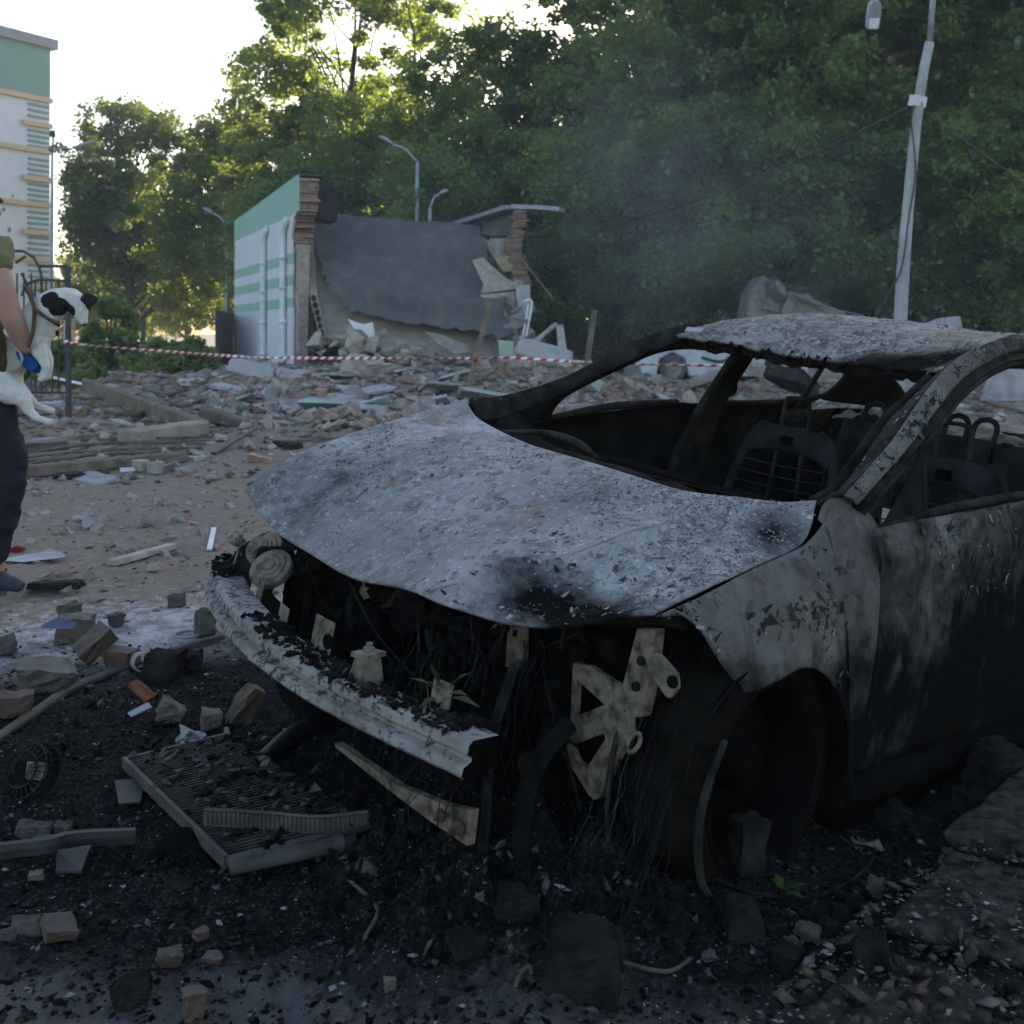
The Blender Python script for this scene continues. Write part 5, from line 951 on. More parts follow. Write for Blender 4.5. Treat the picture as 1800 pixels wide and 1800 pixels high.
# charred crust on the beam top
mb = MB(); g = np.random.default_rng(8)
for i in range(900):
    tpos = g.choice([g.uniform(.0, .16), g.uniform(.40, .66), g.uniform(.66, .97)], p=[.25, .3, .45]); j = int(tpos*89); a_ = g.uniform(-.08, 0); p = np.array([xx[j]+nx[j]*a_, yy[j]+ny[j]*a_, zc[j]+.069]); s_ = .0015+.008*g.random()**2; mb.hull([tuple(p+g.normal(size=3)*s_*[1, 1, .7]) for _ in range(7)])
mb.build('charred_crust', m_soot, beam)['kind'] = 'stuff'
def tab(p, size, rot, hole=None, m=m_rust, name='bracket'):
    mb = MB().box(p, size, rot); o = bevel(mb.build(name, m, beam), .003); return o
def B_(u, a_, dz): j = int(u*89); return (xx[j]+nx[j]*a_, yy[j]+ny[j]*a_, zc[j]+dz)
ang = lambda u: math.atan2(ty[int(u*89)], tx[int(u*89)])-math.pi/2
for u, w_, h_, dz in ((.30, .05, .055, .085), (.44, .06, .05, .08), (.60, .085, .075, .10), (.89, .055, .06, .09)): tab(B_(u, -.088, dz), (.004, w_, h_), (0, -.1, ang(u)))
mb = MB(); mb.lathe([(.017, -.004), (.017, .004), (.0, .004)], 14, Matrix.Translation(Vector(B_(.62, -.084, .093))) @ Matrix.Rotation(R(90), 4, 'Y')); mb.build('bracket_hole', m_soot_shade, beam)
q = Vector(B_(.76, -.055, .066)); mb = MB(); mb.hull([tuple(q+Vector(p_)) for p_ in ((-.03, -.03, -.01), (.028, -.03, -.01), (.03, .026, -.01), (-.03, .03, -.01), (-.02, -.022, .055), (.02, -.02, .05), (.022, .018, .058), (-.018, .02, .06))]).box(q+Vector((0, 0, .06)), (.056, .05, .010), (.1, 0, .2)).lathe([(.013, 0), (.013, .012), (.008, .014), (.008, .022), (0, .022)], 6, Matrix.Translation(q+Vector((0, 0, .062)))); mb.build('mount_bolt', m_rust, beam)
q = Vector(B_(.10, -.06, .066)); mb = MB(); mb.bar(q, q+Vector((-.01, .01, .07)), .03, .006).box(q+Vector((.0, .02, .075)), (.05, .05, .006)).lathe([(.016, 0), (.016, .012), (.008, .012), (.008, .022), (0, .022)], 8, Matrix.Translation(q+Vector((0, .02, .078)))); mb.build('horn_bracket', m_rust, beam)
q = Vector(B_(.19, -.09, .05)); mb = MB(); mb.bar(q, q+Vector((-.02, .01, .11)), .05, .01).bar(q+Vector((-.02, .01, .11)), q+Vector((-.12, .06, .12)), .05, .01).box(q+Vector((-.09, -.06, .06)), (.12, .10, .10), (0, .1, .4), jit=.01); mb.build('crash_mount', m_soot, beam)
for y_ in (.50,): 
    MB().box((.60, y_, .455), (.14, .09, .06), jit=.006).build('crash_box', m_soot, beam)
hb = E; 
for i, (hx, hy, hz_, sz) in enumerate(((.505, -.53, .605, .054), (.535, -.43, .575, .060))):
    M4 = Matrix.Translation((hx, hy, hz_)) @ Vector((.62, .30, .72)).to_track_quat('Z', 'Y').to_matrix().to_4x4()
    mb = MB().lathe([(0, .016), (.25*sz, .016), (.28*sz, .010), (.45*sz, .012), (.5*sz, .006), (.68*sz, .008), (.74*sz, .002), (.95*sz, .004), (sz, 0), (sz, -.016), (.7*sz, -.03), (.3*sz, -.05), (0, -.05)], 28, M4); o = mb.build('horn', m_rust, car)
mb = MB().poly([(.44, -.40, .62), (.47, -.36, .60), (.46, -.36, .36), (.43, -.42, .36)], (-.02, 0, 0)); mb.tube([(.52, -.43, .56), (.54, -.44, .50), (.50, -.42, .45)], .022, 6, k=8); mb.build('horn_support', m_soot, car)
# front corner bracket (headlamp carrier) on the near side
M0 = lambda a_, b_: np.array([.30+.0*a_, a_, b_])
mb = MB(); C = [(.686, .700), (.735, .712), (.735, .60), (.722, .525), (.665, .505), (.660, .56)]
mb.poly([(.300, a_, b_) for a_, b_ in C], (-.035, 0, 0)); post_b = mb.build('headlamp_carrier', m_rust, car); bevel(post_b, .004)
def frame_poly(outer, holes, x_, th, name, parent, m):       # plate with triangular cut-outs
    import mathutils.geometry as mg
    loops = [outer]+holes; tri = mg.tessellate_polygon([[Vector((a_, b_, 0)) for a_, b_ in l] for l in loops]); flat = [p for l in loops for p in l]
    mb = MB(); n = len(flat); mb.v = [(x_+.05*(b_-.35), a_, b_) for a_, b_ in flat]+[(x_-th+.05*(b_-.35), a_, b_) for a_, b_ in flat]; mb.f = [tuple(t_) for t_ in tri]+[tuple(n+i for i in reversed(t_)) for t_ in tri]
    o_ = 0
    for l in loops:
        for i in range(len(l)): mb.f.append((o_+i, o_+(i+1) % len(l), n+o_+(i+1) % len(l), n+o_+i))
        o_ += len(l)
    mb.mi = [0]*len(mb.f); return mb.build(name, m, parent)
frame_poly([(.524, .580), (.575, .588), (.665, .575), (.700, .53), (.708, .49), (.66, .385), (.632, .322), (.618, .312), (.602, .316), (.516, .372), (.520, .395), (.532, .40)], [[(.540, .548), (.628, .522), (.542, .466)], [(.535, .400), (.560, .372), (.585, .372), (.600, .388), (.638, .452), (.632, .462)]], .300, .016, 'truss_plate', post_b, m_rust)
MB().poly([(.302, a_, b_) for a_, b_ in ((.735, .665), (.752, .668), (.806, .642), (.812, .615), (.795, .590), (.785, .590), (.738, .622))], (-.01, 0, 0)).build('carrier_tab', m_rust, post_b)
for a_, b_, r_ in ((.712, .64, .010), (.705, .585, .010), (.685, .53, .007), (.80, .625, .013), (.665, .545, .009)): MB().lathe([(r_, -.003), (r_, .004), (r_*.5, .005), (0, .005)], 10, Matrix.Translation((.304, a_, b_)) @ Matrix.Rotation(R(90), 4, 'Y')).build('bolt', m_soot, post_b)
mb = MB(); mb.lathe([(.020, -.006), (.026, 0), (.020, .006), (.015, 0)], 16, Matrix.Translation((.31, .722, .475)) @ Matrix.Rotation(R(60), 4, 'Y') @ Matrix.Rotation(R(20), 4, 'X'), close=True); mb.build('tow_eye', m_rust, post_b, True)
mb = MB(); mb.tube([(.20, .735, .72), (.31, .60, .70), (.36, .45, .665)], .018, 6, k=12).box((.22, .70, .725), (.10, .12, .03), (0, 0, .3), jit=.006); mb.build('hood_support', m_soot, car, True)
# longitudinal rail end and lower cross member
mb = MB().tube([(.34, .56, .46), (.42, .57, .41), (.46, .575, .33), (.44, .56, .2)], .022, 6, k=12).lathe([(.028, 0), (.028, .01), (.012, .012), (0, .012)], 12, Matrix.Translation((.46, .58, .40)) @ Matrix.Rotation(R(90), 4, 'Y')); mb.build('frame_rail', m_soot, car)
mb = MB(); mb.poly([(.555, .0, .245), (.566, .28, .238), (.568, .40, .236), (.560, .525, .232), (.558, .525, .305), (.566, .44, .285), (.566, .28, .262), (.555, .0, .256)], (-.02, 0, 0)); lc = mb.build('lower_crossmember', m_rust, car)
m_rb = simple('rusty_bolt', (.045, .024, .014), (.10, .055, .032), 30)
for y_ in (.44, .505): mb = MB(); mb.lathe([(.014, 0), (.014, .006), (.006, .008), (0, .008)], 12, Matrix.Translation((.566, y_, .262)) @ Matrix.Rotation(R(90), 4, 'Y')).build('bolt', m_rb, lc)
mb = MB(); mb.box((.40, .05, .30), (.05, .6, .06), jit=.01).box((.1, .36, .36), (.6, .07, .10), jit=.01).box((0, -.5, .36), (.5, .08, .10), jit=.01); mb.build('chassis_rails', m_soot, car)
# wheels: bare rim in a nest of burnt tyre wire
def wheel(x_, y_, z_, side, steer=0, wires=130):
    Mx = Matrix.Translation((x_, y_, z_)) @ Matrix.Rotation(R(steer), 4, 'Z') @ Matrix.Rotation(R(90*-side), 4, 'X')      # local +Z points outwards
    wl = E('wheel'); wl.parent = car; wl.matrix_local = Mx
    mb = MB().lathe([(.195, -.10), (.212, -.10), (.216, -.085), (.200, -.075), (.185, -.03), (.185, .05), (.200, .075), (.216, .082), (.218, .095), (.208, .098), (.192, .085), (.175, .03), (.175, -.03)], 40, close=True)
    mb.lathe([(0, .06), (.05, .06), (.06, .03), (.06, .0)], 16); mb.build('rim', m_soot_shade, wl, True)
    mb = MB().lathe([(0, 0), (.15, 0), (.155, -.02), (.13, -.03), (0, -.03)], 24); mb.build('brake_disc', m_soot_shade, wl, True)
    mb = MB().lathe([(.205, -.10), (.27, -.095), (.288, -.07), (.290, 0), (.288, .07), (.265, .092), (.205, .095)], 40); tb = mb.build('tyre_carcass', m_tread, wl, True)
    g = np.random.default_rng(int(abs(x_*10)+5)); mb = MB()
    for i in range(wires):
        a0 = g.uniform(0, 6.28); ln = g.uniform(.6, 3.2); h0 = g.uniform(-.10, .075); rr0 = g.uniform(.275, .297); pts = []
        for j in range(12):
            a_ = a0+ln*j/11; rr = rr0+.004*math.sin(j*1.3+i); pts.append((rr*math.cos(a_), rr*math.sin(a_), h0+.03*math.sin(j*.5+i)))
        mb.tube(pts, g.uniform(.0009, .0026), 3, False)
    o = mb.build('tyre_wires', m_tyre, wl, fix=False); o['kind'] = 'stuff'; return wl
gr_z = lambda x_, y_: 0
def wz(x_, y_): 
    q = CARM @ Vector((x_, y_, 0)); return (GZ(q.x, q.y)-q.z)+.215
w1 = wheel(0, .735, .385, 1, 4, 46); wheel(0, -.735, wz(0, -.73), -1, 6, 60); wheel(-2.6, .74, wz(-2.6, .74), 1, 0, 60); wheel(-2.6, -.74, wz(-2.6, -.74), -1, 0, 40)
# loose wire from the tyre: hoops by the wheel and a sheaf spreading on the ground
mb = MB(); g = np.random.default_rng(33)
mb.tube([(.17, .84, .50), (.215, .845, .42), (.235, .85, .33), (.215, .86, .22), (.15, .87, .155), (.10, .87, .15)], [.010, .012, .011, .010, .008, .005], 6, k=30)
mb.tube([(.25, .66, .60), (.31, .67, .45), (.32, .68, .30), (.29, .70, .17)], .006, 5, k=20); mb.build('bead_wire', m_pill, car, True)
mb = MB(); tl = MB()
for i in range(38):
    y0_ = g.uniform(.62, .82); r_ = g.normal()*.02; pts = [(.20+r_, y0_, .60+g.normal()*.02), (.29+g.normal()*.012, y0_+.01, .42), (.32+g.normal()*.02, y0_+g.normal()*.02, .26), (.38+g.normal()*.05, y0_-.02+g.normal()*.05, .155), (.50+g.normal()*.09, y0_-.10+g.normal()*.09, .12+abs(g.normal())*.01), (.60+g.normal()*.12, y0_-.22+g.normal()*.13, .115)]
    (mb if i % 12 else tl).tube(pts[g.integers(0, 2):], g.uniform(.0004, .0009), 3, False, k=16)
o = mb.build('tyre_wire_sheaf', m_tyre, car, fix=False); o['kind'] = 'stuff'; o = tl.build('tyre_wire_sheaf', m_teal2, car, fix=False); o['kind'] = 'stuff'
# peeling paint flakes standing up from the panels
def flakes(name, G, n, smin, smax, mat, seed, parent, dens=None, lift=1.0):
    g = np.random.default_rng(seed); nv, nu = G.shape[:2]; Vx = []; Fx = []; tone = []
    Nn = np.cross(np.gradient(G, axis=1), np.gradient(G, axis=0)); Nn /= np.linalg.norm(Nn, axis=2)[..., None]+1e-12
    if Nn[nv//2, nu//2, 2] < -.3 or (abs(Nn[nv//2, nu//2, 2]) < .3 and Nn[nv//2, nu//2, 1] < 0): Nn = -Nn
    k_ = 0
    while k_ < n:
        j, i = g.integers(1, nv-1), g.integers(1, nu-1); p = G[j, i]
        if dens is not None and g.random() > dens(p): continue
        k_ += 1; nn = Nn[j, i]; a_ = np.cross(nn, g.normal(size=3)); a_ /= np.linalg.norm(a_); b_ = np.cross(nn, a_); s_ = smin+(smax-smin)*g.random()**2.5
        p = p+a_*g.normal()*.006+b_*g.normal()*.006; m_ = 5; curl = lift*g.uniform(.15, .8)*s_; w0 = s_*g.uniform(.25, .7); base = len(Vx)
        for q in range(m_):
            t_ = q/(m_-1); wq = w0*(1-.65*t_**1.5)*g.uniform(.75, 1.2); off = a_*s_*(t_-.4)*(1-.2*t_)+nn*(.0035+curl*t_**1.8)
            Vx += [p+off-b_*wq*.5, p+off+b_*wq*.5+nn*g.normal()*.001]
        Fx += [(base+2*q, base+2*q+1, base+2*q+3, base+2*q+2) for q in range(m_-1)]; tone += [g.random()]*(2*m_)
    me = fast_mesh(name, np.array(Vx), np.array(Fx)); fattr(me, 'tone', tone); o = link(name, me, mat, parent); o['kind'] = 'stuff'; return o
k = N('paint_flake'); c = k.ramp(k.attr('tone'), [(0, (.05, .048, .046)), (.18, (.11, .108, .105)), (.45, (.17, .17, .172)), (.75, (.26, .263, .27))], True); m_flk = k.done(k.mix(k.ramp(k.noise(90, 4), [(.4, 0), (.7, .6)]), c, (.03, .028, .026)), .75, k.noise(150, 3), .3, .001, .3)
k = N('charred_paint_flake'); c = k.ramp(k.attr('tone'), [(0, (.008, .008, .008)), (.5, (.022, .020, .019)), (.78, (.06, .055, .05)), (.92, (.2, .19, .18))], True); m_flkd = k.done(c, .8, k.noise(120, 3), .3, .001, .3)
cl = lambda sc, th, sd: (lambda p: float(np.clip((fbm(np.array(p[0]), np.array(p[1]+p[2]), sc, 4, sd)-th)*5, 0, 1)))
flakes('paint_flakes', HOOD_G, 4200, .0025, .013, m_flk, 1, hood, cl(2.6, -.02, 90), .40); flakes('paint_flakes', HOOD_G, 700, .006, .024, m_flk, 11, hood, cl(4.5, .06, 96), .30)
flakes('paint_flakes', HOOD_G[:60, 95:], 120, .004, .024, m_flkd, 2, hood, cl(4, -.1, 91), .5)
flakes('paint_flakes', ROOF_G, 3200, .004, .034, m_flkd, 3, roof, cl(3, -.2, 92), .32); flakes('paint_flakes', ROOF_G, 1600, .004, .034, m_flk, 31, roof, None, .3)
FG = np.array([v.co[:] for v in fender.data.vertices]).reshape(34, 40, 3); flakes('paint_flakes', FG, 170, .004, .022, m_flkd, 4, fender, cl(6, -.02, 93), .45); flakes('paint_flakes', FG[10:24], 70, .010, .032, m_flkd, 42, fender, lambda p: math.exp(-((p[2]-.735)/.03)**2)*(p[0] < .12), .5)
DG = np.array([v.co[:] for v in d1.data.vertices]).reshape(44, 60, 3); flakes('paint_flakes', DG[:16], 260, .005, .030, m_flkd, 5, d1, cl(5, -.0, 94), .5)
for nm in ('a_pillar', 'roof_rail'):
    o = next(c_ for c_ in car.children if c_.name.startswith(nm)); nv_ = 10; PG = np.array([v.co[:] for v in o.data.vertices]).reshape(nv_, -1, 3); flakes('paint_flakes', PG, 130 if nm == 'a_pillar' else 700, .005, .028, m_flkd, 6, o, cl(7, .0 if nm == 'a_pillar' else -.2, 95), .4)
o = next(c_ for c_ in car.children if c_.name.startswith('far_a_pillar')); PG = np.array([v.co[:] for v in o.data.vertices]).reshape(10, -1, 3); flakes('paint_flakes', PG[:4], 220, .005, .022, m_flkd, 7, o, None, .5)
# ---------------------------------------------------------------- near debris, piece by piece
m_br_n = simple('dusty_brick_near', (.055, .036, .027), (.115, .075, .056), 9, .95, 70, 1., .008, dust=(.115, .10, .09)); m_br_p = simple('yellow_brick_near', (.075, .062, .05), (.13, .11, .09), 9, .95, 70, 1., .008, dust=(.15, .138, .125))
m_br_o = simple('orange_brick_near', (.12, .042, .02), (.19, .07, .035), 14, .95, 60, .5, .003); m_stone = simple('grey_stone_near', (.045, .041, .037), (.11, .10, .09), 9, .95, 60, 1., .008); m_stoned = simple('sooty_stone', (.006, .0055, .0055), (.030, .026, .024), 9, .95, 60, 1., .008, .05)
_sc = [500]
def chunk(px, py, wpx, dims, m, label, name='brick', rot=(0, 0, 0), cut=.3, cat=None, sink=.12, group=None):
    p = gp(px, py); s_ = wpx/F*p.y; k_ = s_/dims[0]; d_ = [q*k_ for q in dims]; _sc[0] += 3
    me = rock_mesh(name, d_, _sc[0], cut); me.materials.append(m); o = link(name, me); o.rotation_euler = rot
    zmin = min((o.rotation_euler.to_matrix() @ v.co).z for v in me.vertices); o.location = p+Vector((0, 0, -zmin-sink*min(d_)*.5)); T(o, label, cat or name, group); return o
chunk(133, 1128, 62, (.14, .12, .10), m_br_p, 'pale square brick half standing on the ashy dirt, topmost of the near brick group', rot=(0, 0, .25), cut=.15)
chunk(122, 1088, 36, (.14, .12, .10), m_stone, 'grey stone right behind the pale square brick half', 'stone', (0, 0, .8), .6)
chunk(166, 1165, 66, (.16, .12, .07), m_br_n, 'reddish brown brick tipped up against the pale square brick half', rot=(.2, -.75, .5), cut=.2)
chunk(211, 1172, 52, (.14, .12, .08), m_br_n, 'brown brick half with broken front right of the tipped brick', rot=(0, 0, -.2), cut=.35)
chunk(88, 1212, 92, (.22, .16, .13), m_br_p, 'largest tan brick lump with rough dark front at the left', rot=(.1, .05, .2), cut=.55)
chunk(26, 1258, 56, (.2, .14, .13), m_br_n, 'brown brick lump cut by the left edge above the grey moulding', rot=(0, .1, .5), cut=.5)
chunk(10, 1150, 40, (.2, .18, .16), m_stone, 'grey stone at the left edge beside the largest tan lump', 'stone', (0, 0, .4), .7)
chunk(284, 1192, 66, (.18, .14, .13), m_stoned, 'charred dark block between the grey moulding and the bumper beam', 'charred_block', (0, .1, -.3), .4, 'block')
chunk(335, 1178, 40, (.16, .14, .12), m_stoned, 'small sooty stone under the far end of the bumper beam', 'stone', (0, 0, .3), .7)
chunk(362, 1118, 40, (.14, .16, .18), m_stone, 'pale rough stone standing beside the far end of the bumper beam', 'stone', (0, 0, .3), .7)
chunk(297, 1272, 46, (.16, .13, .15), m_br_p, 'tan jagged stone on the black ash left of the leaning brick', 'stone', (.2, .5, .3), .7)
chunk(432, 1268, 72, (.22, .12, .09), m_br_n, 'brown brick leaning upright in the ash under the bumper beam', rot=(.25, -.95, .35), cut=.2)
chunk(372, 1280, 38, (.16, .14, .13), m_br_p, 'rounded tan stone at the foot of the leaning brick', 'stone', (0, 0, .3), .8)
chunk(250, 1230, 54, (.2, .08, .035), m_br_o, 'bright orange curved tile shard on the black ash', 'tile_shard', (.25, .45, -.55), .5, 'tile shard')
chunk(246, 1256, 40, (.2, .09, .02), m_pgrey, 'pale flat shard just below the orange tile shard', 'flat_shard', (.15, -.3, .7), .4, 'shard')
chunk(205, 1100, 30, (.2, .16, .15), m_stone, 'round grey stone right of the grey stone behind the brick half', 'stone', (0, 0, .9), .7)
chunk(310, 1066, 30, (.2, .16, .14), m_stone, 'grey pointed stone on the white ash near the bumper tip', 'stone', (0, 0, .2), .7)
chunk(105, 1652, 58, (.17, .14, .06), m_br_n, 'brown tilted brick piece lying at the lower left', rot=(.35, .2, .6), cut=.25)
chunk(48, 1640, 54, (.2, .16, .1), m_stone, 'brown stone lump left of the tilted brick piece at the lower left', 'stone', (0, 0, .3), .7)
chunk(15, 1650, 36, (.2, .16, .1), m_stone, 'dark stone at the left edge beside the brown lump', 'stone', (0, 0, 1.3), .7)
chunk(86, 1494, 52, (.22, .15, .09), m_stone, 'flat tan stone above the dark trim bar at the lower left', 'stone', (.1, .1, .1), .6)
chunk(60, 1472, 60, (.22, .15, .08), m_stone, 'long tan stone behind the flat tan stone', 'stone', (.1, .1, .2), .6)
chunk(38, 1502, 34, (.2, .15, .09), m_stone, 'small tan stone left of the flat tan stone', 'stone', (.1, .1, 1.2), .6)
chunk(110, 1465, 30, (.2, .15, .1), m_stone, 'small rough stone right of the long tan stone', 'stone', (.1, .1, .2), .7)
chunk(62, 1545, 28, (.2, .15, .08), m_br_p, 'small tan stone below the dark trim bar', 'stone', (.1, .1, .5), .6)
chunk(318, 1562, 50, (.22, .12, .05), m_stoned, 'angular sooty brick shard below the black curved cover', 'brick_shard', (.1, .15, -.3), .5, 'brick shard')
chunk(298, 1695, 44, (.2, .14, .12), m_br_n, 'dark brown lump in the middle of the lower left ground', 'stone', (.1, .1, .5), .6)
chunk(352, 1650, 26, (.2, .15, .12), m_br_n, 'small square brown stone left of the ash pile', 'stone', (.1, .1, .8), .4)
chunk(372, 1692, 46, (.25, .15, .07), m_br_n, 'dark brown flat lump right of the dark brown lump', 'stone', (.1, .1, .1), .7)
chunk(232, 1768, 72, (.2, .15, .13), m_stoned, 'large black stone at the lower left edge of the picture', 'stone', (0, 0, .3), .8)
chunk(342, 1790, 46, (.16, .15, .18), m_br_n, 'brown rough stone right of the large black stone', 'stone', (0, 0, .3), .7)
chunk(600, 1795, 32, (.16, .15, .15), m_stone, 'grey pebble at the bottom edge left of centre', 'stone', (0, 0, .3), .7)
chunk(686, 1740, 22, (.16, .12, .16), m_br_p, 'little tan stone left of the big dark block', 'stone', (0, 0, .3), .5)
chunk(1032, 1735, 122, (.15, .13, .13), m_stoned, 'big black square block standing in the front at the bottom', 'block', (.05, -.02, -.28), .08, 'block', sink=.3)
chunk(820, 1682, 64, (.2, .15, .14), m_stoned, 'rough grey stone with ash crust left of the big black block', 'stone', (.1, .1, .5), .7)
chunk(905, 1610, 70, (.2, .14, .14), m_stoned, 'dark angular stone with pale ridge behind the big black block', 'stone', (.3, .2, .3), .6)
chunk(1306, 1648, 66, (.17, .16, .18), m_stoned, 'grey upright stone beside the green leaf', 'stone', (0, 0, .2), .5)
chunk(1358, 1640, 44, (.17, .14, .08), m_stoned, 'small sooty stone right of the grey upright stone', 'stone', (0, 0, .2), .6)
chunk(1316, 1530, 50, (.10, .09, .19), m_stoned, 'short square wooden block standing by the front wheel', 'wood_block', (0, .03, .35), .0, 'wood block')
chunk(1722, 1440, 78, (.22, .16, .11), m_stoned, 'dark flat stone on the pavement edge under the door', 'stone', (.1, .1, .2), .6)
chunk(1748, 1395, 110, (.26, .2, .2), m_stoned, 'large dark boulder under the door at the right edge', 'stone', (.1, .1, .4), .6)
chunk(1575, 1455, 60, (.2, .15, .14), m_stoned, 'round sooty stone under the sill left of the large boulder', 'stone', (.1, .1, .4), .8)
chunk(1625, 1468, 44, (.2, .15, .16), m_stoned, 'brownish sooty stone right of the round sooty stone', 'stone', (.3, .1, .9), .8)
for i, (px, py, w_) in enumerate(((1420, 1655, 40), (1452, 1640, 36), (1476, 1618, 40), (1395, 1668, 30), (1505, 1600, 38), (1440, 1612, 28), (1540, 1570, 40), (1480, 1585, 30), (1385, 1700, 54), (1245, 1690, 26), (1300, 1720, 40), (1420, 1640, 30))):
    chunk(px, py, w_, (.2, .15, .12), m_stoned if i % 3 else m_stone, 'sooty stone in the row of rubble along the broken pavement edge', 'stone', (.2, .1, i*.7), .7, 'stone', group='stones along the pavement edge')
for i, (px, py, w_) in enumerate(((1665, 1750, 34), (1690, 1712, 26), (1752, 1642, 28), (1755, 1590, 24), (1560, 1760, 40), (1530, 1722, 80), (1730, 1680, 40), (1650, 1692, 30), (1600, 1790, 40), (1500, 1790, 36), (1780, 1760, 30), (1700, 1640, 22))):
    chunk(px, py-10, w_, (.2, .15, .09), m_br_n if i in (0, 1, 2, 3) else m_stoned, 'brick orange pebble among the pale flecks on the pavement' if i in (0, 1, 2, 3) else 'grey stone among the pale flecks on the pavement', 'pebble', (.1, .1, i*.9), .6, 'pebble', sink=-.9, group='orange pebbles on the pavement' if i < 4 else 'grey stones on the pavement')
# grey mouldings and trim
m_trim = simple('grey_moulding', (.03, .029, .028), (.075, .072, .07), 8, .7, 60, .3, .002, .3); m_trimd = simple('dark_trim', (.010, .010, .011), (.030, .029, .030), 8, .6, 60, .3, .002, .3)
def moulding(px_pts, wd, ht, m, label, name='moulding', lift=.01, k=40):
    P = [gp(x_, y_, lift) for x_, y_ in px_pts]; c_ = sum(P, Vector())/len(P); Q = cr([p-c_ for p in P], k); mb = MB(); d_ = np.gradient(Q, axis=0); d_ /= np.linalg.norm(d_, axis=1)[:, None]; sd_ = np.cross(d_, [0, 0, 1])
    G = np.stack([Q+sd_*a_*wd+np.array([0, 0, 1])*b_*ht for a_, b_ in ((-.5, 0), (-.5, .7), (-.25, 1), (.3, 1), (.5, .6), (.5, 0))], 0); o = mb.grid(G).build(name, m, loc=c_); solid(o, .003); return T(o, label, name.replace('_', ' '))
moulding([(-20, 1318), (60, 1262), (120, 1222), (180, 1196), (245, 1172)], .03, .018, m_trim, 'long curved grey moulding running from the left edge up to the charred block')
moulding([(298, 1152), (335, 1140), (392, 1128)], .028, .016, m_trim, 'short grey moulding piece ending under the bumper beam')
moulding([(-20, 1524), (80, 1512), (130, 1500), (238, 1494)], .032, .03, m_trimd, 'dark stepped trim bar reaching in from the left edge', 'trim_bar', .02)
mb = MB(); c_ = gp(126, 1540, .02); mb.poly([gp(100, 1522)-c_+Vector((0, 0, .03)), gp(160, 1516)-c_+Vector((0, 0, .035)), gp(143, 1556)-c_+Vector((0, 0, .025)), gp(98, 1550)-c_+Vector((0, 0, .02))], (0, 0, .006)); T(mb.build('plastic_plate', m_trimd, loc=c_), 'dark square plastic plate below the trim bar', 'plate')
mb = MB(); c_ = gp(88, 1165, .05); mb.poly([(-.06, 0, .0), (.0, .01, .028), (.07, .0, .010), (.06, -.01, .0)], (0, .006, .01)); T(mb.build('plastic_shard', simple('violet_blue_plastic', (.06, .065, .12), (.12, .125, .2), 10, .5), loc=c_+Vector((0, .06, .06))), 'violet blue plastic shard behind the largest tan brick lump', 'shard')
o = MB().lathe([(.032, -.045), (.032, .045), (.028, .045), (.028, -.045)], 20, Matrix.Rotation(R(80), 4, 'X'), close=True).build('pipe_stub', m_pgrey, smooth=True, loc=gp(247, 1178, .03)); o.rotation_euler = (0, 0, .5); T(o, 'short pale pipe stub between brown brick half and charred block', 'pipe')
o = MB().lathe([(.050, 0), (.056, .006), (.050, .012), (.044, .006)], 28, close=True).build('ring', m_pgrey, smooth=True, loc=gp(330, 1120, .006)); T(o, 'pale metal ring lying on the dirt beside the bumper tip', 'ring')
# blower cage
bl = E('blower', gp(52, 1392, .0)); bl.rotation_euler = (R(62), R(12), R(-25)); bl.location.z += .055; T(bl, 'burnt round fan cage with wire spokes at the left edge', 'fan'); mb = MB()
for r_, h_ in ((.072, .03), (.073, -.03), (.045, .034), (.066, 0)): mb.tube([(r_*math.cos(a_), r_*math.sin(a_), h_) for a_ in np.linspace(0, 6.2832, 40)], .0026, 5, False)
for i in range(26): a_ = i*.2417; mb.tube([(.02*math.cos(a_), .02*math.sin(a_), .034), (.072*math.cos(a_), .072*math.sin(a_), .03), (.073*math.cos(a_+.06), .073*math.sin(a_+.06), -.03)], .0014, 4, False)
mb.build('cage', m_pill, bl); MB().lathe([(0, .03), (.022, .03), (.026, .01), (.03, -.03), (.055, -.034), (.07, -.03)], 20).build('hub', m_soot, bl, True); MB().box((.035, .01, .02), (.05, .04, .02), (0, .2, .4), jit=.006).build('bracket', m_rust, bl)
# radiator core: thin tilted block with fins, tank, ribbed header and drier tube
rc = [gf(218, 1345, .035), gf(398, 1522, .03), gf(650, 1460, .05), gf(400, 1300, .045)]; o3 = sum(rc, Vector())/4
rad = E('radiator', o3); T(rad, 'burnt radiator core lying flat in the ash in front of the bumper', 'radiator')
a_, b_, c_, d_ = [p-o3 for p in rc]; up_ = (b_-a_).cross(d_-a_).normalized(); up_ = up_ if up_.z > 0 else -up_
mb = MB(); mb.poly([a_, b_, c_, d_], up_*.016); mb.build('core', m_soot_shade, rad)
m_fin = simple('radiator_fin', (.014, .013, .012), (.06, .054, .048), 9, .8, 40, .3, .001, .3); mb = MB()
for i in range(46):
    t_ = (i+.5)/46; p = a_.lerp(b_, t_)+up_*.017; q = d_.lerp(c_, t_)+up_*.017; mb.bar(p, q, .0045, .005, tuple(up_))
mb.build('fin', m_fin, rad); mb = MB(); mb.bar(a_+up_*.008, b_+up_*.008, .010, .030, tuple(up_)); mb.bar(a_+up_*.008, d_+up_*.008, .008, .024, tuple(up_)); mb.build('side_plate', m_trim, rad)
mb = MB(); mb.tube([b_+up_*.01, c_+up_*.01], .011, 8); mb.build('tank', m_trim, rad, True)
p0, p1 = gf(404, 1524, .045), gf(625, 1478, .05); c_ = (p0+p1)/2; mb = MB(); dd = (p1-p0); M4 = Matrix.Translation(p0-c_) @ dd.to_track_quat('Z', 'Y').to_matrix().to_4x4(); L_ = dd.length
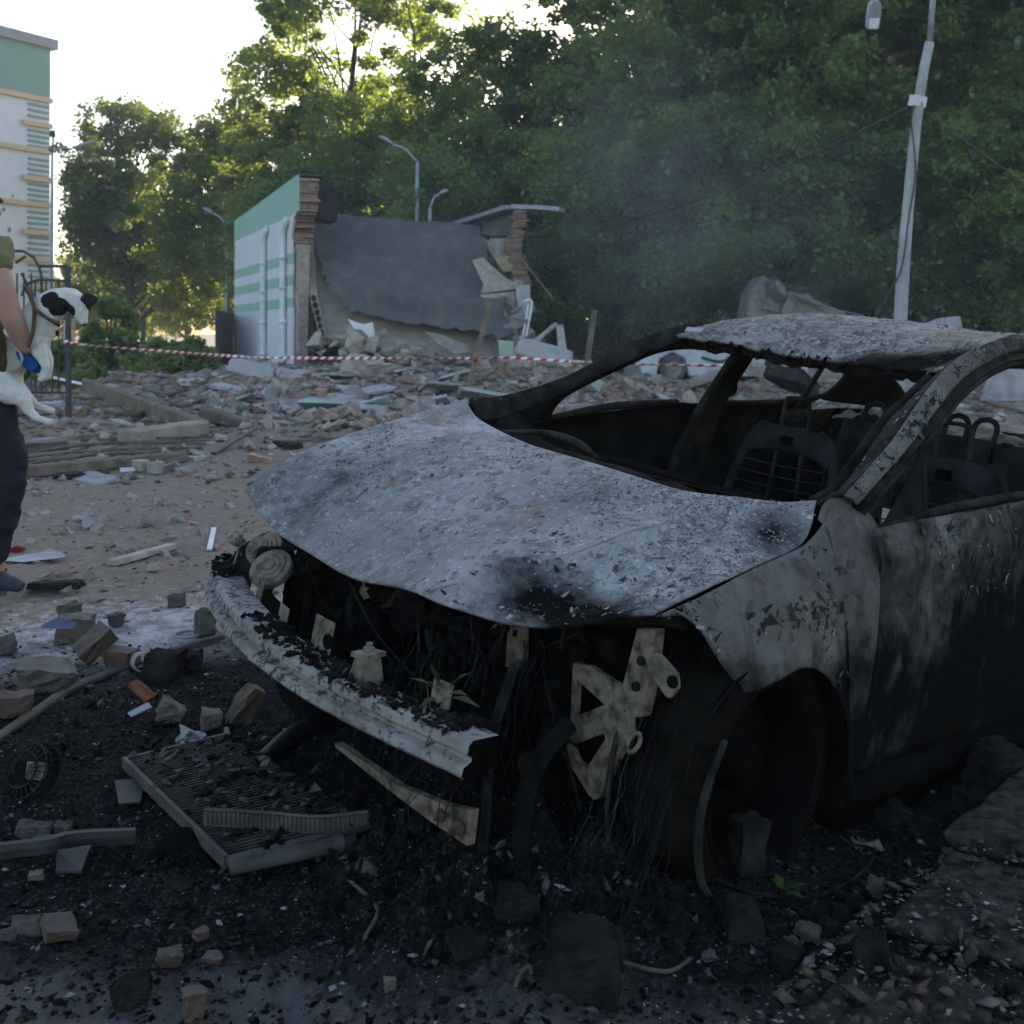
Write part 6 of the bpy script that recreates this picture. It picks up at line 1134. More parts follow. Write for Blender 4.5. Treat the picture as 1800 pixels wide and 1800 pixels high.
mb.lathe([(0, 0), (.013, 0), (.0165, .002), (.018, .005), (.018, L_*.8), (.0165, L_*.82), (.0165, L_), (0, L_)], 20, M4); o = mb.build('drier_tube', m_trim, smooth=True, loc=c_); T(o, 'grey capped metal tube lying along the near edge of the radiator core', 'tube')
MB().box(p0-c_+dd*.2+Vector((0, 0, .017)), (.03, .025, .008), (0, 0, .3)).build('clip', m_trim, o); MB().lathe([(.0185, -.012), (.021, -.012), (.021, .012), (.0185, .012)], 16, M4 @ Matrix.Translation((0, 0, L_*.85))).build('collar', m_trim, o)
hd = [gf(360, 1434, .078), gf(470, 1440, .078), gf(560, 1447, .080), gf(648, 1438, .078)]; o3 = hd[0].lerp(hd[-1], .5); P = cr([p-o3 for p in hd], 74); rh = E('ribbed_header', o3); T(rh, 'ribbed brownish tank strip lying on top of the radiator core', 'ribbed strip')
mb = MB(); 
for i in range(73):
    rr = .0155 if i % 2 else .0125; dlt = Vector(P[i+1]-P[i]); mb.bar(P[i], P[i]+np.array(dlt)*.99, .024 if i % 2 else .018, rr*2, (0, 0, 1))
mb.build('ribs', simple('scorched_plastic', (.035, .030, .024), (.085, .074, .06), 20, .8), rh); mb = MB(); up2 = np.array([0, 0, .0175])
for s_ in (-1, 1): mb.tube(P+up2*s_+np.array([0, -.006, 0]), .004, 6)
mb.build('rim', m_trim, rh, True)
# hoses, pipes and tubes in the ash
def pipe_obj(pts, r, m, label, name, cat, lift=.02, k=24, open_=True, zz=None):
    P = [gp(x_, y_, lift if zz is None else zz[i]) for i, (x_, y_) in enumerate(pts)]; c_ = sum(P, Vector())/len(P); o = MB().tube([p-c_ for p in P], r, 14, not open_, k).build(name, m, smooth=True, loc=c_)
    if open_: solid(o, .004)
    return T(o, label, cat)
pipe_obj([(458, 1355), (500, 1318), (545, 1290), (600, 1272), (660, 1265)], [.022, .023, .026, .026, .024], m_trimd, 'black wide hose curving out from under the bumper beam', 'hose', 'hose', .025)
pipe_obj([(398, 1300), (404, 1340), (412, 1372)], .009, m_rust, 'thin grey metal arm standing in the ash right of the white ash lump', 'control_rod', 'rod', .03, open_=False)
pipe_obj([(352, 1352), (372, 1388)], .016, m_ashp, 'ashy tube stub lying on the radiator core', 'tube_stub', 'tube', .035)
pipe_obj([(432, 1370), (440, 1345)], .007, m_br_n, 'small rusty stub beside the hose mouth', 'stub', 'stub', .02, open_=False)
pipe_obj([(640, 1660), (662, 1600), (610, 1560)], .004, m_trim, 'thin bent wire in the ash left of the dark angular stone', 'wire', 'wire', .01, open_=False)
pipe_obj([(905, 1745), (915, 1722), (930, 1718), (935, 1728)], .004, m_stone, 'curled pale ash twist left of the big black block', 'ash_twist', 'ash twist', .01, open_=False)
pipe_obj([(1090, 1700), (1140, 1712), (1180, 1716), (1215, 1694)], .004, m_stone, 'long pale curled strip of ash right of the big black block', 'ash_twist', 'ash twist', .01, open_=False)
pipe_obj([(1255, 1560), (1330, 1588), (1440, 1590), (1520, 1545), (1535, 1500), (1480, 1470)], .0032, m_pill, 'thin looping dark wire on the ground around the green leaf', 'wire', 'wire', .02, 60, False)
mb = MB(); c_ = gp(330, 1505); G = []
for t_ in np.linspace(0, 1, 24): G.append([tuple(Vector((-.085+.17*t_, -.02+.05*s_-.04*t_, .050*math.sin(math.pi*min(1, t_*1.05))*(.8+.25*s_)))) for s_ in np.linspace(-.4, 1, 6)])
o = MB().grid(np.array(G)).build('curved_cover', m_soot_shade, smooth=True, loc=c_); solid(o, .003); T(o, 'black curved plastic cover below the radiator corner', 'cover')
for px, py, wpx, nm, lb in ((330, 1320, 50, 'white_ash_lump', 'white crumbly ash lump at the back corner of the radiator core'), (212, 1412, 60, 'metal_plate', 'dark bent plate sticking out left of the radiator core')):
    if nm == 'metal_plate':
        c_ = gp(px, py, .02); o = MB().poly([(-.03, .04, .02), (.05, .05, .02), (.07, -.06, .005), (.02, -.07, .005)], (0, 0, .004)).build(nm, m_trimd, loc=c_); T(o, lb, 'plate')
    else:
        g = np.random.default_rng(4); c_ = gp(px, py, .03); mb = MB()
        for _ in range(36):
            q = g.normal(size=3)*[.018, .018, .022]; s_ = g.uniform(.006, .018); mb.hull([tuple(q+g.normal(size=3)*s_*.6) for _ in range(9)])
        T(mb.build(nm, simple('white_ash', (.22, .22, .23), (.42, .42, .43), 30, 1, 90, .8, .003), loc=c_), lb, 'ash lump')
# charred debris bed in front of the bumper: crusts, scraps, filaments, too many to count
g = np.random.default_rng(55); mb = MB(); mb2 = MB()
regs = [(560, 1330, 900, 1600, 900), (280, 1290, 640, 1430, 420), (860, 1500, 1300, 1640, 260), (1250, 1440, 1600, 1600, 160), (100, 1180, 420, 1400, 240), (600, 1560, 1050, 1700, 170)]
for x0_, y0_, x1_, y1_, n_ in regs:
    for i in range(n_):
        p = gp(g.uniform(x0_, x1_), g.uniform(y0_, y1_)) if i % 2 == 0 else p+Vector((g.normal()*.03, g.normal()*.03, 0)); s_ = .0025+.010*g.random()**3; tgt = mb if g.random() < .84 else mb2
        q = np.array(p)+[0, 0, s_*.4+ .015*g.random()**3]; fl = g.uniform(.5, 2); ax = g.normal(size=(3, 3)); ax, _ = np.linalg.qr(ax)
        tgt.hull([tuple(q+ax@(g.normal(size=3)*[s_*1.1, s_*.6, s_*.35*fl])) for _ in range(9)])
for i in range(520):                         # crumbs lying on the radiator core
    u_, v_ = g.random(), g.random()**.6; p = (rc[0]*(1-u_)+rc[1]*u_)*(1-v_)+(rc[3]*(1-u_)+rc[2]*u_)*v_; s_ = .002+.010*g.random()**3; (mb if g.random() < .6 else mb2).hull([tuple(np.array(p)+[0, 0, .02+s_*.4]+g.normal(size=3)*[s_, s_, s_*.5]) for _ in range(9)])
for i in range(70):                         # bigger crust plates, burnt rags and ribs in the heap
    p = gp(g.uniform(560, 1250), g.uniform(1400, 1620)); q = np.array(p)+[0, 0, .012]; ax, _ = np.linalg.qr(g.normal(size=(3, 3))); s_ = g.uniform(.008, .018); mb.hull([tuple(q+ax@(g.normal(size=3)*[s_, s_*.7, s_*.3])) for _ in range(14)])
o = mb.build('charred_debris', simple('char_crust', (.002, .002, .002), (.016, .0145, .0135), 25, .95, 120, .7, .002, .03)); o['kind'] = 'stuff'
o = mb2.build('ash_crumbs', simple('ash_crust', (.022, .021, .020), (.10, .097, .095), 25, 1, 120, .7, .002)); o['kind'] = 'stuff'
mb = MB()
for i in range(300):
    rg = regs[g.integers(0, 4)]; p = np.array(gp(g.uniform(rg[0], rg[2]), g.uniform(rg[1], rg[3]), .01)) if i % 3 == 0 else p0_; p0_ = p; a_ = g.uniform(0, 6.28); L_ = g.uniform(.03, .12); v_ = np.array([math.cos(a_), math.sin(a_), 0]); mb.tube([p, p+v_*L_*.5+[0, 0, g.uniform(.0, .03)], p+v_*L_+g.normal(size=3)*[.02, .02, .004]], g.uniform(.0005, .0016), 3, False, k=8)
o = mb.build('burnt_wire', m_tyre, fix=False); o['kind'] = 'stuff'
# green leaves
m_gl = simple('green_leaf', (.014, .030, .009), (.028, .050, .015), 20, .8, 30, .3, .002, .08)
def leaf_poly(mb, base, tip, wd, curl=.3):
    base = Vector(base); tip = Vector(tip); d_ = tip-base; s_ = d_.cross(Vector((0, 0, 1))).normalized(); G = []
    for t_ in np.linspace(0, 1, 9):
        w_ = wd*math.sin(math.pi*min(.98, t_**.8))*(1+.18*math.sin(t_*40)); c_ = base+d_*t_+Vector((0, 0, -curl*d_.length*t_*t_*.4)); G.append([tuple(c_-s_*w_+Vector((0, 0, w_*.35))), tuple(c_), tuple(c_+s_*w_+Vector((0, 0, w_*.35)))])
    mb.grid(np.array(G))
sp = E('leaf_sprig', CARM @ Vector(B_(.94, -.02, .10))); T(sp, 'wilted green leaf sprig lying on the near end of the bumper beam', 'leaf sprig'); mb = MB(); 
for dx, dz, w_ in ((-.06, .045, .010), (-.045, -.015, .010), (.05, .01, .011), (.055, .055, .013), (.075, -.012, .012), (-.02, .07, .009)): leaf_poly(mb, (dx*.25, -.02, .03+dz*.3), (dx, -.035, .03+dz), w_)
solid(mb.build('leaf', m_gl, sp, True), .0006); MB().tube([(0, -.02, .03), (-.03, .0, .05), (-.02, -.01, -.03), (-.035, -.02, -.075)], .0013, 5, k=14).build('twig', m_bark, sp)
q = gp(1375, 1590, .02); sp = E('leaf_sprig', q); T(sp, 'fresh green leaves lying on the black ground by the front wheel', 'leaf sprig'); mb = MB()
for dx, dy, dz, w_ in ((.052, .01, .012, .014), (.04, -.02, -.004, .012), (-.022, .012, .02, .010), (-.01, .02, .028, .010)): leaf_poly(mb, (0, 0, .012), (dx, dy, .012+dz), w_)
solid(mb.build('leaf', m_gl, sp, True), .0006)
# ashy cloth scrap by the pavement edge
mb = MB(); c_ = gp(1520, 1490, .012); G = np.array([[(.065*u_-.03, -.05*v_+.02+.01*math.sin(u_*5), .004*math.sin(7*u_+5*v_)) for u_ in np.linspace(0, 1, 8)] for v_ in np.linspace(0, 1, 7)]); o = MB().grid(G).build('mesh_scrap', m_rust, smooth=True, loc=c_); solid(o, .002); T(o, 'pale frayed mesh scrap on the black ground left of the pavement edge', 'scrap')
# ---------------------------------------------------------------- the two wrecks behind
m_silver = simple('dusty_silver_paint', (.26, .285, .32), (.40, .425, .46), 4, .45, 30, .15, .003, .5, .3); m_greyw = simple('dusty_grey_wreck', (.13, .125, .12), (.24, .23, .22), 5, .7, 30, .4, .005); m_rub = simple('dusty_rubber', (.05, .048, .046), (.11, .105, .10), 8, .9)
def car_wheel(parent, M4, r=.31):
    wl = E('wheel'); wl.parent = parent; wl.matrix_local = M4
    MB().lathe([(r*.62, -.1), (r*.94, -.1), (r, -.06), (r, .06), (r*.94, .1), (r*.62, .1)], 28, close=True).build('tyre', m_rub, wl, True); MB().lathe([(r*.62, .09), (r*.55, .05), (r*.3, .06), (r*.22, .09), (0, .09)], 24).build('rim', m_greyw, wl, True)
YS = 26.5; sv = E('wrecked_car', at(1255, 672, YS)); sv.rotation_euler = (R(-4), 0, R(8)); T(sv, 'crushed silver car with its wheels showing, seen through the windscreen opening', 'car')
prof = [(-1.95, .10), (-2.0, .45), (-1.8, .82), (-1.35, 1.0), (-.7, .98), (-.3, .88), (.4, .80), (1.2, .86), (1.9, .72), (2.05, .45), (2.0, .1), (1.68, .10), (1.6, .5), (1.3, .65), (1.0, .5), (.92, .1), (-.85, .1), (-.93, .5), (-1.22, .66), (-1.52, .5), (-1.6, .1)]
G = MB().poly([(x_, -.8, z_) for x_, z_ in prof], (0, 1.6, 0)); bevel(G.build('body', m_silver, sv), .05)
MB().poly([(-.55, -.815, .84), (.3, -.815, .74), (1.1, -.815, .8), (1.0, -.815, .68), (-.4, -.815, .66)], (0, .03, 0)).build('side_window', m_soot_shade, sv); MB().box((0, 0, .25), (3.6, 1.3, .3)).build('underbody', m_soot_shade, sv)
for x_ in (-1.22, 1.3): car_wheel(sv, Matrix.Translation((x_, -.74, .30)) @ Matrix.Rotation(R(90), 4, 'X'))
MB().tube([(-.55, -.84, .55), (-.1, -.86, .45), (.2, -.84, .62)], .03, 6, k=8).build('torn_trim', m_dkmetal, sv)
YG2 = 29; gw = E('overturned_wreck', at(1400, 640, YG2)); gw.location.z = 1.4; T(gw, 'dust grey overturned car wreck with one wheel in the air above the burnt roof', 'car')
P_ = lambda x_, y_, d_=0: at(x_, y_, YG2+d_)-gw.location
MB().poly([P_(1312, 560), P_(1320, 515), P_(1340, 485), P_(1352, 490), P_(1330, 525), P_(1326, 560)], (0, 1.3, 0)).build('fender', m_greyw, gw)
MB().poly([P_(1326, 562), P_(1332, 520), P_(1345, 500), P_(1395, 515), P_(1422, 518), P_(1445, 540), P_(1478, 548), P_(1500, 565)], (0, 1.5, 0)).build('body', m_greyw, gw)
car_wheel(gw, Matrix.Translation(P_(1366, 508, -.15)) @ Matrix.Rotation(R(28), 4, 'Z') @ Matrix.Rotation(R(60), 4, 'X') @ Matrix.Rotation(R(20), 4, 'Y'), .34)
mb = MB()
for i in range(4): mb.tube([P_(1395+i*6, 516+i*3, -.1-.1*i), P_(1425+i*6, 530+i*2, -.1), P_(1460+i*8, 552, -.05)], .05, 6, k=10)
mb.box(P_(1358, 535, -.1), (.35, .2, .3), (.2, .3, .5), jit=.05).box(P_(1385, 540, -.1), (.2, .2, .4), (.2, .3, .2), jit=.05).tube([P_(1470, 545), P_(1505, 552), P_(1530, 560)], .02, 5); mb.build('underbody', m_greyw, gw)
hp_ = MB(); Xg, Yg = np.meshgrid(np.linspace(2.2, 12, 60), np.linspace(22, 34, 60), indexing='ij'); Zg = 1.6*np.exp(-((Xg-7.6)/2.0)**2-((Yg-29.8)/1.7)**2)+.5*np.exp(-((Xg-10.5)/1.5)**2-((Yg-26)/2.5)**2)+.22*fbm(Xg, Yg, .9, 5, 88)-.05; hp_.grid(np.stack([Xg, Yg, Zg], -1)); o = hp_.build('rubble_mound', m_slab); o['kind'] = 'structure'
loose('concrete_slab', m_pgrey, [(1620, 578), (1662, 560), (1688, 556), (1712, 692), (1585, 692)], 21, .5, 'pale triangular concrete slab showing above the roof of the wreck right of the pole', 'slab')
loose('pale_slab', m_pgrey, [(1770, 598), (1800, 586), (1860, 584), (1880, 705), (1735, 705)], 19, .3, 'pale panel at the right edge above the wreck roof', 'panel')
for i, (px, py, s_, lb) in enumerate(((1335, 652, 1.6, 'brown rubble lump seen through the far rear window'), (1392, 665, 2.2, 'dark charred timber lump seen through the far rear window'), (1150, 672, 1.6, 'joined brick lump in front of the silver car'), (1240, 668, 1.4, 'pale lump between the window posts of the wreck'))):
    o = bpy.data.objects.new('rubble_lump', (LU[0] if i % 2 == 0 else LU[2]).copy()); o.data.materials[0] = (m_slab, m_char, m_brick2, m_plaster)[i]; COL.objects.link(o); Yd = (20, 18, 22, 21)[i]; o.location = at(px, py, Yd); o.scale = (s_,)*3; o.rotation_euler = (.2, .3, i); T(o, lb, 'rubble lump')
# ---------------------------------------------------------------- person carrying a dog
def skin(name, nodes, edges, m, parent=None, root=None, sub=2, loc=None, wr=None):
    keys = list(nodes); me = bpy.data.meshes.new(name); me.from_pydata([nodes[k_][0] for k_ in keys], [(keys.index(a_), keys.index(b_)) for a_, b_ in edges], []); o = link(name, me, m, parent, loc)
    sk_ = o.modifiers.new('skin', 'SKIN'); sk_.use_smooth_shade = True; o['_'] = 0; del o['_']
    for i, k_ in enumerate(keys):
        r_ = nodes[k_][1]; me.skin_vertices[0].data[i].radius = r_ if hasattr(r_, '__len__') else (r_, r_); me.skin_vertices[0].data[i].use_root = (k_ == (root or keys[0]))
    sb = o.modifiers.new('sub', 'SUBSURF'); sb.levels = sub; sb.render_levels = sub
    if wr:
        tx_ = bpy.data.textures.new(name+'_folds', 'CLOUDS'); tx_.noise_scale = wr[1]; tx_.noise_depth = 3; dm = o.modifiers.new('folds', 'DISPLACE'); dm.texture = tx_; dm.strength = wr[0]; dm.mid_level = .5; sb.levels = sb.render_levels = 4
    return o
m_skin = simple('skin', (.30, .165, .12), (.38, .22, .165), 8, .6, 40, .15, .002, .35); m_shirt = simple('khaki_shirt', (.115, .105, .048), (.16, .145, .07), 5, .9, 14, .5, .006); m_pants = simple('black_trousers', (.010, .011, .016), (.020, .021, .028), 4, .8, 7, .8, .02); m_shoe = simple('dark_trainer', (.02, .024, .032), (.045, .05, .062), 12, .7); m_sole = simple('grey_sole', (.10, .105, .115), (.15, .155, .165), 8, .8); m_hair = simple('short_hair', (.03, .024, .02), (.06, .05, .045), 30, .8)
YP_ = 5.1; pb = gp(-20, 1045); p0 = Vector((pb.x, YP_, pb.z))
def q(px, py, dy=0): return tuple(at(px, py, YP_+dy)-p0)
def ch(pre, pts): return {pre+str(i): p for i, p in enumerate(pts)}
def lk_(pre, n, start=None): 
    e = [(pre+str(i), pre+str(i+1)) for i in range(n-1)]; return ([(start, pre+'0')] if start else [])+e
# body: head, neck, arms, trunk and lower legs as one continuous skin
nd = {'pelvis': (q(-30, 690), (.13, .10)), 'waist': (q(-34, 625), (.12, .09)), 'chest': (q(-40, 520), (.13, .10)), 'collar': (q(-44, 440), (.09, .075)), 'neck': (q(-44, 415), .055), 'jaw': (q(-30, 392), (.062, .06)), 'head': (q(-42, 362), (.078, .09)), 'crown': (q(-46, 340), (.055, .065)),
      'nosebase': (q(-4, 372), .018), 'nose': (q(1, 380), .011), 'chin': (q(-8, 398), .024), 'ear': (q(-45, 378, -.085), (.012, .02))}
ed = [('pelvis', 'waist'), ('waist', 'chest'), ('chest', 'collar'), ('collar', 'neck'), ('neck', 'jaw'), ('jaw', 'head'), ('head', 'crown'), ('head', 'nosebase'), ('nosebase', 'nose'), ('jaw', 'chin'), ('head', 'ear')]
arm = [(q(-14, 452, -.17), .062), (q(4, 500, -.20), .054), (q(14, 542, -.20), .052), (q(28, 576, -.19), .050), (q(42, 604, -.16), .036), (q(50, 618, -.10), .034)]
nd.update(ch('r', arm)); ed += [('collar', 'r0')]+lk_('r', 6)
arm = [(q(-40, 452, .18), .06), (q(0, 500, .24), .05), (q(25, 560, .22), .046), (q(50, 600, .16), .036), (q(62, 612, .10), .032)]
nd.update(ch('l', arm)); ed += [('collar', 'l0')]+lk_('l', 5)
for sd_, pts in (('a', [(q(-18, 720, -.09), .088), (q(8, 840, -.10), .06), (q(2, 920, -.10), .052), (q(-8, 1000, -.10), .036), (q(-4, 1018, -.10), .034), (q(22, 1030, -.10), .028)]), ('b', [(q(-45, 720, .09), .088), (q(-55, 850, .10), .06), (q(-75, 930, .10), .05), (q(-100, 1005, .10), .036), (q(-98, 1020, .10), .034), (q(-72, 1032, .10), .028)])):
    nd.update(ch(sd_, pts)); ed += [('pelvis', sd_+'0')]+lk_(sd_, 6)
for i, (dx, dy, r_, L_) in enumerate(((8, .015, .0095, 1.0), (4, .018, .010, 1.1), (0, .02, .0095, 1.05), (-5, .018, .0085, .85))):      # four fingers curling under the dog's chest
    b_ = Vector(q(52+dx*.6, 624-dx*.2, -.08)); nd.update(ch('f%d' % i, [(tuple(b_), r_), (tuple(b_+Vector((.028, .02, -.008))*L_), r_*.95), (tuple(b_+Vector((.045, .05, .0))*L_), r_*.88), (tuple(b_+Vector((.045, .072, .012))*L_), r_*.75)])); ed += [('r5', 'f%d0' % i)]+lk_('f%d' % i, 4)
b_ = Vector(q(47, 608, -.12)); nd.update(ch('t', [(tuple(b_), .012), (tuple(b_+Vector((.025, -.012, .02))), .011), (tuple(b_+Vector((.048, -.008, .028))), .009)])); ed += [('r4', 't0')]+lk_('t', 3)
per = skin('person', nd, ed, m_skin, None, 'pelvis', 2, p0); T(per, 'person in khaki T-shirt and black trousers carrying a dog, cut by the left edge', 'person')
skin('t_shirt', {'hem': (q(-31, 668), (.165, .13)), 'waist': (q(-34, 625), (.15, .12)), 'chest': (q(-40, 520), (.165, .13)), 'collar': (q(-44, 448), (.12, .10)), 'neck': (q(-44, 428), .075), 'r0': (q(-12, 450, -.17), .082), 'r1': (q(4, 482, -.20), .078), 'l0': (q(-40, 452, .18), .082), 'l1': (q(-8, 490, .22), .072)}, [('hem', 'waist'), ('waist', 'chest'), ('chest', 'collar'), ('collar', 'neck'), ('collar', 'r0'), ('r0', 'r1'), ('collar', 'l0'), ('l0', 'l1')], m_shirt, per, 'chest', wr=(.035, .09))
skin('trousers', {'p': (q(-30, 672), (.165, .13)), 'p1': (q(-30, 700), (.165, .13)), 'a0': (q(-14, 735, -.09), .128), 'a1': (q(6, 790, -.10), .112), 'a2': (q(8, 840, -.10), .098), 'a3': (q(0, 900, -.10), .085), 'a4': (q(-9, 950, -.10), .072), 'a5': (q(-9, 998, -.10), .060), 'b0': (q(-45, 735, .09), .128), 'b1': (q(-55, 850, .10), .092), 'b2': (q(-75, 930, .10), .075), 'b3': (q(-100, 1000, .10), .06)}, [('p', 'p1'), ('p1', 'a0'), ('a0', 'a1'), ('a1', 'a2'), ('a2', 'a3'), ('a3', 'a4'), ('a4', 'a5'), ('p1', 'b0'), ('b0', 'b1'), ('b1', 'b2'), ('b2', 'b3')], m_pants, per, 'p1', wr=(.06, .12))
for dx, dy, dz in ((0, -.10, 0), (-94, .10, 0)):
    sh = skin('shoe', {'h': (q(-14+dx, 1022, dy), (.044, .05)), 'm': (q(8+dx, 1022, dy), (.046, .042)), 't': (q(32+dx, 1030, dy), (.044, .030)), 't2': (q(42+dx, 1033, dy), (.036, .022)), 'c': (q(-12+dx, 1002, dy), .045)}, [('h', 'm'), ('m', 't'), ('t', 't2'), ('h', 'c')], m_shoe, per, 'h')
    o_ = Vector(q(0, 1042, dy)); mb = MB(); ol = [(-.085, .0), (-.07, .038), (.0, .034), (.06, .044), (.11, .036), (.135, 0), (.11, -.036), (.06, -.044), (0, -.034), (-.07, -.038)]; off = dx/F*YP_
    bevel(mb.poly([(x_+off, dy+y_, o_.z-.012) for x_, y_ in ol], (0, 0, .032)).build('sole', m_sole, sh), .006)
    mb = MB()
    for i in range(4): mb.tube([(off+.0+.02*i, dy-.03, o_.z+.085-.012*i), (off+.012+.02*i, dy, o_.z+.10-.014*i), (off+.0+.02*i, dy+.03, o_.z+.085-.012*i)], .004, 5, k=8)
    mb.build('lace', m_sole, sh)
skin('hair', {'a': (q(-58, 372), (.06, .08)), 'b': (q(-52, 348), (.075, .088)), 'c': (q(-38, 335), (.055, .075))}, [('a', 'b'), ('b', 'c')], m_hair, per, 'b')
MB().lathe([(0, .012), (.008, .008), (.011, 0), (.008, -.008), (0, -.012)], 10, Matrix.Translation(q(-9, 369, -.036))).build('eye', m_soot_shade, per, True)
# ---- dog
YD = 5.02; d0 = at(60, 620, YD)
def dq(px, py, dy=0): return tuple(at(px, py, YD+dy)-d0)
dn = {'chest': (dq(66, 572), (.098, .105)), 'rib': (dq(38, 602), (.098, .10)), 'belly': (dq(0, 648), (.084, .088)), 'rump': (dq(0, 692), (.086, .080)), 'neck0': (dq(84, 540), (.080, .080)), 'neck': (dq(106, 530), (.070, .075)), 'skull': (dq(130, 526), (.056, .062)), 'brow': (dq(138, 541), (.046, .050)), 'muz': (dq(145, 560), .028), 'nose': (dq(149, 573), .014),
      'tail': (dq(-30, 700), .018), 'tail2': (dq(-70, 690), .008)}
de = [('chest', 'rib'), ('rib', 'belly'), ('belly', 'rump'), ('chest', 'neck0'), ('neck0', 'neck'), ('neck', 'skull'), ('skull', 'brow'), ('brow', 'muz'), ('muz', 'nose'), ('rump', 'tail'), ('tail', 'tail2')]
for pre, st_, pts in (('a', 'chest', [(dq(64, 604, -.03), .046), (dq(72, 625, -.035), .032), (dq(81, 644, -.035), .022), (dq(76, 662, -.035), .018), (dq(69, 672, -.04), .019)]), ('c', 'chest', [(dq(70, 604, .05), .042), (dq(84, 632, .05), .026), (dq(86, 650, .05), .02), (dq(80, 668, .05), .018)]),
                      ('h', 'rump', [(dq(26, 690, -.05), .060), (dq(44, 702, -.05), .040), (dq(50, 722, -.05), .021), (dq(66, 735, -.05), .016), (dq(82, 741, -.05), .017), (dq(93, 743, -.05), .014)]), ('k', 'rump', [(dq(30, 690, .05), .052), (dq(50, 700, .05), .03), (dq(58, 710, .05), .02), (dq(76, 718, .05), .016), (dq(97, 724, .05), .016)])):
    dn.update(ch(pre, pts)); de += [(st_, pre+'0')]+lk_(pre, len(pts))
k = N('dog_coat'); 
def blob(c_, r_, sq=(1, 1, 1)):
    v = k.n('ShaderNodeVectorMath', operation='SUBTRACT'); k.lk(k.co, v.inputs[0]); v.inputs[1].default_value = c_; v2 = k.n('ShaderNodeVectorMath', operation='MULTIPLY'); k.lk(v.outputs[0], v2.inputs[0]); v2.inputs[1].default_value = sq; L_ = k.n('ShaderNodeVectorMath', operation='LENGTH'); k.lk(v2.outputs[0], L_.inputs[0]); return k.math('LESS_THAN', k.math('ADD', L_.outputs['Value'], k.math('MULTIPLY', k.math('SUBTRACT', k.noise(30, 4), .5), .015)), r_)
b_ = k.math('MAXIMUM', k.math('MAXIMUM', blob(dq(88, 527, -.06), .040), blob(dq(104, 541, -.06), .046)), k.math('MAXIMUM', blob(dq(119, 548, -.04), .034), k.math('MAXIMUM', blob(dq(150, 527, 0), .028), blob(dq(68, 676, -.04), .016))))
b_ = k.math('MAXIMUM', b_, blob(dq(149, 572), .016)); coat = k.mix(k.noise(40, 5), (.46, .44, .41), (.60, .585, .56)); m_dog = k.done(k.mix(b_, coat, (.012, .012, .014)), .85, k.noise(160, 4), .5, .003, .2)
dog = skin('dog', dn, de, m_dog, None, 'chest', 2, d0, (.012, .035)); T(dog, 'white dog with black patches held under the arm, looking away to the right', 'dog')
m_blk = simple('black_fur', (.010, .010, .011), (.022, .020, .019), 20, .8, 120, .4)
mb = MB(); P = [dq(146, 515, -.03), dq(160, 516, -.035), dq(172, 524, -.03), (dq(168, 533, -.03)), dq(160, 540, -.03), dq(159, 546, -.03), dq(152, 543, -.03), dq(147, 530, -.03)]; o = mb.poly(P, (0, .012, 0)).build('ear', m_blk, dog); bevel(o, .004)
mb = MB(); P = [dq(122, 508, .04), dq(112, 506, .045), dq(98, 507, .045), dq(100, 511, .04), dq(116, 513, .04)]; bevel(mb.poly(P, (0, .01, 0)).build('ear', m_blk, dog), .003)
m_strap = simple('brown_harness', (.05, .035, .025), (.09, .065, .045), 20, .7); mb = MB()
mb.tube([dq(44, 505, -.03), dq(54, 522, -.08), dq(60, 545, -.098), dq(58, 580, -.105), dq(50, 610, -.105)], .010, 6, k=20).tube([dq(60, 542, -.098), dq(78, 556, -.098), dq(95, 566, -.085), dq(104, 572, -.06)], .009, 6, k=14).box(dq(100, 568, -.075), (.02, .014, .02)).tube([dq(46, 506, .0), dq(52, 512, .04), dq(56, 530, .08)], .01, 6, k=10); mb.build('harness', m_strap, dog, True)
mb = MB(); mb.hull([dq(x_, y_, -.1+.02*(i % 2)) for i, (x_, y_) in enumerate(((97, 582), (104, 583), (105, 588), (98, 590), (101, 580), (100, 591)))]); mb.build('tag', m_blk, dog)
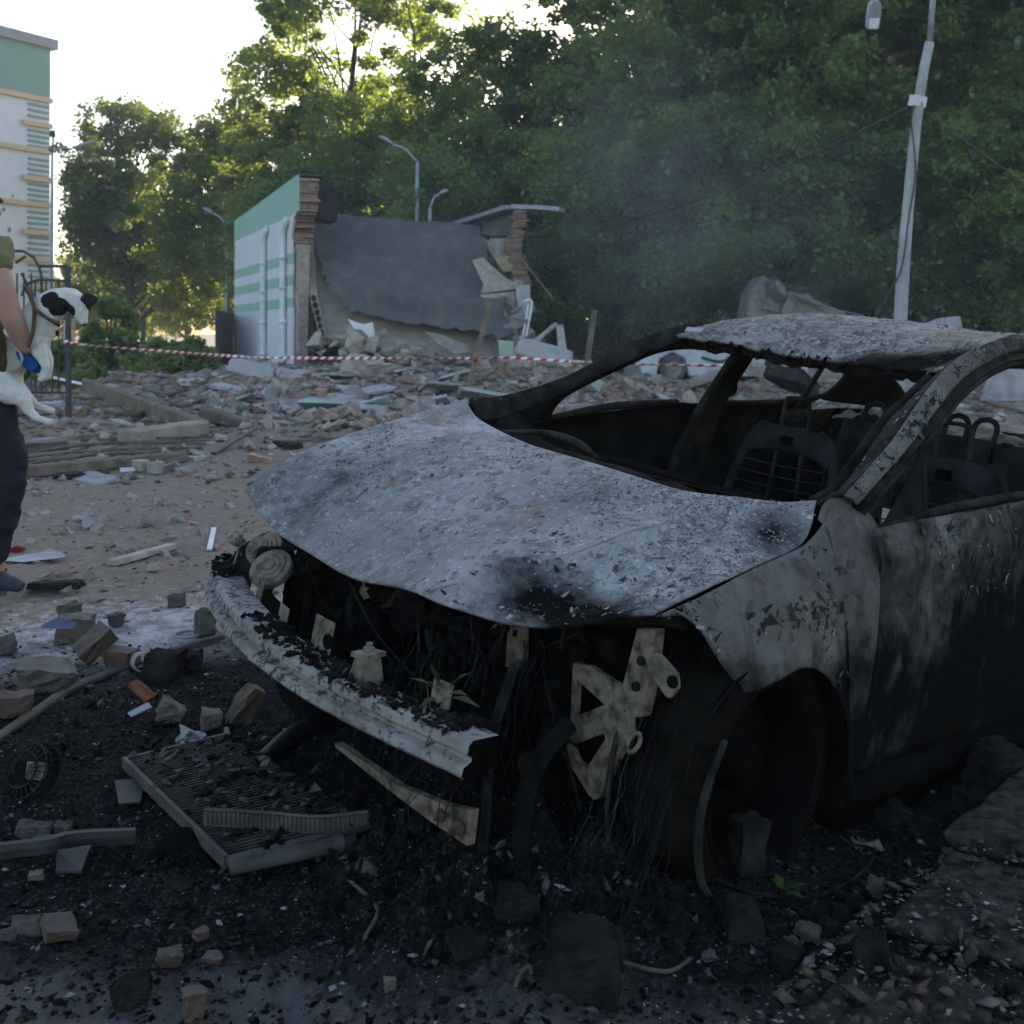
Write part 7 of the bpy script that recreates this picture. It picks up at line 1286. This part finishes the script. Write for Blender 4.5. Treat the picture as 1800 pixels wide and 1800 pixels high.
mb = MB(); g = np.random.default_rng(2); P = [(24, 617), (46, 622), (60, 632), (66, 642), (62, 652), (51, 657), (40, 645), (30, 632)]; o = mb.poly([at(x_, y_, 4.95) for x_, y_ in P], (0, .09, 0)).build('blue_cloth', simple('bright_blue_cloth', (.005, .032, .13), (.010, .06, .21), 9, .7, 25, .6, .006)); bevel(o, .02, 3); T(o, 'bright blue cloth tucked below the arm under the dog', 'cloth')
# ---------------------------------------------------------------- smoke drifting in front of the trees
def smoke(name, c_, size, dens, label, tilt=0, seed=0):
    k = N(name+'_vapour'); k.t.nodes.remove(k.b); pv_ = k.n('ShaderNodeVolumePrincipled'); pv_.inputs['Color'].default_value = (.93, .94, .95, 1)
    n_ = k.noise(3.4, 5, .66, .9, k.tc.outputs['Generated']); f = k.ramp(n_, [(.40, 0), (.70, 1)])
    mp_ = k.n('ShaderNodeVectorMath', operation='SUBTRACT'); k.lk(k.tc.outputs['Generated'], mp_.inputs[0]); mp_.inputs[1].default_value = (.5, .5, .5); ln = k.n('ShaderNodeVectorMath', operation='LENGTH'); k.lk(mp_.outputs[0], ln.inputs[0])
    fall = k.ramp(ln.outputs['Value'], [(.10, 1), (.48, 0)]); k.lk(k.math('MULTIPLY', k.math('MULTIPLY', f, fall), dens), pv_.inputs['Density']); k.lk(pv_.outputs[0], k.o.inputs['Volume'])
    o = MB().box((0, 0, 0), size).build(name, k.m, loc=c_); o.rotation_euler = (0, tilt, 0); o['kind'] = 'stuff'; return o
smoke('smoke', at(1150, 300, 28.5), (7, 3.5, 10), .18, '')
smoke('smoke', at(1330, 420, 28), (11, 4, 8), .16, '', seed=3)
smoke('smoke', at(1100, 470, 27.5), (30, 3, 12), .07, '', seed=5)
# thin smoke haze hanging over the whole place
k = N('haze_air'); k.t.nodes.remove(k.b); pv_ = k.n('ShaderNodeVolumePrincipled'); pv_.inputs['Color'].default_value = (.92, .94, .97, 1); pv_.inputs['Density'].default_value = .0012; k.lk(pv_.outputs[0], k.o.inputs['Volume'])
o = MB().box((0, 45, 12.5), (190, 130, 29)).build('haze', k.m); o['kind'] = 'stuff'
